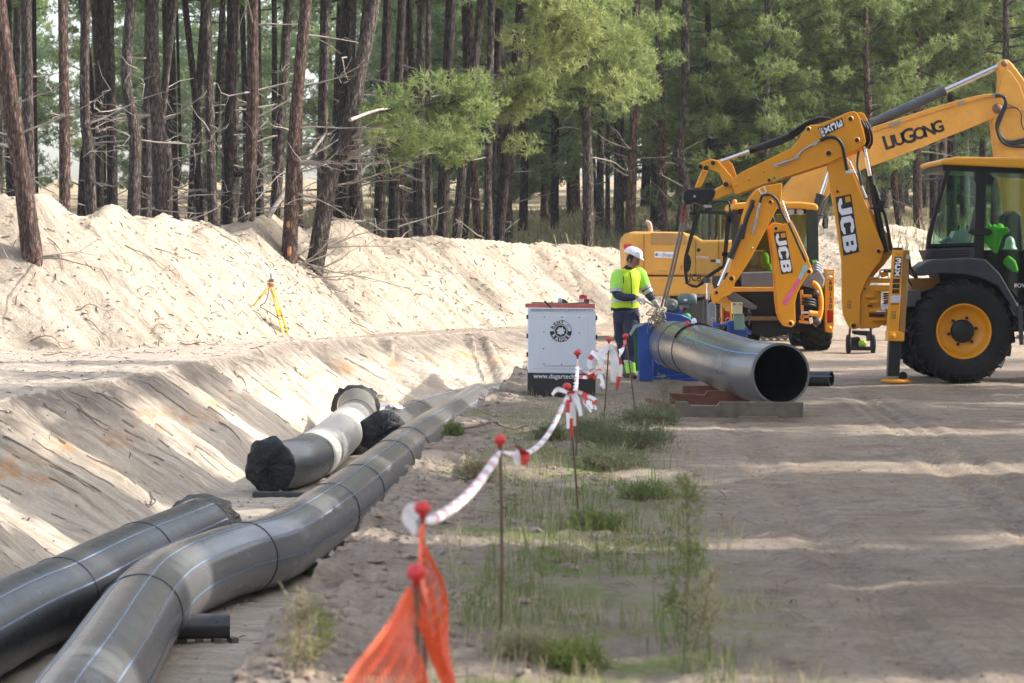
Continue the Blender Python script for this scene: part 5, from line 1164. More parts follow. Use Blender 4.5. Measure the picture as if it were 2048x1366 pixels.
mb = MB(); mb.plate([(1607, 572), (1620, 553), (1640, 540), (1650, 558), (1648, 574), (1630, 578)], SY2 - .3, .3); mb.build('grey_gaiter', paint('blue_grey_gaiter', (.20, .22, .26), .55), j2, bevel=.03)
for k in range(4):
    mb = MB(); mb.tube(catmull([P(1622 + k, 548 - k * 5, SY2 - .2), P(1632, 540 - k * 5, SY2 - .25), P(1642, 546 - k * 5, SY2 - .15)], 5), .028, 8); mb.build('gaiter_rib', paint('blue_grey_gaiter', (.20, .22, .26), .55), j2)
mb = MB(); mb.plate([(1624, 520), (1635, 519), (1635, 525), (1625, 526)], c0 - .01, .006); mb.build('green_sticker', M_HIVIS, j2)
mb = MB(); mb.ball(P(1530, 520, c0 + .4), (.08, .05, .14), 10, 8); mb.ball(P(1538, 535, c0 + .35), (.06, .05, .08), 10, 8); o = mb.build('safety_vest', M_HIVIS, loc=P(1530, 545, c0 + .4)); tag(o, 'bright green vest seen through the second backhoe cab between its arms', 'vest')

# ================= tracked excavator behind =================
EY = 50.5; ge = ground_z(3.5, EY + 1.4)
ex = thing('tracked_excavator', (3.8, EY + 1.4, ge), 'large pale orange tracked excavator behind the backhoes with LIUGONG lettered boom', 'excavator')
hy = EY + .3
mb = MB(); mb.plate([(1249, 486), (1252, 474), (1260, 465), (1268, 463), (1365, 464), (1392, 472), (1405, 480), (1480, 480), (1480, 552), (1252, 550)], hy, 2.4); mb.build('engine_housing', M_YEL2, ex, bevel=.05)
mb = MB(); mb.plate([(1252, 552.5), (1560, 552), (1560, 592), (1296, 592), (1286, 586), (1262, 562)], hy + .02, 2.36); mb.build('counterweight', M_YEL2, ex, bevel=.04)
mb = MB(); mb.plate([(1252, 549.5), (1480, 551.5), (1480, 553), (1252, 553)], hy + .04, 2.3); mb.build('panel_gap', M_BODYK, ex)
mb = MB(); mb.plate([(1247, 488), (1262, 488), (1262, 494), (1248, 498)], hy - .01, .3); mb.build('red_reflector', M_RED, ex)
for x in (1287.5, 1391, 1437):
    mb = MB(); mb.plate([(x, 468 if x < 1300 else 482), (x + 1, 468 if x < 1300 else 482), (x + 1, 550), (x, 550)], hy - .004, .01); mb.build('door_gap', M_BODYK, ex)
mb = MB(); mb.plate([(1302, 466), (1368, 467), (1378, 490), (1302, 489)], hy - .006, .01); mb.build('vent_panel', paint('dull_ochre_panel', (.42, .23, .07), .6), ex)
mb = MB(); mb.plate([(1309, 503), (1347, 504), (1347, 516.5), (1309, 515)], hy - .008, .01); mb.build('company_sticker', M_WHITE, ex)
place_text('Grupo', .10, paint('pale_grey_print', (.55, .56, .58), .5, dust=0), P(1323, 509.7, hy - .012), 0, ex, 'lettering')
place_text('Trapsa', .105, paint('dark_grey_print', (.28, .30, .34), .5, dust=0), P(1337.5, 510, hy - .012), 0, ex, 'lettering', sx=.9)
mb = MB(); mb.lathe([(0, -.003), (.03, -.003), (.03, .003)], P(1313, 509, hy - .012), 'Y', 14); mb.build('sticker_emblem', paint('green_grey_print', (.12, .22, .20), .5, dust=0), ex)
mb = MB(); mb.plate([(1317, 541), (1336, 541), (1336, 542.5), (1317, 542.5)], hy - .006, .01); mb.plate([(1361, 531), (1365, 531), (1365, 540), (1361, 540)], hy - .006, .01); mb.build('small_plate', paint('amber_plate', (.35, .2, .05), .5), ex)
mb = MB(); mb.tube(catmull([P(1301, 466, hy + .8), P(1300, 452, hy + .8), P(1297, 446, hy + .8), P(1291, 444, hy + .8)], 5), .05, 10); mb.build('exhaust_pipe', paint('rusty_pale_pipe', (.35, .26, .2), .6), ex)
for x in (1400, 1412, 1426, 1439):
    mb = MB(); mb.tube([P(x, 482, hy + .5), P(x, 428, hy + .5)], .035, 8); mb.build('cab_rail', paint('dark_green_rail', (.04, .07, .055), .5), ex)
mb = MB(); mb.plate([(1462, 420), (1560, 420), (1572, 440), (1575, 552), (1462, 552)], hy + 1.35, 1.05); mb.build('cab', M_BODYK, ex, bevel=.03)
mb = MB(); mb.plate([(1468, 428), (1556, 428), (1566, 446), (1568, 530), (1468, 530)], hy + 1.33, .01); mb.build('cab_window', M_GLASSD, ex)
mb = MB(); mb.plate([(1340, 592), (1500, 592), (1500, 612), (1340, 612)], hy + .5, 1.6); mb.build('slew_ring', M_DKSTEEL, ex)
# tracks
for yy in (EY + .05, EY + 2.2):
    tk = MB(); N = 46; zc0 = ge + .48; pts = []
    x0, x1 = P(1402, 600, EY).x, P(1600, 600, EY).x; r = .42; L = x1 - x0; per = 2 * L + 2 * math.pi * r
    for k in range(N):
        s_ = per * k / N
        if s_ < L: c, a = Vector((x0 + s_, 0, zc0 - r)), 0
        elif s_ < L + math.pi * r: th = (s_ - L) / r; c = Vector((x1 + r * math.sin(th), 0, zc0 - r * math.cos(th))); a = th
        elif s_ < 2 * L + math.pi * r: c = Vector((x1 - (s_ - L - math.pi * r), 0, zc0 + r)); a = math.pi
        else: th = (s_ - 2 * L - math.pi * r) / r; c = Vector((x0 - r * math.sin(th), 0, zc0 + r * math.cos(th))); a = math.pi + th
        c.y = yy + .3; tk.box(c, (.17, .6, .035), Matrix.Rotation(-a, 3, 'Y')); tk.box(c + Matrix.Rotation(-a, 3, 'Y') @ Vector((0, 0, -.03)), (.03, .6, .04), Matrix.Rotation(-a, 3, 'Y'))
    ta = tk.build('track_shoes', paint('dusty_track_steel', (.17, .14, .12), .7, dust=.4), ex, kind='stuff')
    mb = MB(); mb.box(((x0 + x1) / 2, yy + .3, zc0), (L, .3, .34)); mb.build('track_frame', M_DKSTEEL, ex, bevel=.03)
    for k in range(6):
        mb = MB(); mb.cyl((x0 + .25 + k * (L - .5) / 5, yy + .02, zc0 - .22), (x0 + .25 + k * (L - .5) / 5, yy + .58, zc0 - .22), .12, 14); mb.build('track_roller', M_DKSTEEL, ex)
    for x in (x0, x1):
        mb = MB(); mb.cyl((x, yy + .05, zc0), (x, yy + .55, zc0), .34, 20); mb.build('sprocket', M_DKSTEEL, ex)
# boom, stick, rams
eb = hy + 1.0
eboom = [(1995, 190), (2003, 192), (2008, 206), (2004, 222), (1990, 236), (1900, 272), (1800, 312), (1728, 338), (1690, 358), (1662, 384), (1646, 404), (1620, 440), (1600, 520), (1560, 560), (1540, 540), (1548, 470), (1560, 400), (1572, 372), (1600, 340), (1650, 305), (1700, 280), (1748, 257), (1850, 226), (1920, 204)]
mb = MB(); mb.plate(eboom, eb, .5); mb.build('boom', M_YEL2, ex, bevel=.02)
mb = MB(); mb.plate([(1748, 254), (1920, 201), (1965, 189), (1995, 188), (1995, 191), (1920, 206), (1748, 259)], eb + .02, .12); mb.build('boom_pipe_rail', M_YEL2, ex, bevel=.01)
mb = MB()
for k in range(3): mb.tube(catmull([P(1745, 262 - k * 3, eb - .03), P(1850, 228 - k * 3, eb - .03), P(1920, 207 - k * 3, eb - .03), P(1970, 194 - k * 2, eb - .03), P(1998, 192 - k, eb - .03)], 6), .018, 7)
each(mb, 'oil_line', M_YEL2, ex)
mb = MB()
for x, y in ((1785, 250), (1795, 246), (1922, 206), (1990, 190)): mb.box(P(x, y, eb - .05), (.12, .08, .07), Matrix.Rotation(R(-17), 3, 'Y'))
each(mb, 'line_clamp', M_STEEL, ex)
me_dir = math.degrees(math.atan2(-(258 - 282), 1880 - 1768))
for ch, x, y, s_ in (('L', 1775.5, 286, .36), ('I', 1785.5, 283.5, .30), ('U', 1798.5, 280, .30), ('G', 1817, 273.5, .38), ('O', 1839.5, 267.5, .30), ('N', 1858.5, 261.5, .30), ('G', 1876.5, 254.5, .30)):
    place_text(ch, s_ * 1.12, M_BLACK, P(x, y, eb - .004), 17, ex, 'boom_lettering', bold=.012, sx=1.0)
stick = [(1997, 130), (2001, 122), (2009, 118), (2017, 120), (2024, 126), (2050, 160), (2095, 290), (2110, 350), (2090, 480), (2060, 560), (2035, 575), (2025, 560), (2010, 400), (1994, 322), (1985, 240), (1996, 205), (1999, 185), (2001, 150)]
mb = MB(); mb.plate(stick, eb + .02, .42); mb.build('stick', M_YEL2, ex, bevel=.03)
mb = MB(); mb.plate([(1995, 198), (2001, 170), (2008, 142), (2014, 138), (2022, 144), (2040, 170), (2060, 230)], eb + .005, .02); mb.build('stick_doubler', M_YEL2, ex, bevel=.01)
mb = MB(); pin(mb, 2009, 127, eb + .02, .07, .04); pin(mb, 1995, 217, eb - .0, .11, .06); each(mb, 'pivot_boss', M_RUST, ex)
ram(ex, P(2004, 130, eb + .2), P(1742, 248, eb + .2), .44, .105, .055, 'stick_ram', barrel=paint('dark_blue_grey_barrel', (.045, .055, .07), .45))
for dy, dx in ((0, 0), (.4, 6)):
    ram(ex, P(1662 + dx, 330, eb - .15 + dy * 2), P(1622 + dx, 450, eb - .15 + dy * 2), .5, .09, .05, 'boom_ram')
for off in (0, 4, 9):
    mb = MB(); mb.tube(catmull([P(1990, 190 + off * .3, eb - .06), P(2005 + off * .3, 193, eb - .12), P(2013 - off * .3, 208, eb - .12), P(2003 - off, 235 + off, eb - .12), P(1996, 258 + off, eb - .1), P(2006, 276 + off, eb - .06), P(2024, 283 + off, eb - .04), P(2055, 276 + off * 2, eb - .02)], 6), .03, 8); mb.build('hydraulic_hose', M_HOSE, ex)
mb = MB(); mb.tube(catmull([P(2006, 218, eb - .03), P(2030, 215, eb - .03), P(2042, 225, eb - .03), P(2043, 245, eb - .03), P(2048, 260, eb - .03)], 6), .014, 7); each(mb, 'oil_line', M_HOSE, ex)
mb = MB(); mb.plate([(2030, 560), (2062, 556), (2110, 590), (2120, 640), (2090, 668), (2030, 655), (2005, 625), (2010, 612), (2040, 630), (2060, 600)], eb - .25, .95); mb.build('bucket', M_DKSTEEL, ex, bevel=.02)

# ================= small black machine with a green wheel under the near boom =================
CYY = 44.2
cp = thing('plate_compactor', P(1722, 706, CYY), 'small black wheeled power unit with bright green fan under the near arm', 'machine')
for x in (1697, 1746):
    mb = MB(); mb.lathe([(0, -.03), (.16, -.03), (.17, 0), (.16, .03), (0, .03)], P(x, 688, CYY + .1), 'X', 20); mb.build('wheel', M_RUBBER, cp)
for (a, b) in (((1700, 657), (1697, 698)), ((1741, 655), (1744, 699)), ((1697, 695), (1744, 695)), ((1697, 699), (1744, 699))):
    mb = MB(); mb.bar(P(*a, CYY - .1), P(*b, CYY - .1), .035); mb.build('frame_bar', M_BODYK, cp, bevel=.004)
mb = MB(); mb.plate([(1706, 661), (1742, 662), (1734, 672), (1708, 669)], CYY, .25); mb.build('fuel_tank', M_BODYK, cp, bevel=.02)
mb = MB(); mb.plate([(1699, 676), (1720, 674), (1722, 694), (1699, 694)], CYY, .3); mb.build('engine_block', M_BODYK, cp, bevel=.02)
mb = MB(); mb.plate([(1734, 666), (1745, 664), (1745, 682), (1736, 682)], CYY, .2); mb.build('side_box', M_DKSTEEL, cp, bevel=.01)
mb = MB(); mb.lathe([(0, -.03), (.065, -.03), (.075, 0), (.07, .04), (0, .04)], P(1725, 687, CYY - .02), 'Y', 24); fan = mb.build('fan_cover', paint('lime_green', (.32, .55, .05), .4), cp)
for k in range(6):
    a = k * 1.047; c = P(1725, 687, CYY - .052) + Vector((math.cos(a) * .042, 0, math.sin(a) * .042)); mb = MB(); mb.cyl(c, c - Vector((0, .004, 0)), .009, 8); mb.build('vent_hole', M_BLACK, fan)
mb = MB(); mb.tube(catmull([P(1743, 668, CYY), P(1744, 658, CYY), P(1750, 655, CYY)], 5), .012, 6); mb.build('handle', M_STEEL, cp)
# ------------------------------------------------------------------ worker
def skin(name, pts, edges, rad, mat, parent, sub=2, root=0, loc=None):
    org = Vector(ORG[parent.name]) if parent else Vector(loc)
    me = bpy.data.meshes.new(name); me.from_pydata([Vector(p) - org for p in pts], edges, []); me.materials.append(mat)
    o = bpy.data.objects.new(name, me); col.objects.link(o)
    m = o.modifiers.new('skin', 'SKIN'); m.use_smooth_shade = True
    for i, d in enumerate(me.skin_vertices[0].data):
        r = rad[i]; d.radius = (r, r) if isinstance(r, (int, float)) else r
        d.use_root = (i == root)
    s_ = o.modifiers.new('sub', 'SUBSURF'); s_.levels = sub; s_.render_levels = sub
    dg = bpy.context.evaluated_depsgraph_get(); bpy.context.view_layer.update()
    me2 = bpy.data.meshes.new_from_object(o.evaluated_get(bpy.context.evaluated_depsgraph_get()))
    o.modifiers.clear(); o.data = me2
    for p in me2.polygons: p.use_smooth = True
    if parent: o.parent = parent; ORG[o.name] = org
    else: o.location = org; ORG[o.name] = org
    return o
PY = 34.9
fz_ = ground_z(1.6, PY)
pz = fz_ - P(1250, 760, PY).z
def W(px, py, dy=0.0):
    v = P(px, py, PY); return Vector((v.x, PY + dy, v.z + pz))
M_SKIN = paint('skin', (.30, .15, .10), .55, dust=0, var=.05)
M_NAVY = paint('navy_work_cloth', (.022, .024, .055), .85, dust=.06, var=.25, scale=6)
M_VEST = paint('yellow_green_vest', (.56, .78, .02), .7, var=.08, dust=.02, scale=5)
M_SLEEVE = paint('light_green_sleeve', (.40, .80, .10), .75, var=.08, dust=.02, scale=5)
M_REFL = paint('reflective_tape', (.42, .44, .47), .35, .2, dust=.03)
M_GLOVE = paint('grey_glove', (.50, .50, .48), .8, dust=.1)
M_BOOT = paint('dark_boot', (.03, .022, .018), .6, dust=.3)
M_HAT = paint('white_hard_hat', (.74, .75, .77), .3, dust=.02, var=.03)
M_COLL = paint('black_collar', (.012, .012, .014), .8, dust=0)
M_DIRTG = paint('dirty_olive_cloth', (.22, .27, .06), .8, dust=.3)
pr_ = thing('person', W(1253, 760), 'worker in white hard hat and yellow-green vest bending over the blue clamp', 'person')
body_pts = [W(1252, 628), W(1250, 605), W(1251, 580), W(1254, 555), W(1259, 545, -.01), W(1263, 537, -.03), W(1265, 524, -.04), W(1265, 512, -.03),
            W(1236, 560, -.14), W(1233, 592, -.2), W(1266, 598, -.3), W(1277, 598, -.32),
            W(1282, 556, .12), W(1293, 585, .12), W(1305, 605, .06), W(1311, 610, .05),
            W(1243, 634, .1), W(1247, 684, .14), W(1251, 738, .16), W(1258, 752, .14), W(1262, 634, -.08), W(1263, 686, -.12), W(1259, 738, -.1), W(1263, 751, -.16)]
body_e = [(0, 1), (1, 2), (2, 3), (3, 4), (4, 5), (5, 6), (6, 7), (3, 8), (8, 9), (9, 10), (10, 11), (3, 12), (12, 13), (13, 14), (14, 15), (0, 16), (16, 17), (17, 18), (18, 19), (0, 20), (20, 21), (21, 22), (22, 23)]
body_r = [.09, .09, .10, .10, .055, .055, .075, .07, .055, .042, .033, .03, .055, .042, .033, .03, .085, .06, .045, .04, .085, .06, .045, .04]
skin('body', body_pts, body_e, body_r, M_SKIN, pr_)
# head: face looks right and down, a quarter turned to the camera
hc = W(1266, 524, -.03); fd_ = Vector((.74, -.45, -.42)).normalized(); upv = (Vector((0, 0, 1)) - fd_ * fd_.z).normalized(); sd = fd_.cross(upv)
HR = Matrix((fd_, sd, upv)).transposed()
mb = MB(); vs = []; n, m_ = 24, 18
for i in range(m_ + 1):
    th = math.pi * i / m_
    for k in range(n):
        a = 2 * math.pi * k / n; x, y, z = math.sin(th) * math.cos(a), math.sin(th) * math.sin(a), math.cos(th)
        X = .095 * x; Y = .075 * y; Z = .118 * z
        if z < 0: X *= 1 - .18 * z * z; Y *= 1 - .35 * z * z
        if x > .55 and abs(y) < .28: # nose
            g = math.exp(-((y / .13) ** 2)) * math.exp(-((z + .12) / .17) ** 2); X += .026 * g
        if x > .4:  # eye sockets, mouth, chin
            for sy in (-.42, .42): X -= .012 * math.exp(-(((y - sy) / .16) ** 2) - ((z - .12) / .1) ** 2)
            X -= .006 * math.exp(-((z + .44) / .05) ** 2) * math.exp(-(y / .3) ** 2); X += .008 * math.exp(-((z + .78) / .12) ** 2)
        vs.append(hc + HR @ Vector((X, Y, Z)))
mb.add(vs, [(i * n + k, (i + 1) * n + k, (i + 1) * n + (k + 1) % n, i * n + (k + 1) % n) for i in range(m_) for k in range(n)], True); mb.build('head', M_SKIN, pr_)
for sy in (-1, 1):
    mb = MB(); mb.ball(hc + HR @ Vector((.076, sy * .030, .014)), (.012, .012, .009), 8, 6); mb.build('eye', paint('dark_eye', (.03, .02, .015), .2, dust=0), pr_)
    mb = MB(); mb.ball(hc + HR @ Vector((-.005, sy * .075, -.005)), (.018, .012, .028), 8, 6); mb.build('ear', M_SKIN, pr_)
mb = MB(); mb.bar(hc + HR @ Vector((.084, -.022, -.052)), hc + HR @ Vector((.084, .022, -.052)), .008, .008); mb.build('mouth', paint('lip', (.22, .07, .06), .5, dust=0), pr_)
mb = MB(); vs = []
for i in range(7):
    th = math.pi * (.28 + .32 * i / 6)
    for k in range(20):
        a = math.pi * (.42 + 1.16 * k / 19); vs.append(hc + HR @ Vector((.100 * math.sin(th) * math.cos(a), .080 * math.sin(th) * math.sin(a), .120 * math.cos(th))))
mb.add(vs, [(i * 20 + k, (i + 1) * 20 + k, (i + 1) * 20 + k + 1, i * 20 + k + 1) for i in range(6) for k in range(19)], True); mb.build('hair', paint('black_hair', (.012, .01, .009), .7, dust=0), pr_)
# hard hat with brim, ridge
tilt = Matrix.Rotation(R(20), 3, 'Y') @ Matrix.Rotation(R(-25), 3, 'Z') @ Matrix.Rotation(R(0), 3, 'X')
hh = W(1266, 514, -.035); mb = MB(); vs = []; n = 32
prof = [(.128, .0), (.130, .012), (.126, .035), (.112, .07), (.088, .097), (.05, .114), (0, .12)]
for r_, z_ in prof:
    for k in range(n):
        a = 2 * math.pi * k / n; ex_ = 1.0
        if z_ == 0: ex_ = 1 + .30 * max(0, math.cos(a)) ** 2
        rg = 1 + (.03 if (k % 8 == 0 and .02 < z_ < .11) else 0)
        vs.append(hh + tilt @ Vector((r_ * 1.08 * math.cos(a) * ex_ * rg, r_ * .94 * math.sin(a) * rg, z_ - (.018 * max(0, math.cos(a)) if z_ == 0 else 0))))
mb.add(vs, [(i * n + k, i * n + (k + 1) % n, (i + 1) * n + (k + 1) % n, (i + 1) * n + k) for i in range(len(prof) - 1) for k in range(n)], True); mb.build('hard_hat', M_HAT, pr_, bevel=0)
# clothes
skin('collar', [W(1256, 552), W(1260, 543, -.01), W(1264, 537, -.02)], [(0, 1), (1, 2)], [.125, .10, .092], M_COLL, pr_)
def rings(lv, n=36):
    vs = []
    for (cx, cy, rx, ry, dy) in lv:
        c = W(cx, cy, dy)
        for k in range(n):
            a = 2 * math.pi * k / n; ca, sa = math.cos(a), math.sin(a); e = .8
            vs.append(c + Vector((rx * math.copysign(abs(ca) ** e, ca), ry * math.copysign(abs(sa) ** e, sa), .006 * math.sin(5 * a + cy))))
    return vs, [(i * n + k, i * n + (k + 1) % n, (i + 1) * n + (k + 1) % n, (i + 1) * n + k) for i in range(len(lv) - 1) for k in range(n)]
mb = MB(); v_, f_ = rings([(1251, 612, .165, .135, 0), (1252, 625, .178, .150, 0), (1252, 640, .180, .155, 0), (1253, 650, .155, .14, 0), (1253, 656, .06, .06, 0)]); mb.add(v_, f_, True)
for pts in ([W(1244, 630, .06), W(1245, 655, .09), W(1246, 684, .12), W(1248, 692, .12), W(1249, 712, .14), W(1250, 734, .15)], [W(1260, 630, -.06), W(1262, 655, -.09), W(1263, 684, -.13), W(1263, 692, -.12), W(1262, 712, -.11), W(1261, 734, -.1)]):
    mb.tube(catmull(pts, 4), [r_ * (1 + .03 * math.sin(i * 1.9)) for i, r_ in enumerate([.128] * 4 + [.118] * 4 + [.10] * 4 + [.096] * 4 + [.088] * 4 + [.086])], 18)
mb.build('trousers', M_NAVY, pr_)
for (x, y, dy, mt) in ((1250, 738, .16, M_DIRTG), (1262, 738, -.1, M_SLEEVE)):
    mb = MB(); mb.tube([W(x - 2, y - 16, dy), W(x, y - 4, dy), W(x + 1, y + 10, dy)], [.088, .092, .08], 16); mb.build('gaiter', mt, pr_)
    mb = MB(); mb.tube([W(x - 2, y - 15, dy), W(x - 2, y - 11, dy)], [.092, .094], 16); mb.build('gaiter_band', M_REFL, pr_)
for (x, dy) in ((1252, .15), (1264, -.14)):
    skin('boot', [W(x - 4, 752, dy), W(x + 2, 754, dy - .03), W(x + 7, 755, dy - .10)], [(0, 1), (1, 2)], [.058, .05, .042], M_BOOT, pr_)
for nm, sgn in (('jacket_sleeve', 0), ('jacket_sleeve', 1)):
    if sgn == 0: pts = [W(1234, 558, -.12), W(1231, 578, -.17), W(1231, 594, -.2), W(1250, 598, -.27), W(1271, 597, -.31)]
    else: pts = [W(1281, 555, .1), W(1289, 574, .12), W(1294, 586, .12), W(1301, 597, .08), W(1308, 606, .05)]
    skin(nm, pts, [(i, i + 1) for i in range(4)], [.085, .075, .068, .060, .048], M_NAVY, pr_)
    inw = Vector((.05 if sgn == 0 else -.05, 0, 0)); up_ = [pts[0] + Vector((0, 0, .10)) + inw, pts[0] + Vector((0, 0, .075)) + inw * .6, pts[0] + Vector((0, 0, .03)), pts[0].lerp(pts[1], .5), pts[1] + (pts[2] - pts[1]) * .25]
    mb = MB(); mb.tube(up_, [.03, .066, .088, .096, .086], 18); mb.build('upper_sleeve', M_SLEEVE, pr_)
    a, b = pts[1] + (pts[2] - pts[1]) * .2, pts[1] + (pts[2] - pts[1]) * .62
    mb = MB(); mb.tube([a, b], [.092, .086], 18); mb.build('sleeve_band', M_REFL, pr_)
a, b = W(1293, 581, .12), W(1299, 591, .1); mb = MB(); mb.tube([a.lerp(b, .4), b], [.076, .07], 16); mb.build('sleeve_band', M_REFL, pr_)
# vest: elliptical rings
def rings(lv, n=36):
    vs = []
    for (cx, cy, rx, ry, dy) in lv:
        c = W(cx, cy, dy)
        for k in range(n):
            a = 2 * math.pi * k / n; ca, sa = math.cos(a), math.sin(a); e = .8
            vs.append(c + Vector((rx * math.copysign(abs(ca) ** e, ca), ry * math.copysign(abs(sa) ** e, sa), .006 * math.sin(5 * a + cy))))
    return vs, [(i * n + k, i * n + (k + 1) % n, (i + 1) * n + (k + 1) % n, (i + 1) * n + k) for i in range(len(lv) - 1) for k in range(n)]
lv = [(1249, 621, .190, .150, 0), (1250, 612, .196, .156, 0), (1250, 600, .190, .158, 0), (1251, 585, .185, .160, -.01), (1252, 570, .190, .165, -.01), (1254, 558, .190, .160, 0), (1256, 549, .165, .13, 0), (1258, 543, .11, .095, 0), (1259, 540, .085, .08, 0)]
mb = MB(); v_, f_ = rings(lv); mb.add(v_, f_, True); mb.build('vest', M_VEST, pr_)
for y0, y1, g in ((601, 607.5, 1.03), (584, 590, 1.03)):
    mb = MB(); v_, f_ = rings([(1250, y1, .190 * g, .157 * g, 0), (1250.5, y0, .188 * g, .158 * g, 0)]); mb.add(v_, f_, True); mb.build('reflective_band', M_REFL, pr_)
mb = MB(); v_, f_ = rings([(1249, 625, .188, .15, 0), (1249, 619, .194, .155, 0)]); mb.add(v_, f_, True); mb.build('vest_hem', M_COLL, pr_)
mb = MB(); mb.tube([W(1259, 547, -.125), W(1261, 560, -.165), W(1262, 585, -.168), W(1263, 618, -.162)], .006, 6); mb.build('zip', M_COLL, pr_)
mb = MB(); mb.tube(catmull([W(1225, 572, -.06), W(1229, 556, -.08), W(1238, 548, -.10), W(1244, 556, -.15), W(1245, 570, -.17)], 6), .014, 8); mb.build('armhole_trim', M_COLL, pr_)
# gloved hands round a grey tool
def hand(c, d, palm_n, curl, parent):
    d = Vector(d).normalized(); pn = Vector(palm_n).normalized(); s_ = d.cross(pn).normalized(); pts = [c, c + d * .05, c + d * .085]; e = [(0, 1), (1, 2)]; r = [.034, .042, .036]
    for j, off in enumerate((-.030, -.010, .010, .030)):
        ln = (.030, .034, .033, .026)[j]; b = c + d * .085 + s_ * off; k0 = len(pts)
        p1 = b + d * ln; p2 = p1 + (d * math.cos(curl) + pn * math.sin(curl)) * ln * .9; p3 = p2 + (d * math.cos(curl * 2) + pn * math.sin(curl * 2)) * ln * .8
        pts += [b, p1, p2, p3]; e += [(2, k0), (k0, k0 + 1), (k0 + 1, k0 + 2), (k0 + 2, k0 + 3)]; r += [.013, .0115, .0105, .009]
    k0 = len(pts); t0 = c + d * .04 - s_ * .04; pts += [t0, t0 + d * .03 - s_ * .02 + pn * .015, t0 + d * .055 - s_ * .012 + pn * .035]; e += [(1, k0), (k0, k0 + 1), (k0 + 1, k0 + 2)]; r += [.016, .013, .011]
    return skin('glove', pts, e, r, M_GLOVE, parent, sub=1)
hand(W(1271, 596, -.31), (.85, .1, -.5), (.1, .6, -.75), 1.0, pr_)
hand(W(1306, 604, .055), (.6, -.15, -.75), (-.3, -.5, -.6), 1.0, pr_)
mb = MB(); mb.tube([W(1280, 598, -.30), W(1286, 604, -.26), W(1300, 611, -.08), W(1313, 618, .04)], .011, 8); o = mb.build('wrench', M_STEEL, loc=W(1300, 612, -.1)); tag(o, 'thin grey metal bar gripped in both gloves of the worker', 'tool')

# ------------------------------------------------------------------ stakes, tape, net
M_ROD = paint('rusty_rebar', (.12, .075, .045), .8, var=.3, dust=.1)
SPOT = [(833, 1150, 6.55), (845, 1020, 8.3), (1000, 882, 11.3), (1134, 775, 16.2), (1155, 707, 21.5), (1218, 680, 25.5), (1251, 673, 27.0)]
FOOT = [(834, 1500), (846, 1400), (1002, 1292), (1159, 1042), (1152, 905), (1206, 850), (1272, 805)]
LBL = ['blurred stake with red ball nearest the camera, orange netting hanging from it', 'stake with red ball where orange netting meets the twisted tape',
       'upright rusty stake with red ball between twisted tape and a small red flag', 'slanting rusty stake with red ball and a knot of white and red tape ribbons',
       'red-capped stake standing in front of the white generator', 'red-capped thin stake right of the generator beside flapping tape', 'leaning red-capped stake in front of the worker, farthest along the tape']
tops = []
for i, ((px, py, Y), (fx, fy), lb) in enumerate(zip(SPOT, FOOT, LBL)):
    t = P(px, py, Y); x0 = t.x + (fx - px) * Y / F; z0 = ground_z(x0, Y); st = thing('marker_stake', (x0, Y, z0), lb, 'stake', 'red-capped stakes carrying the warning tape')
    mb = MB(); mid = Vector((x0, Y, z0 - .05)).lerp(t, .5) + Vector((.006, 0, 0)); mb.tube(catmull([(x0, Y, z0 - .05), mid, t], 5), .0075, 8); mb.build('rod', M_ROD, st)
    mb = MB(); s_ = 1.0 if i < 4 else 1.25
    mb.lathe([(0, .031), (.016, .028), (.026, .016), (.0275, .004), (.024, -.008), (.012, -.012), (.011, -.03), (0, -.03)][::-1], t, 'Z', 20, sc=(s_, s_)); mb.build('cap', M_RED, st)
    tops.append(t)
M_TW = paint('white_tape', (.82, .80, .82), .4, dust=.05); M_TR = paint('red_tape', (.62, .035, .03), .4, dust=.05); M_TP = paint('pale_pink_print', (.70, .36, .38), .4, dust=.05)
def twisted(a, b, sag, w, turns, nseg, name='twisted_tape', side=0.0, cols=(M_TW, M_TP), duty=.3, fat=.34):
    mb = MB(); n = 12; a = Vector(a); b = Vector(b); cs = []
    for i in range(nseg + 1):
        u = i / nseg; p = a.lerp(b, u) + Vector((side * math.sin(math.pi * u), 0, -sag * math.sin(math.pi * u) ** .9)); cs.append(p)
    vs = []
    for i, p in enumerate(cs):
        t = (cs[min(i + 1, nseg)] - cs[max(i - 1, 0)]).normalized(); x = t.cross(Vector((0, 0, 1))).normalized(); y = x.cross(t); u = i / nseg; tw = u * turns * 2 * math.pi
        taper = min(1, .35 + 6 * u, .35 + 6 * (1 - u))
        for k in range(n):
            q = 2 * math.pi * k / n; r1, r2 = w / 2, w / 2 * fat; lx = r1 * math.cos(q) * taper; ly = r2 * math.sin(q) * taper
            vs.append(p + x * (lx * math.cos(tw) - ly * math.sin(tw)) + y * (lx * math.sin(tw) + ly * math.cos(tw)))
    off = len(mb.v); mb.v += vs
    for i in range(nseg):
        for k in range(n):
            mb.f.append([i * n + k, i * n + (k + 1) % n, (i + 1) * n + (k + 1) % n, (i + 1) * n + k]); mb.sm.append(True); mb.mi.append(1 if ((i * turns * .5 / nseg * 1.0 + k / n * .0) % 1.0) < duty else 0)
    o = mb.build(name, list(cols), loc=tuple(a)); return o
dn = Vector((0, 0, -.045))
o = twisted(tops[1] + dn, tops[2] + dn, .055, .040, 22, 320, fat=.55, duty=.4); tag(o, 'thick twisted white warning tape sagging between the two middle stakes', 'tape', 'twisted warning tape')
o = twisted(tops[2] + dn, tops[3] + dn, .15, .032, 22, 300, fat=.45, duty=.3); tag(o, 'twisted pink-white tape curving up to the stake with tape ribbons', 'tape', 'twisted warning tape')
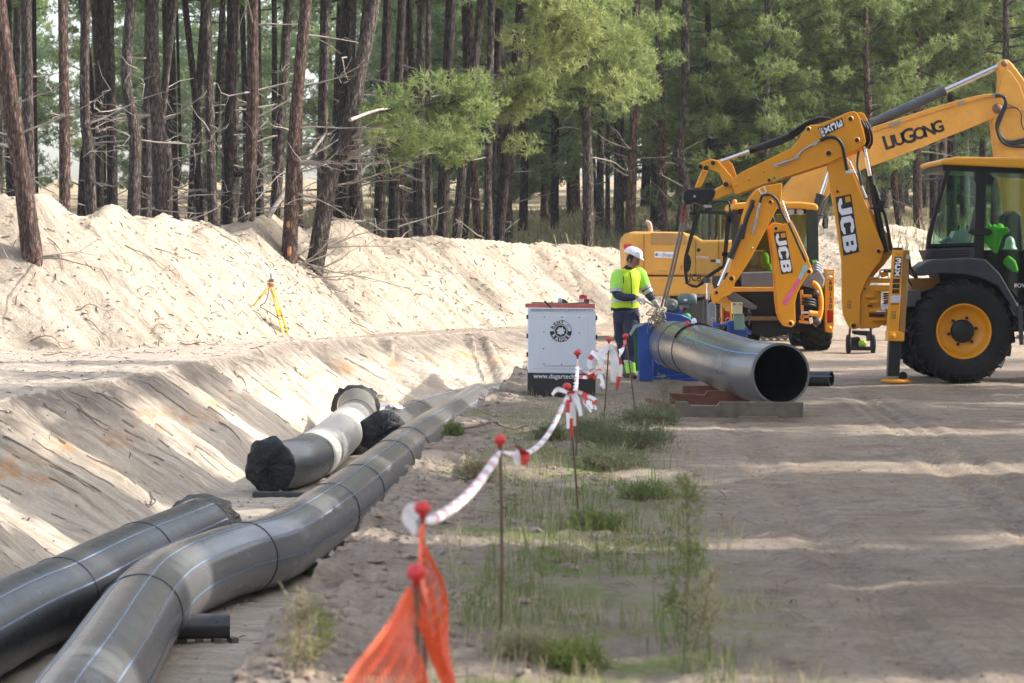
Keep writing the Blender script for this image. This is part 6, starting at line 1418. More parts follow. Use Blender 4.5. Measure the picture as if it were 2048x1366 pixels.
o = twisted(tops[3] + Vector((.03, 0, -.12)), tops[4] + Vector((0, 0, -.05)), .10, .04, 9, 120, fat=.5, duty=.3); tag(o, 'twisted tape rising in front of the generator to its red-capped stake', 'tape', 'twisted warning tape')
o = twisted(tops[4] + Vector((0, 0, -.12)), tops[5] + Vector((-.06, 0, -.28)), .06, .03, 6, 60, fat=.5, cols=(M_TP, M_TW)); tag(o, 'thin twisted tape crossing the generator corner', 'tape', 'twisted warning tape')
o = twisted(tops[6] + Vector((0, 0, -.03)), tops[5] + Vector((.04, 0, -.26)), .02, .06, 1.5, 24, fat=.1, cols=(M_TW, M_TR), duty=.2); tag(o, 'flat tape strip running to the leaning stake before the worker', 'tape', 'twisted warning tape')
def ribbon(pts, w, mat, name, parent=None, loc=None, cols=None):
    C = catmull(pts, 6); mb = MB(); vs = []
    for i, p in enumerate(C):
        t = (C[min(i + 1, len(C) - 1)] - C[max(i - 1, 0)]).normalized(); s_ = t.cross(Vector((0.1, 1, .1))).normalized(); s_ = Quaternion(t, .5 * math.sin(i * .5)) @ s_
        ww = w * (.6 + .4 * math.sin(math.pi * i / (len(C) - 1))); vs += [p - s_ * ww / 2, p + s_ * ww / 2]
    nn = len(C) - 1
    for i in range(nn): pass
    off = len(mb.v); mb.v += vs
    for i in range(nn):
        mb.f.append([2 * i, 2 * i + 1, 2 * i + 3, 2 * i + 2]); mb.sm.append(True); mb.mi.append((i // 3) % 2 if cols else 0)
    return mb.build(name, cols or [mat], parent, loc=loc)
t4 = tops[3]
for k, (dx, dz, w, cc) in enumerate(((.05, -.25, .05, (M_TW, M_TW)), (.03, -.32, .045, (M_TW, M_TR)), (.09, -.18, .05, (M_TW, M_TW)), (.005, -.26, .04, (M_TR, M_TW)), (-.1, -.04, .045, (M_TW, M_TW)), (.16, -.13, .035, (M_TR, M_TW)))):
    o = ribbon([t4 + Vector((0, -.01 * k, -.03)), t4 + Vector((dx * .6, -.02, dz * .3)), t4 + Vector((dx, -.03 * k, dz))], w * .72, None, 'tape_ribbon', loc=tuple(t4), cols=list(cc)); tag(o, 'loose ' + ('white tape end drooping right', 'red and white tape end hanging straight down', 'wide white tape end spreading farthest down right', 'mostly red tape end hugging the rod', 'short white tape end sticking out left', 'red-tipped tape end lying out to the right')[k] + ' of the slanting stake', 'tape', 'tape ends at the slanting stake')
t6 = tops[5]
for k, (dx, dz, w, cc) in enumerate(((.04, -.42, .09, (M_TW, M_TW)), (-.06, -.34, .07, (M_TW, M_TW)), (-.14, -.40, .05, (M_TW, M_TR)), (.08, -.5, .05, (M_TW, M_TR)))):
    o = ribbon([t6 + Vector((.01, -.01 * k, -.05)), t6 + Vector((dx * 1.4, -.02, dz * .5)), t6 + Vector((dx, -.03, dz))], w, None, 'tape_ribbon', loc=tuple(t6), cols=list(cc)); tag(o, ('widest white tape flapping right', 'white tape flapping left', 'red-white tape reaching farthest left', 'long red-white tape hanging lowest right')[k] + ' of the thin stake beside the generator', 'tape', 'tape ends beside the generator')
# crumpled tape pile between
rnd = random.Random(21); c0_ = P(1192, 790, 20.0)
for k in range(5):
    p = P(rnd.uniform(1178, 1204), 815 - k * 24, 19.5); q = [p + Vector((rnd.uniform(-.09, .09), rnd.uniform(-.1, .1), rnd.uniform(-.07, .07))) for _ in range(3)]
    o = ribbon([p] + q, .032, None, 'tape_ribbon', loc=tuple(p), cols=[M_TW, M_TR if k % 2 else M_TW]); tag(o, ('lowest', 'second lowest', 'middle', 'second highest', 'highest')[k] + ' crumpled tape piece bunched before the generator corner', 'tape', 'bunched tape before the generator')
o = ribbon([tops[2] + Vector((.07, 0, -.02)), P(1048, 905, 11.5), P(1050, 918, 11.5), P(1046, 930, 11.5)], .045, M_TR, 'tape_flag', loc=tuple(P(1048, 905, 11.5))); tag(o, 'small red tape flag hanging just right of the middle stake', 'tape')
o = ribbon([P(1036, 900, 11.5), P(1033, 915, 11.5), P(1036, 932, 11.5)], .03, M_TW, 'tape_flag', loc=tuple(P(1036, 900, 11.5))); tag(o, 'short white tape tail beside the small red flag', 'tape')
o = ribbon([tops[1] + Vector((0, 0, -.02)), tops[1] + Vector((-.035, 0, .0)), tops[1] + Vector((-.045, 0, -.03)), tops[1] + Vector((-.02, 0, -.08))], .05, M_TW, 'tape_flag', loc=tuple(tops[1])); tag(o, 'white tape tail left of the ball where netting begins', 'tape')
# orange safety net
t = NT('orange_net'); v = t.co.outputs['Object']
M_NET = t.set(t.ramp(t.noise(v, 6, 4), [(.3, (.78, .085, .022)), (.7, (.92, .16, .06))]), .4, spec=.5)
M_NET.node_tree.nodes['Principled BSDF'].inputs['Subsurface Weight'].default_value = .0
def net(fn, nu, nv, name, label, r=.0027):
    V = [[Vector(fn(i / nu, j / nv)) for j in range(nv + 1)] for i in range(nu + 1)]; mb = MB()
    def seg(a, b, w):
        d = (b - a); 
        if d.length < 1e-5: return
        s_ = d.cross(Vector((.3, 1, .2))).normalized() * w / 2; u = Vector((0, w * .35, 0)); mb.add([a - s_, a + s_, b + s_, b - s_, a + u, b + u], [(0, 1, 2, 3), (0, 3, 5, 4), (1, 4, 5, 2)])
    for i in range(nu + 1):
        for j in range(nv + 1):
            if i < nu: seg(V[i][j], V[i + 1][j], r * (3.2 if j in (0, nv) else 1.6))
            if j < nv: seg(V[i][j], V[i][j + 1], r * 2.6)
    o = mb.build(name, M_NET, loc=tuple(V[0][0])); tag(o, label, 'netting', kind=None); return o
rn = random.Random(5); fold = [rn.uniform(0, 6.28) for _ in range(6)]
T6, T5 = tops[0], tops[1]; N6 = P(724, 1372, 5.2)
def sheet1(u, v):   # from the nearest stake towards the camera, hanging in folds
    a = T6 + Vector((0, 0, -.03)); b = N6 + Vector((-.02, 0, 0)); p = a.lerp(b, u); h = .30 + .55 * min(1, v * 1.0); ww = v
    x = p.x + .055 * v * (1 - u * .3) + .018 * math.sin(v * 9 + fold[0]) * (1) + .004 * math.sin(u * 7 + v * 5 + fold[1]); return (x, p.y + .02 * math.sin(v * 14 + u * 9), p.z - v * .72)
def sheet2(u, v):
    a = T5 + Vector((0, 0, -.06)); b = T6 + Vector((0.0, 0, -.03)); p = a.lerp(b, u)
    bul = math.sin(math.pi * min(1, v * 1.15)) * .04 + .095 * v; z = p.z - v * .78 - .1 * math.sin(math.pi * u) * (1 - v)
    x = p.x + bul + .014 * math.sin(v * 12 + u * 5 + fold[2]) + .014 * math.sin(u * 17 + fold[3]); return (x, p.y + .04 * math.sin(v * 9 + fold[4]), z)
net(sheet1, 20, 14, 'safety_net', 'orange safety netting spread from the nearest stake towards the lower edge')
net(sheet2, 28, 16, 'safety_net', 'crumpled orange safety netting hanging between the two nearest stakes')
mb = MB(); mb.tube(catmull([T5 + Vector((0, 0, -.05)), T5 + Vector((.004, -.3, -.14)), T6 + Vector((.012, .3, -.12)), T6 + Vector((.004, 0, -.02))], 6), .008, 8); o = mb.build('net_rope', M_NET, loc=tuple(T5)); tag(o, 'orange net edge cord linking the two nearest red balls', 'cord')

# ------------------------------------------------------------------ survey tripod
TF = hit(575, 671, 30); TYp = TF.y
tri = thing('survey_tripod', TF, 'yellow survey tripod with white antenna standing on the sand bench', 'tripod')
M_TYEL = paint('tripod_yellow', (.78, .58, .01), .4, dust=.03)
hd = P(542, 568, TYp + .15)
def on_ground(px, Y): x = (px - 1024) * Y / F; return Vector((x, Y, ground_z(x, Y)))
feet = [Vector((P(505, 632, TYp + .2).x, TYp + .35, P(505, 633, TYp + .35).z)), P(566, 671, TYp), Vector((P(577, 668, TYp + .1).x, TYp + .1, P(577, 670, TYp + .1).z))]
gz2 = ground_z(feet[0].x, feet[0].y); feet[0].z = max(feet[0].z, gz2)
for f in feet:
    top_ = hd + (f - hd) * .02; mid = hd.lerp(f, .58)
    for s_ in (-1, 1):
        mb = MB(); o_ = Vector((.028 * s_, 0, 0)); mb.bar(top_ + o_ * .9, mid + o_ * .7, .016); mb.build('leg_rail', M_TYEL, tri)
    mb = MB(); mb.bar(hd.lerp(f, .5), f, .038, .03); mb.build('leg', M_TYEL, tri, bevel=.003)
    mb = MB(); mb.bar(hd.lerp(f, .60), hd.lerp(f, .635), .06, .05); mb.build('leg_clamp', paint('orange_red_clamp', (.60, .14, .06), .5), tri)
mb = MB(); mb.lathe([(0, -.05), (.06, -.05), (.075, 0), (.07, .03), (0, .03)], hd, 'Z', 16); mb.build('tripod_head', paint('orange_red_clamp', (.60, .14, .06), .5), tri)
mb = MB(); mb.box(hd + Vector((.01, 0, .07)), (.10, .08, .07)); mb.cyl(hd + Vector((-.08, 0, .06)), hd + Vector((.06, 0, .06)), .018, 8); mb.build('tribrach', paint('dark_green_grey_instrument', (.10, .13, .13), .5), tri, bevel=.012)
mb = MB(); mb.cyl(hd + Vector((0, 0, .1)), hd + Vector((0, 0, .21)), .014, 10); mb.build('antenna_post', M_DKSTEEL, tri)
mb = MB(); mb.lathe([(0, -.012), (.03, -.012), (.055, .006), (.06, .02), (.03, .035), (0, .04)], hd + Vector((0, 0, .21)), 'Z', 20); mb.build('antenna', M_WHITE, tri)
mb = MB(); mb.tube(catmull([hd + Vector((-.03, -.02, -.02)), P(536, 590, TYp - .02), P(530, 605, TYp), P(520, 613, TYp + .1), P(535, 622, TYp), P(562, 640, TYp - .05)], 6), .009, 6); mb.build('cable', M_BLACK, tri)
mb = MB(); mb.tube([hd, Vector((hd.x, hd.y - .1, TF.z + .02))], .003, 5); mb.build('plumb_line', M_BLACK, tri)
mb = MB(); c = P(563, 664, TYp + .25); mb.ball(c, (.13, .12, .07), 12, 8); mb.ball(c + Vector((.08, .03, .05)), (.07, .07, .07), 10, 7); o = mb.build('equipment_bag', paint('black_bag_cloth', (.02, .02, .022), .7), loc=tuple(c)); tag(o, 'small black bag on the ground between the tripod legs', 'bag')
# ------------------------------------------------------------------ pine wood
def bark(name, dark, light, red):
    t = NT(name); v = t.co.outputs['Object']
    n1 = t.noise(t.map(v, (1, 1, .22)), 17, 6, .7, 1.2); n2 = t.noise(t.map(v, (1, 1, .5)), 45, 6, .75, .5); b = t.noise(v, 1.1, 4, .6)
    d = t.vor(t.map(v, (1, 1, .25)), 24, 'F1')
    q = t.math('ADD', t.math('MULTIPLY', n1, .75), t.math('ADD', t.math('MULTIPLY', n2, .3), t.math('MULTIPLY', d, -.25)))
    plate_ = t.ramp(q, [(.36, 0.0), (.50, 1.0)])
    c = t.mix(plate_, dark, t.mix(n2, light, tuple(x * .6 for x in light)))
    c = t.mix(t.math('MULTIPLY', t.ramp(b, [(.45, 0.0), (.65, .6)]), plate_), c, red)
    return t.set(c, .9, t.bump(t.math('ADD', t.math('MULTIPLY', plate_, .8), t.math('MULTIPLY', n2, .5)), 1.0, .06), spec=.2)
M_BARK = bark('pine_bark', (.05, .037, .032), (.28, .24, .22), (.22, .16, .13))
M_BARKR = bark('reddish_pine_bark', (.06, .036, .028), (.33, .23, .195), (.28, .14, .10))
M_BARKD = bark('dark_pine_bark', (.018, .014, .012), (.13, .10, .085), (.10, .065, .05))
M_DEAD = paint('dead_branch_wood', (.27, .235, .205), .85, dust=0, var=.4, scale=4)
M_DEADR = paint('dry_root_wood', (.20, .14, .10), .9, dust=0, var=.4, scale=4)
M_STRIP = paint('stripped_orange_wood', (.45, .17, .06), .7, dust=.1, var=.3, scale=5)
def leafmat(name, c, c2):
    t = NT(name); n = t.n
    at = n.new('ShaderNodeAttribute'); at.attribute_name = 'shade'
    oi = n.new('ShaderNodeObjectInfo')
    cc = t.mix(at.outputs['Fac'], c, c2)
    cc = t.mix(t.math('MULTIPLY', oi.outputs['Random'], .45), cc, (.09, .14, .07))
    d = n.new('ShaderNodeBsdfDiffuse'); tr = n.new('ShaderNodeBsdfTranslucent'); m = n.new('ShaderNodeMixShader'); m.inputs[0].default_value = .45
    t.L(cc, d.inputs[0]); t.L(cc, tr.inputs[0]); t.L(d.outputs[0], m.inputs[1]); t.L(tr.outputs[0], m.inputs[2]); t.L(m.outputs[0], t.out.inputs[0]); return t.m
M_LEAF = leafmat('pine_needles', (.15, .21, .07), (.32, .38, .15))
M_LEAFY = leafmat('yellow_green_needles', (.20, .24, .08), (.38, .42, .17))
M_LEAFB = leafmat('deep_green_needles', (.14, .205, .10), (.29, .37, .19))

def tufts(C, D, rng, K=8, ln=.17, w=.016):
    """needle tufts: centres C, main directions D"""
    N = len(C); C = np.repeat(C, K, 0); D = np.repeat(D, K, 0)
    d = D * .55 + rng.normal(0, .55, (N * K, 3)); d /= np.linalg.norm(d, axis=1, keepdims=True)
    s = np.cross(d, rng.normal(0, 1, (N * K, 3))); s /= np.linalg.norm(s, axis=1, keepdims=True) + 1e-9
    L = ln * rng.uniform(.6, 1.25, (N * K, 1)); b = C + rng.normal(0, .02, C.shape)
    V = np.stack([b - s * w, b + s * w, b + d * L], 1).reshape(-1, 3); T = np.arange(len(V)).reshape(-1, 3)
    return V, T
def add_shade(me, vals, K3):
    a = me.attributes.new('shade', 'FLOAT', 'POINT'); a.data.foreach_set('value', np.repeat(vals, K3).astype(np.float32))
def crown_variant(seed, H=9.0, z0=2.0, rad=2.4, nb=46, per=60, mat=M_LEAF, lnscale=1.0, clump=.55, droop=.0, name='crown', profile='oval'):
    """boughs leave the stem at z0..H; foliage sits in flattened clumps along their outer ends"""
    rng = np.random.default_rng(seed); Cs = []; Ds = []; sh = []; bm = MB()
    for b in range(nb):
        u = (b + rng.random() * .8) / nb; z = z0 + (H - z0) * u
        r = rad * ((1 - u) ** .6 if profile == 'cone' else (math.sin(math.pi * (.12 + .86 * u)) ** .65)) * rng.uniform(.6, 1.15)
        a = b * 2.4 + rng.normal(0, .4); up = rng.uniform(.0, .5) + .5 * u - droop
        st = np.array([0, 0, z]); en = st + np.array([math.cos(a) * r, math.sin(a) * r, r * up * .6])
        mid = (st + en) / 2 + np.array([0, 0, -.08 * r]) + rng.normal(0, .08, 3)
        bm.tube([tuple(st), tuple(mid), tuple(en)], [.035 * (1.2 - u) + .01, .022, .008], 5, False)
        ncl = max(2, int(r / .45))
        for c in range(ncl):
            t_ = .35 + .65 * (c + .7) / ncl; cen = st * (1 - t_) ** 2 + 2 * mid * t_ * (1 - t_) + en * t_ * t_ + rng.normal(0, .22, 3)
            cr = clump * rng.uniform(.6, 1.2); k = int(per * rng.uniform(.6, 1.2))
            q = rng.normal(0, 1, (k, 3)); q /= np.linalg.norm(q, axis=1, keepdims=True); q *= rng.uniform(.3, 1, (k, 1)) ** .5
            q[:, 2] *= .6; Cs.append(cen + q * cr); dd = q * .7 + np.array([0, 0, .55]); Ds.append(dd)
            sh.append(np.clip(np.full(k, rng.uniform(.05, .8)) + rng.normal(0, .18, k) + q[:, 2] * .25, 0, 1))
            for j in range(3):
                e2 = cen + q[j % k] * cr * .9; bm.tube([tuple(cen * .5 + e2 * .5 + rng.normal(0, .05, 3)), tuple(e2)], [.009, .004], 3, False)
            bm.tube([tuple(st * (1 - t_) ** 2 + 2 * mid * t_ * (1 - t_) + en * t_ * t_), tuple(cen)], [.012, .006], 4, False)
    C = np.concatenate(Cs); D = np.concatenate(Ds); S = np.concatenate(sh); K = 7
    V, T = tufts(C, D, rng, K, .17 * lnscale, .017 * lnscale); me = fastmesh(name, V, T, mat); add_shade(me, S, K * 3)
    bme = bpy.data.meshes.new('boughs'); bme.from_pydata(bm.v, [], bm.f); bme.materials.append(M_BARK); bme.update()
    return me, bme
def trunk_mesh(pts, r0, r1, mat, seed, seg=26, n=14, amp=.05):
    rnd = np.random.default_rng(seed); C = catmull(pts, max(2, seg // (len(pts) - 1))); N = len(C); vs = []
    for i, p in enumerate(C):
        u = i / (N - 1); r = r0 + (r1 - r0) * u + .35 * r0 * math.exp(-u * 26)
        for k in range(n):
            a = 2 * math.pi * k / n; rr = r * (1 + amp * math.sin(3 * a + seed) + amp * rnd.normal(0, .6)); vs.append((p.x + rr * math.cos(a), p.y + rr * math.sin(a), p.z))
    fs = [(i * n + k, i * n + (k + 1) % n, (i + 1) * n + (k + 1) % n, (i + 1) * n + k) for i in range(N - 1) for k in range(n)]
    return fastmesh('trunk', vs, fs, mat, True), C
def dead_branches(C, rnd, count, zlo, zhi, r_tr, long=1.0, side=None):
    """bare grey limbs and broken stubs on the stem"""
    mb = MB(); tops_ = C[-1].z - C[0].z
    for b in range(count):
        z = rnd.uniform(zlo, zhi); f = min(.999, max(0, z / tops_)); p = C[int(f * (len(C) - 1))]
        a = rnd.uniform(0, 6.283) if side is None else side + rnd.gauss(0, .5); L = long * (rnd.uniform(.15, .4) if rnd.random() < .45 else rnd.uniform(.6, 2.0))
        el = rnd.uniform(-.25, .55); d = Vector((math.cos(a), math.sin(a), el)).normalized(); pts = [p]; q = Vector(p)
        for s_ in range(4):
            q = q + d * L / 4; d = (d + Vector((rnd.gauss(0, .16), rnd.gauss(0, .16), rnd.gauss(.02, .16)))).normalized(); pts.append(q.copy())
        r0 = .012 + .014 * min(1, L); mb.tube(pts, [r0, r0 * .8, r0 * .6, r0 * .4, r0 * .2], 5, False)
        if L > .6:
            for tw in range(rnd.randint(2, 5)):
                s0 = pts[rnd.randint(1, 4)]; dd = (d + Vector((rnd.gauss(0, .8), rnd.gauss(0, .8), rnd.gauss(0, .6)))).normalized(); l2 = rnd.uniform(.15, .6) * long
                m_ = s0 + dd * l2 * .5 + Vector((rnd.gauss(0, .04), 0, rnd.gauss(0, .05))); mb.tube([s0, m_, s0 + dd * l2], [.009, .006, .003], 3, False)
    return mb
CROWNS = [crown_variant(101 + i, mat=m, H=h, z0=z, rad=r, nb=nb, clump=cl, per=pe) for i, (m, h, z, r, nb, cl, pe) in enumerate((
    (M_LEAF, 9.0, 1.8, 2.5, 40, .42, 34), (M_LEAFY, 8.5, 2.2, 2.3, 38, .40, 34), (M_LEAFB, 9.5, 1.0, 2.7, 42, .45, 32), (M_LEAF, 8.0, 3.0, 2.6, 34, .45, 36), (M_LEAFB, 8.0, .6, 2.2, 38, .40, 30)))]
HIGH = [crown_variant(201 + i, mat=m, H=12.5, z0=7.2, rad=2.6, nb=18, clump=.5, per=34) for i, m in enumerate((M_LEAF, M_LEAFB))]
def linkchild(name, me, parent, loc=(0, 0, 0), rz=0, sc=1.0, kind=None):
    o = bpy.data.objects.new(name, me); col.objects.link(o); o.parent = parent; o.location = loc; o.rotation_euler = (0, 0, rz); o.scale = (sc, sc, sc) if not isinstance(sc, tuple) else sc
    if kind: o['kind'] = kind
    return o
tcount = 0
def pine(base, lean, width, label, group, seed, Ht=13.0, mat=None, wig=(), dead=0, dz=(1.0, 8.0), crown=None, csc=1.0, cz=0.0, long=1.0, side=None, extra=None, n=12):
    """base: ground point; lean: (dx,dy) at 8 m; wig: [(height, dx)]"""
    global tcount; tcount += 1
    rnd = random.Random(seed); root = thing('pine_tree', base, label, 'tree', group)
    hs = sorted(set([-.4, 0, Ht] + [h for h, _ in wig] + [3.0, 8.0])); wd = dict(wig); pts = []
    for h in hs:
        off = wd.get(h, 0) + (rnd.gauss(0, .05) if h > 0 and h not in wd else 0); pts.append(Vector((lean[0] * h / 8 + off, lean[1] * h / 8, h)))
    me, C = trunk_mesh(pts, width * .58, width * .30, mat or M_BARK, seed, 24, n); linkchild('trunk', me, root)
    if dead:
        mb = dead_branches(C, rnd, dead, dz[0], dz[1], width / 2, long, side)
        bme = bpy.data.meshes.new('dead_branches'); bme.from_pydata(mb.v, [], mb.f); bme.materials.append(M_DEAD); bme.update(); linkchild('dead_branches', bme, root, kind='stuff')
    if crown is not None:
        cm, bm_ = crown; f = min(1.0, cz / Ht); p = C[int(f * (len(C) - 1))]
        rz = rnd.uniform(0, 6.28); linkchild('crown', cm, root, (p.x, p.y, cz), rz, csc, 'stuff'); linkchild('boughs', bm_, root, (p.x, p.y, cz), rz, csc, 'stuff')
    return root, C
# trunks seen against the wood: (px at foot, px at frame top, width px, depth, material, label)
B, RR, DK = M_BARK, M_BARKR, M_BARKD
GRP = 'pine trunks behind the spoil heap'
near = [ # standing in the heap: foot seen
 ((66, 516), 3, 40, RR, [(1.5, .0)], 'leaning reddish pine at the far left whose foot stands down on the sand slope', 14),
 ((579, 516), 612, 30, RR, [(2.0, -.05)], 'reddish pine with an orange bark wound at its foot on the sand slope', 26),
 ((628, 540), 746, 36, B, [(2.5, -.12)], 'thick pine leaning strongly right, its foot lowest on the sand slope', 34)]
k = 0
for (fx, fy), tx, w, mt, wig, lb, nd in near:
    h = hit(fx, fy, 40); s_ = F / h.y; hh_ = (fy) / s_; lean = ((tx - fx) / s_ / hh_ * 8, -.1)
    r_, C_ = pine(h - Vector((0, 0, .05)), lean, w / s_, lb, 'pines standing in the spoil heap', 300 + k, mat=mt, wig=wig, dead=nd + 6, dz=(1.2, 9), crown=HIGH[k % 2], cz=0, csc=1.0, n=20, long=1.25, side=(0.2 if k else None)); k += 1
    if k >= 2:
        mb = MB(); q = Vector(C_[1]) + Vector((.0, -w / s_ / 2 * .98, .35 if k == 2 else .1))
        if k == 2:
            for zc, sz in ((.15, .20), (.75, .12)):
                mb.ball(Vector((C_[1].x + .03, C_[1].y - w / s_ * .42, zc)) + h, (.07, .06, sz), 8, 6)
            mb.build('bark_wound', M_STRIP, r_)
rows = [ # foot px, top px, width px, depth, material, wiggle, label
 (66, 48, 27, 53.5, B, (), 'straight grey pine just right of the far-left leaning pine'),
 (79, 68, 13, 60, DK, (), None), (0, -6, 16, 56, B, (), None), (22, 14, 14, 64, DK, (), None),
 (128, 121, 25, 53, RR, (), 'reddish pine behind the highest crest of the spoil heap'),
 (160, 152, 18, 58, DK, [(4.0, .35)], None), (190, 170, 24, 54.5, B, [(4.0, -.1)], 'grey pine curving gently right of the crest of the heap'),
 (201, 200, 19, 60, DK, (), None), (224, 221, 24, 58, DK, (), None),
 (260, 279, 26, 55.5, B, [(4.5, -.22)], 'pine bowed to the left between two dark trunks'),
 (287, 291, 26, 58.5, B, (), None), (320, 314, 30, 57, B, [(3.5, -.05), (5.5, -.12)], 'stout pine with a kink half way up, left of the bare twig thicket'),
 (330, 350, 20, 59, B, [(4.0, -.2)], None), (345, 345, 20, 64, DK, (), None), (372, 352, 8, 66, DK, [(2.0, -.2)], None),
 (410, 370, 17, 62, DK, [(4.0, .1)], 'dark slender pine leaning left in front of the green gap'), (430, 411, 22, 60.5, B, (), None), (441, 447, 14, 66, B, (), None),
 (455, 462, 22, 61, DK, (), None), (470, 476, 18, 62.5, B, [(2.8, .25)], 'pine with an S-bend beside the straight dark trunk'),
 (496, 502, 27, 57.5, RR, (), 'straight dark reddish pine standing close behind the heap crest'),
 (523, 519, 18, 64, DK, (), None), (541, 578, 24, 62, B, (), None), (556, 545, 14, 70, DK, (), None), (600, 612, 16, 61, RR, (), 'slim pine with a strip of bark torn away, beside the wounded one'),
 (645, 650, 24, 63, B, (), None), (684, 696, 32, 62.5, DK, (), 'broad dark pine directly right of the strongly leaning pine'),
 (724, 741, 25, 62.5, B, [(3.0, -.25)], 'pine bending left at mid height right of the broad dark one'), (754, 774, 24, 64.5, DK, (), None), (781, 806, 22, 64, DK, (), None),
 (804, 812, 12, 72, RR, (), None), (832, 818, 15, 70, DK, (), None), (846, 846, 19, 67, B, (), None), (881, 898, 27, 66, DK, (), 'dark pine under the hanging green bough'),
 (909, 960, 22, 68, B, (), 'pine leaning right below the green bough'), (925, 930, 18, 74, DK, (), None), (962, 935, 18, 69, RR, (), 'thin pine leaning left right of the hanging bough'),
 (975, 1000, 22, 76, DK, (), None), (993, 1038, 24, 68.5, DK, (), 'dark pine leaning right at the edge of the dense stand'), (1012, 1050, 14, 74, B, (), None),
 (1022, 1000, 10, 80, B, (), None)]
rx = random.Random(31)
for _ in range(15):
    fx_ = rx.uniform(-10, 1030); rows.append((fx_, fx_ + rx.uniform(-25, 25), rx.uniform(12, 20), rx.uniform(66, 82), rx.choice((DK, DK, B)), (), None))
edge = [ (1175, 1170, 23, 69, B, (), 'pale straight pine behind the generator, green crown beginning above'),
 (1110, 1118, 17, 86, DK, (), 'short dark pine stem in the brown clearing'), (1140, 1142, 14, 96, DK, (), None), (1215, 1212, 10, 84, B, (), None), (1190, 1188, 10, 100, DK, (), None),
 (1257, 1268, 20, 72, RR, [(3.2, .06)], 'reddish pine right of the clearing with a broken side stub'), (1326, 1320, 19, 73, RR, (), 'slim straight red pine left of the wavy-stemmed one'),
 (1352, 1372, 23, 72, B, [(2.0, .22), (2.9, -.10), (4.5, .10)], 'wavy-stemmed grey pine above the black hitch of the near arm'),
 (1838, 1842, 20, 76, RR, (), 'straight brown pine between the near arm and the cab'), (1806, 1790, 14, 80, RR, [(2.0, -.22), (3.5, .1)], 'crooked thin pine left of the straight brown one'),
 (1880, 1900, 18, 80, RR, (), 'pine stem partly hidden by the rear pillar of the near cab'), (1634, 1640, 18, 82, DK, (), 'dark stem rising behind the near arm'), (1560, 1545, 14, 86, DK, (), None), (1460, 1476, 14, 92, DK, (), None), (1965, 1975, 16, 86, DK, (), None)]
def trunk_label(fx, w, mt):
    size = 'thin' if w < 15 else 'slender' if w < 20 else 'stout'; tone = {id(DK): 'dark', id(B): 'grey', id(RR): 'reddish'}[id(mt)]
    where = 'by the far-left leaning pine' if fx < 110 else 'behind the highest crest of the heap' if fx < 240 else 'by the bowed and kinked pines' if fx < 400 else 'in the bare twig thicket' if fx < 560 else 'by the strongly leaning pine' if fx < 780 else 'under the hanging green bough' if fx < 950 else 'at the right end of the dense stand'
    return size + ' ' + tone + ' trunk in the back rows ' + where
for i, (fx, tx, w, Y, mt, wig, lb) in enumerate(rows):
    x = (fx - 1024) * Y / F; z = ground_z(x, Y); s_ = F / Y; lean = ((tx - fx) / s_ / 7.2 * 8, 0)
    pine((x, Y, z), lean, w / s_, lb or trunk_label(fx, w, mt), GRP, 400 + i, mat=mt, wig=list(wig), dead=(20 if fx < 800 else 14), dz=(1.6, 8.5), crown=HIGH[i % 2] if i % 3 != 2 else None, cz=0, long=1.15 if 250 < fx < 760 else .9)
for i, (fx, tx, w, Y, mt, wig, lb) in enumerate(edge):
    x = (fx - 1024) * Y / F; z = ground_z(x, Y); s_ = F / Y; lean = ((tx - fx) / s_ / 8 * 8, 0)
    cr = None; cz = 0; cs = 1.0
    if fx == 1175: cr, cz, cs = CROWNS[0], 2.2, 1.0
    if fx in (1326, 1352): cr, cz = HIGH[0], .5
    if fx in (1838, 1806): cr, cz = CROWNS[3], 3.0
    if fx == 1634: cr, cz = CROWNS[2], 1.0
    if fx == 1880: cr, cz = CROWNS[1], 4.0
    if fx == 1110: cr, cz = CROWNS[4], 1.2
    pine((x, Y, z), lean, w / s_, lb or 'thin stem in the open wood behind the excavator', 'pines at the edge of the open wood', 500 + i, mat=mt, wig=list(wig), dead=12, dz=(2, 9), crown=cr, cz=cz, csc=cs)
# fallen / leaning dead poles
def pole(a, b, r, label, Ya, Yb):
    A = P(*a, Ya); B2 = P(*b, Yb); mb = MB(); C = catmull([A, A.lerp(B2, .5) + Vector((.05, 0, .1)), B2], 6); mb.tube(C, [r * (1 - .6 * i / (len(C) - 1)) for i in range(len(C))], 7)
    o = mb.build('dead_pole', M_DEAD, loc=tuple(A)); tag(o, label, 'branch')
pole((512, 470), (650, 268), .075, 'grey dead limb slanting up from the heap crest between two trunks', 58, 60)
pole((700, 240), (800, 218), .04, 'long bare limb reaching right from the strongly leaning pine', 54.5, 58)
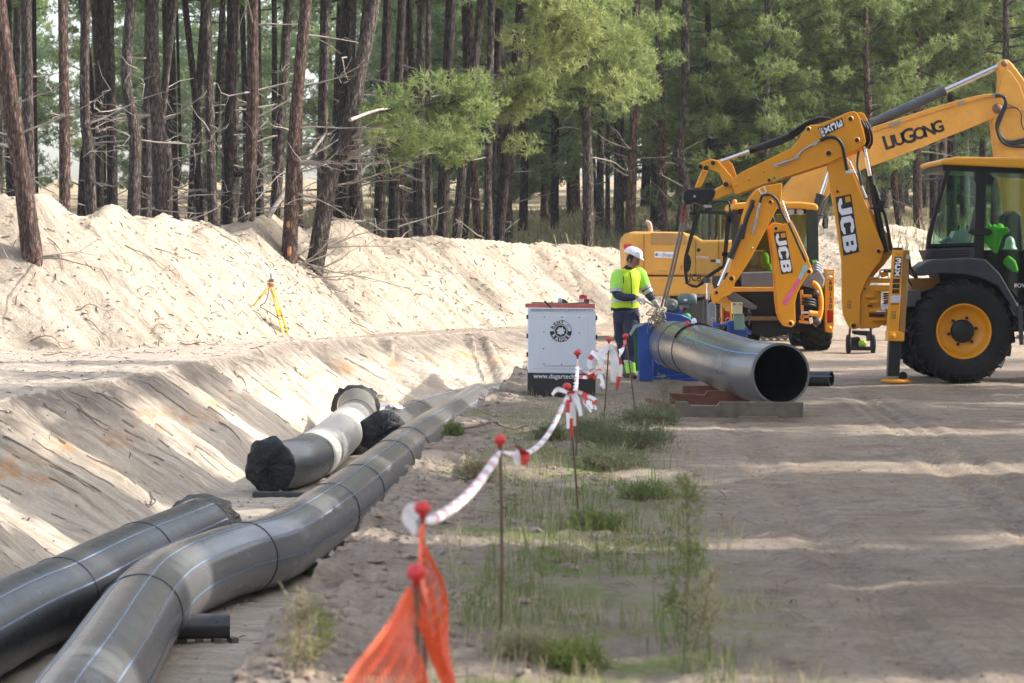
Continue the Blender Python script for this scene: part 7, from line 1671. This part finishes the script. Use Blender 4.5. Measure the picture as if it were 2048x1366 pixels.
# hanging green boughs in front of the wood
def bough(pts, label, seed, per=70, mat=M_LEAF, cr=.5, n=10):
    rng = np.random.default_rng(seed); C = catmull(pts, 5); mb = MB(); mb.tube(C, [.05 * (1 - .8 * i / (len(C) - 1)) for i in range(len(C))], 6, False); root = thing('pine_bough', tuple(C[0]), label, 'branch')
    Cs = []; Ds = []; sh = []
    for c in range(n):
        t_ = .3 + .7 * c / (n - 1); base = np.array(C[int(t_ * (len(C) - 1))]); cen = base + rng.normal(0, .52, 3) * np.array([1.1, .8, .8])
        mb.tube([tuple(base), tuple((base + cen) / 2 + rng.normal(0, .05, 3)), tuple(cen)], [.016, .01, .005], 4, False)
        k = per; q = rng.normal(0, 1, (k, 3)); q /= np.linalg.norm(q, axis=1, keepdims=True); q *= rng.uniform(.3, 1, (k, 1)) ** .5; q[:, 2] *= .6
        Cs.append(cen + q * cr * rng.uniform(.7, 1.2)); Ds.append(q * .7 + np.array([0, 0, .5])); sh.append(np.clip(rng.uniform(.2, .9) + rng.normal(0, .15, k), 0, 1))
    V, T = tufts(np.concatenate(Cs), np.concatenate(Ds), rng, 7, .17, .016); me = fastmesh('foliage', V - np.array(C[0]), T, mat); add_shade(me, np.concatenate(sh), 21)
    linkchild('foliage', me, root, kind='stuff'); mb.build('stem', M_BARK, root)
bough([P(700, 238, 55.5), P(800, 215, 57.5), P(900, 205, 58), P(975, 200, 58)], 'green needled bough hanging over the dark trunks right of the leaning pine', 1, n=24, cr=.5, per=42, mat=M_LEAF)
bough([P(780, 250, 60), P(850, 262, 60), P(900, 268, 60), P(940, 285, 60)], 'lower green bough hanging before the dark trunks', 2, n=14, cr=.45, per=40, mat=M_LEAF)
bough([P(1020, 60, 66), P(1060, 110, 66), P(1040, 190, 66), P(1000, 230, 66)], 'grey-green bough drooping at the edge of the dense stand', 3, n=14, cr=.5, mat=M_LEAFY)
bough([P(1000, -20, 62), P(1070, 20, 62), P(1130, 60, 62), P(1190, 110, 62)], 'bright yellow-green bough at the top of the frame above the clearing', 4, n=22, cr=.6, mat=M_LEAFY)
bough([P(1180, -10, 64), P(1220, 50, 64), P(1250, 90, 64), P(1262, 140, 64)], 'deep green bough hanging before the reddish pine', 5, n=20, cr=.5, mat=M_LEAF)
# the wood beyond: trees in depth
rnd = random.Random(77); FAR = []
LBF = {0: 'bushy green pine in the open wood behind the machines', 1: 'yellow-green pine in the open wood behind the machines', 2: 'deep green pine in the open wood behind the machines', 3: 'high-crowned pine in the open wood behind the machines', 4: 'dark low pine in the open wood behind the machines'}
lowtr = {}
def simple_trunk(i):
    if i not in lowtr:
        me, C = trunk_mesh([Vector((0, 0, -.5)), Vector((.08 * math.sin(i), 0, 3)), Vector((.15 * math.cos(i * 2), 0, 7)), Vector((0, 0, 11))], .17, .05, (M_BARK, M_BARKR, M_BARKD)[i % 3], 900 + i, 12, 9); lowtr[i] = me
    return lowtr[i]
def far_pine(x, y, vi, sc, cz, lb, group):
    z = ground_z(x, y); root = thing('pine_tree', (x, y, z), lb, 'tree', group); rz = rnd.uniform(0, 6.28)
    linkchild('trunk', simple_trunk(rnd.randint(0, 5)), root, (0, 0, 0), rz, sc); cm, bm_ = CROWNS[vi]
    linkchild('crown', cm, root, (0, 0, cz), rz, sc, 'stuff'); linkchild('boughs', bm_, root, (0, 0, cz), rz, sc, 'stuff'); return root
picked = [(1418, 74, 0, .95, 1.0), (1475, 76, 1, .95, .6), (1530, 73, 0, 1.0, 2.4), (1600, 76, 1, 1.0, 2.6), (1735, 74, 0, .95, 2.2), (1905, 78, 1, 1.0, 3.6), (2015, 77, 0, 1.0, 3.2), (1240, 82, 0, .9, 3.2), (1395, 82, 4, 1.0, .3), (1440, 78, 1, .95, 1.4), (1500, 85, 2, 1.1, .6), (1560, 80, 0, 1.05, 1.8), (1640, 88, 1, 1.1, 2.0), (1700, 79, 0, 1.0, 1.2), (1745, 92, 2, 1.15, 1.0), (1800, 96, 0, 1.1, 3.0), (1870, 84, 1, 1.05, 3.2), (1930, 92, 2, 1.1, 2.5),
          (1990, 82, 0, 1.1, 2.8), (2060, 88, 2, 1.2, 1.5), (1310, 90, 1, 1.0, 1.0), (1235, 94, 2, 1.0, 1.8), (1200, 86, 0, .9, 2.8), (1090, 92, 4, 1.0, 1.2), (1045, 84, 3, .95, 2.5), (1150, 100, 2, 1.1, 1.6), (1290, 104, 4, 1.2, .5), (1360, 98, 0, 1.1, 1.5), (1420, 100, 2, 1.2, .8), (1480, 104, 1, 1.2, 1.5), (1590, 100, 4, 1.2, .5), (1680, 104, 2, 1.2, 1.0), (1770, 108, 4, 1.2, 1.5), (1850, 106, 2, 1.2, 2.0), (1950, 104, 4, 1.3, 1.0), (2030, 100, 0, 1.2, 2.0), (2110, 96, 1, 1.2, 1.0)]
for (px, Y, vi, sc, cz) in picked:
    if px > 1380: cz -= 1.5
    wh = 'left of the wavy stem' if px < 1340 else 'behind the black hitch of the near arm' if px < 1480 else 'above the second backhoe cab' if px < 1600 else 'behind the near arm top' if px < 1740 else 'behind the lettered boom' if px < 1900 else 'above the near cab'
    kd = ('bushy green', 'yellow-green', 'deep green', 'high-crowned', 'dark low')[vi]; dp = 'front' if Y < 80 else 'middle' if Y < 95 else 'rear'
    far_pine((px - 1024) * Y / F, Y, vi, sc, cz, kd + ' pine, ' + dp + ' rows, ' + wh, 'pines of the open wood')
for i in range(28):   # thick wood behind the dense stand and at the back
    Y = rnd.uniform(88, 140); x = rnd.uniform(-.26, .02) * Y; far_pine(x, Y, rnd.choice((2, 4, 4, 0)), rnd.uniform(1.0, 1.5), rnd.uniform(-1.4, .4), 'dark green pine in the gaps far behind the dense trunks', 'far pines behind the trunks')
for i in range(44):
    Y = rnd.uniform(112, 170); x = rnd.uniform(-.02, .28) * Y; far_pine(x, Y, rnd.choice((2, 4, 0, 1)), rnd.uniform(1.3, 1.8), rnd.uniform(-2.2, -.3), 'distant pine at the back of the open wood', 'distant pines')
# pines outside the picture on the right whose shade falls over the track and the trench
SHADE = [crown_variant(301 + i, mat=M_LEAFB, H=9.5, z0=1.0, rad=2.3, nb=44, clump=.5, per=70) for i in range(2)]
def shade_pine(x, Y, ry, h=1.0, crown_=True):
    z = ground_z(x, Y); root = thing('pine_tree', (x, Y, z), 'pine outside the picture right of the track', 'tree', 'pines right of the track')
    linkchild('trunk', simple_trunk(int(x * 7) % 6), root, (0, 0, 0), x, (1.25, 1.25, 1.5 * h))
    if crown_:
        cm, bm_ = SHADE[int(x * 3 + Y) % 2]; sc3 = (ry / 2.3, ry / 2.3, 1.2 * h); linkchild('crown', cm, root, (0, 0, 4.6 * h), x * 3, sc3, 'stuff'); linkchild('boughs', bm_, root, (0, 0, 4.6 * h), x * 3, sc3, 'stuff')
for (y0, y1) in ((-6, -2), (-2, 2), (2, 6.2), (6.4, 10.0), (15.4, 20.3), (20.9, 24.9), (25.5, 29.8), (30.3, 34.0), (35.0, 38.2), (39.6, 42.0)):
    c = (y0 + y1) / 2 + .5; ry = (y1 - y0) / 2
    for k in range(4): shade_pine(max(10.4, .205 * y1 + 2.9 + ry * .4) + k * 4.1 + rnd.uniform(-.8, .8), c + rnd.uniform(-.2, .2) * ry, ry * rnd.uniform(.92, 1.08), rnd.uniform(.92, 1.08))
for c, ry in ((11.6, .45), (12.45, .35), (13.3, .4), (14.4, .45)):
    for k in range(4): shade_pine(9.5 + k * 4.4 + rnd.uniform(-.8, .8), c + .55 + rnd.uniform(-.1, .1), ry * 1.6, 1.0)

# ------------------------------------------------------------------ ground vegetation and litter
rng = np.random.default_rng(5)
def blades(name, label, X, Y, h, w, mat, lean=.5, cat='grass'):
    N = len(X); Z = terrain(X, Y)[0]; a = rng.uniform(0, 6.28, N); L = h * rng.uniform(.4, 1.3, N); l = rng.uniform(.1, lean, N)
    dx, dy = np.cos(a) * L * l, np.sin(a) * L * l; sx, sy = -np.sin(a) * w, np.cos(a) * w; b = np.stack([X, Y, Z - .01], 1)
    V = np.stack([b - np.stack([sx, sy, 0 * sx], 1), b + np.stack([sx, sy, 0 * sx], 1), b + np.stack([dx * .45 + sx * .7, dy * .45 + sy * .7, L * .6], 1), b + np.stack([dx * .45 - sx * .7, dy * .45 - sy * .7, L * .6], 1), b + np.stack([dx, dy, L * (1 - l * .4)], 1)], 1).reshape(-1, 3)
    i = np.arange(N)[:, None] * 5; T = np.concatenate([i + [0, 1, 2], i + [0, 2, 3], i + [3, 2, 4]], 0)
    me = fastmesh(name, V, T, mat); add_shade(me, rng.uniform(0, 1, N), 5); o = bpy.data.objects.new(name, me); col.objects.link(o); tag(o, label, cat, kind='stuff'); return o
M_GRASS = leafmat('green_grass', (.13, .17, .045), (.27, .31, .10)); M_DRY = leafmat('dry_grass', (.32, .26, .16), (.52, .45, .29)); M_SAGE = leafmat('sage_shrub', (.14, .155, .085), (.26, .26, .16))
def scatter(n, x0, x1, y0, y1, thr=.52, sc=1.2, seed=3, cx=None):
    X = rng.uniform(x0, x1, n * 3); Y = y0 * (y1 / y0) ** rng.uniform(0, 1, n * 3)
    if cx is not None: X = X + cx(Y)
    m = vnoise(X * sc, Y * sc * .5, seed) * .6 + vnoise(X * sc * 3, Y * sc * 1.5, seed + 1) * .4 > thr; return X[m][:n], Y[m][:n]
cxg = lambda Y: .12 + (Y - 10) * .035
X, Y = scatter(13000, -.55, .75, 8.5, 24, .56, 1.6, 3, cxg); blades('green_grass', 'low green grass and moss patches on the verge left of the track', X, Y, .026, .004, M_GRASS, .9)
X, Y = scatter(1500, -.4, .8, 8.5, 26, .55, 2.2, 8, cxg); blades('tall_grass', 'thin taller grass blades on the verge', X, Y, .17, .003, M_GRASS, .6)
X, Y = scatter(2600, -.7, 1.1, 8.5, 36, .5, 1.8, 12, cxg); blades('dry_grass', 'dry straw-coloured grass scattered over the verge', X, Y, .13, .003, M_DRY, .8)
X = rng.uniform(-8, 26, 26000); Y = rng.uniform(66, 100, 26000); blades('woodland_grass', 'pale dry grass under the pines behind the heap', X, Y, .35, .02, M_DRY, .7)
def shrub(px, py, wd, ht, mat, label, seed, n=160, woody=M_DEADR, loc=None):
    rs = np.random.default_rng(seed); h = loc or hit(px, py, 8); root = thing('shrub', tuple(h), label, 'shrub', 'small shrubs on the verge'); mb = MB(); Cs = []; Ds = []
    for i in range(n):
        a = rs.uniform(0, 6.28); r = wd / 2 * math.sqrt(rs.uniform(0, 1)); tp = np.array([math.cos(a) * r, math.sin(a) * r, ht * rs.uniform(.4, 1) * (1 - .5 * (2 * r / wd) ** 2)]); b = tp * np.array([.25, .25, 0]); m_ = (b + tp) / 2 + rs.normal(0, .03, 3)
        if i < 70: mb.tube([tuple(b + h), tuple(m_ + h), tuple(tp + h)], [.004, .003, .0015], 3, False)
        for q in range(6): Cs.append(tp * rs.uniform(.6, 1) + rs.normal(0, .03, 3)); Ds.append(np.array([math.cos(a) * .3, math.sin(a) * .3, 1.0]))
    V, T = tufts(np.array(Cs), np.array(Ds), rs, 3, .05, .004); me = fastmesh('foliage', V, T, mat); add_shade(me, rs.uniform(0, 1, len(Cs)), 9); linkchild('foliage', me, root, kind='stuff'); mb.build('twigs', woody, root, kind='stuff')
for i, (px, py, wd, ht, lb, mt) in enumerate(((1250, 900, .95, .30, 'widest grey-green shrub between the slanting stake and the welded pipe', M_SAGE), (1190, 880, .6, .22, 'sage shrub just right of the slanting stake', M_SAGE), (1300, 850, .7, .22, 'low grey shrub left of the timber under the pipe', M_SAGE), (1225, 940, .7, .18, 'low dry shrub below the widest grey-green one', M_SAGE),
    (1100, 880, .3, .12, 'tiny tuft between the tape and the pipe trench', M_SAGE), (1290, 1000, .4, .07, 'green clump on the verge beside the track', M_GRASS), (1190, 1060, .45, .06, 'mossy clump at the foot of the slanting stake', M_GRASS), (905, 870, .15, .08, 'small green plant at the trench edge by the far pipe', M_GRASS), (950, 960, .35, .16, 'brownish twiggy tuft left of the middle stake', M_DRY), (1085, 775, .35, .16, 'rusty dry tuft at the foot of the generator', M_DRY),
    (1050, 1320, .3, .07, 'grass tuft at the lower edge right of the middle stake', M_DRY), (1150, 1340, .25, .06, 'grass tuft at the lower edge of the verge', M_GRASS), (620, 1150, .2, .10, 'small weed on the crumbly trench edge', M_GRASS))):
    shrub(px, py, wd, ht, mt, lb, 60 + i, n=int(40 + wd * 120))
def stalk(px, py, H, label, seed, mat, lean=0.0, nb=40, rr=.10, name='weed'):
    rs = random.Random(seed); h = hit(px, py, 6.5); root = thing(name, tuple(h), label, 'plant', None); mb = MB(); top_ = h + Vector((lean, 0, H)); C = catmull([h, h.lerp(top_, .5) + Vector((.01, 0, 0)), top_], 6); mb.tube(C, [.006 * (1 - .7 * i / (len(C) - 1)) for i in range(len(C))], 5, False); mb.build('stem', mat[0], root)
    Cs = []; Ds = []; tw = MB()
    for i in range(nb):
        u = rs.uniform(.02, 1); p = C[int(u * (len(C) - 1))]; a = rs.uniform(0, 6.28); L = rr * (1.1 - u) + .02; e = p + Vector((math.cos(a) * L, math.sin(a) * L, L * .9)); tw.tube([p, e], [.002, .001], 3, False)
        for q in range(4): Cs.append(np.array(p.lerp(e, rs.uniform(.4, 1)) - h)); Ds.append(np.array([math.cos(a), math.sin(a), .8]))
    r2 = np.random.default_rng(seed); V, T = tufts(np.array(Cs), np.array(Ds), r2, 4, .045, .0035); me = fastmesh('leaves', V, T, mat[1]); add_shade(me, r2.uniform(0, 1, len(Cs)), 12); linkchild('leaves', me, root, kind='stuff'); tw.build('twigs', mat[0], root, kind='stuff')
stalk(1372, 1290, .75, 'tall blurred green weed standing alone at the edge of the track', 1, (M_DEADR, M_GRASS), nb=50, rr=.085)
stalk(1385, 1310, .35, 'pale yellowish weed at the foot of the tall weed', 2, (M_DEADR, M_DRY), lean=.08, nb=26, rr=.09)
stalk(590, 1360, .34, 'blurred yellow-brown weed at the lower trench edge', 3, (M_DEADR, M_DRY), lean=.02, nb=30, rr=.07)
stalk(615, 1345, .22, 'blurred weed with fresh green leaves at the lower trench edge', 4, (M_DEADR, M_GRASS), lean=.05, nb=22, rr=.05)
stalk(1325, 700 + 130, .42, 'thin dry stalk standing before the blue side plate', 5, (M_DRY, M_DRY), nb=24, rr=.10)
# twigs and roots on the sand
def twig(px, py, L, ang, label, seed, r=.012, group=None):
    rs = random.Random(seed); h = hit(px, py, 12); mb = MB(); pts = [h + Vector((0, 0, .02))]; q = Vector(h); d = Vector((math.cos(ang), math.sin(ang), 0))
    for i in range(6):
        q = q + d * L / 6; d = (d + Vector((rs.gauss(0, .25), rs.gauss(0, .25), 0))).normalized(); z = ground_z(q.x, q.y); pts.append(Vector((q.x, q.y, z + .03 + .05 * math.sin(i * .9) ** 2)))
    C = catmull(pts, 3); mb.tube(C, [r * (1 - .7 * i / (len(C) - 1)) for i in range(len(C))], 5, False)
    for j in range(4):
        a = C[rs.randint(3, len(C) - 2)]; e = a + Vector((rs.gauss(0, .5) * L * .3, rs.gauss(0, .5) * L * .3, 0)); e.z = ground_z(e.x, e.y) + .05; mb.tube([a, a.lerp(e, .5) + Vector((0, 0, .03)), e], [r * .5, r * .4, r * .2], 4, False)
    o = mb.build('fallen_twig', M_DEADR, loc=tuple(h)); tag(o, label, 'twig', group)
TW = [(250, 495, 1.1, .2, 'forked bare root on the upper left sand slope'), (310, 500, .9, .5, 'bare twig lying right of the forked root'), (440, 470, .9, -.4, 'dark twig just below the heap crest near mid left'), (95, 480, .9, -.5, 'thin twig on the slope right of the far-left pine'), (150, 625, .8, .6, 'tangled pale twigs on the lower left slope'), (170, 640, .5, -.2, 'small twig under the tangled pale ones'), (300, 670, .6, .9, 'short twig at the toe of the heap'), (360, 690, .9, .1, 'twig on the bench below the heap'), (60, 690, 1.0, .0, 'dry brushwood on the bench at the far left'), (85, 712, .8, .2, 'dark stick on the bench at the left'), (500, 700, .5, .5, 'rust-coloured twig below the tripod'), (470, 745, .8, -1.2, 'long thin root hanging down the trench bank'), (590, 740, .6, -1.0, 'root hanging below the bench left of the gully'), (930, 672, 1.0, .2, 'branch lying on the far bank left of the generator'), (960, 680, .8, -.3, 'thin branch behind the generator corner'), (830, 590, .6, .3, 'twig on the bright slope'), (700, 640, .7, .2, 'twig near the foot of the shaded slope'), (905, 862, .8, .1, 'dark root lying at the trench edge by the far pipe'), (940, 800, .6, .1, 'flat stick near the generator at the trench edge'), (640, 1115, .35, .6, 'twig poking out of the trench edge beside the pipe'), (300, 990, .5, -1.0, 'dark root on the near trench bank'), (160, 820, .5, -1.1, 'dark root near the top of the trench bank')]
for i, (px, py, L, a, lb) in enumerate(TW): twig(px, py, L, a, lb, 30 + i)
# clods and stones: far too many to count
def clods(name, label, X, Y, s0, s1, mat, zone=None):
    Z, zn = terrain(X, Y); 
    if zone is not None: m = np.isin(zn, zone); X, Y, Z = X[m], Y[m], Z[m]
    N = len(X); S = s0 + (s1 - s0) * rng.uniform(0, 1, N) ** 3; oct_ = np.array([(1, 0, 0), (0, 1, 0), (-1, 0, 0), (0, -1, 0), (0, 0, .55), (.7, .7, .3), (-.7, .6, .45), (.1, -.8, .5)]); V = oct_[None] * (1 + rng.normal(0, .22, (N, 8, 3))) * S[:, None, None] + np.stack([X, Y, Z], 1)[:, None, :]
    f = np.array([(0, 5, 4), (5, 1, 4), (1, 6, 4), (6, 2, 4), (2, 3, 4), (3, 7, 4), (7, 0, 4), (0, 1, 5), (1, 2, 6), (3, 0, 7)]); T = (f[None] + np.arange(N)[:, None, None] * 8).reshape(-1, 3)
    me = fastmesh(name, V.reshape(-1, 3), T, mat, True); o = bpy.data.objects.new(name, me); col.objects.link(o); tag(o, label, 'clods', kind='stuff')
M_CLOD = paint('soil_clod', (.27, .21, .16), .95, var=.35, dust=.1, scale=9); M_CLODS = paint('sand_clod', (.46, .38, .29), .95, var=.25, dust=.1, scale=9)
Yc = 8.5 * (40 / 8.5) ** rng.uniform(0, 1, 3000); Xc = rng.normal(0, .5, 3000) - .75 + np.interp(Yc, [10, 24, 38], [-.1, .35, 1.1]); clods('soil_clods', 'crumbled dark soil clods along the trench edge', Xc, Yc, .008, .05, M_CLOD, [0])
Yc = 8.5 * (44 / 8.5) ** rng.uniform(0, 1, 3500); Xc = rng.uniform(.6, 1, 3500) * Yc * .21 * rng.uniform(.1, 1, 3500) + .6; clods('road_clods', 'small soil crumbs scattered on the sandy track', Xc, Yc, .004, .018, M_CLOD, [0])
Yc = rng.uniform(44, 66, 9000); Xc = rng.uniform(-12, 14, 9000); clods('heap_clods', 'sand lumps and dark crumbs on the spoil heap', Xc, Yc, .012, .07, M_CLODS, [2])
Yc = rng.uniform(44, 62, 1500); Xc = rng.uniform(-12, 3, 1500); clods('toe_clods', 'dark crumbs at the toe of the heap', Xc, Yc, .01, .05, M_CLOD, [0, 2])
Yc = 15 * (50 / 15) ** rng.uniform(0, 1, 3500); Xc = rng.uniform(-6.5, 0, 3500); clods('trench_crumbs', 'small crumbs on the trench floor and banks', Xc, Yc, .005, .03, M_CLODS, [1])

def litter(name, label, n, X, Y, l0, l1, w, mat, zone, lift=.006):
    Z, zn = terrain(X, Y); m = np.isin(zn, zone); X, Y, Z = X[m][:n], Y[m][:n], Z[m][:n]; N = len(X); L = l0 + (l1 - l0) * rng.uniform(0, 1, N) ** 2; a = rng.uniform(0, 6.283, N)
    dx, dy = np.cos(a) * L, np.sin(a) * L; Z2 = terrain(X + dx, Y + dy)[0]; W_ = w * rng.uniform(.5, 1.5, N)
    A = np.stack([X, Y, Z + lift], 1); B_ = np.stack([X + dx, Y + dy, Z2 + lift + rng.uniform(0, .03, N)], 1); M_ = (A + B_) / 2 + np.stack([rng.normal(0, .15, N) * L, rng.normal(0, .15, N) * L, np.abs(rng.normal(0, .08, N)) * L], 1)
    s_ = np.stack([-np.sin(a) * W_, np.cos(a) * W_, 0 * a], 1); u = np.array([0, 0, 1.0])[None] * W_[:, None]
    V = np.stack([A - s_, A + s_, A + u, M_ - s_, M_ + s_, M_ + u, B_], 1).reshape(-1, 3); i = np.arange(N)[:, None] * 7; f = []
    for t_ in ((0, 1, 4), (0, 4, 3), (1, 2, 5), (1, 5, 4), (2, 0, 3), (2, 3, 5), (3, 4, 6), (4, 5, 6), (5, 3, 6)): f.append(i + list(t_))
    me = fastmesh(name, V, np.concatenate(f, 0), mat); o = bpy.data.objects.new(name, me); col.objects.link(o); tag(o, label, 'twigs', kind='stuff')
M_LIT = paint('dark_twig_litter', (.09, .06, .045), .9, dust=0, var=.5, scale=3)
X = rng.uniform(-13, 10, 9000); Y = rng.uniform(44, 68, 9000); litter('heap_litter', 'broken twigs and roots strewn over the spoil heap', 1700, X, Y, .04, .3, .010, M_LIT, [2])
X = rng.uniform(-7, 0, 9000); Y = rng.uniform(16, 60, 9000); litter('bank_litter', 'root ends and twigs on the trench banks', 420, X, Y, .02, .13, .007, M_LIT, [1])
X = rng.uniform(-12, -3, 6000); Y = rng.uniform(28, 60, 6000); litter('bench_litter', 'twigs strewn along the bench below the heap', 260, X, Y, .04, .3, .008, M_LIT, [0])
X = rng.uniform(-1.2, 1.6, 8000); Y = rng.uniform(8, 42, 8000); litter('verge_litter', 'dead stalks lying on the verge', 1100, X, Y, .04, .3, .004, M_DEADR, [0])
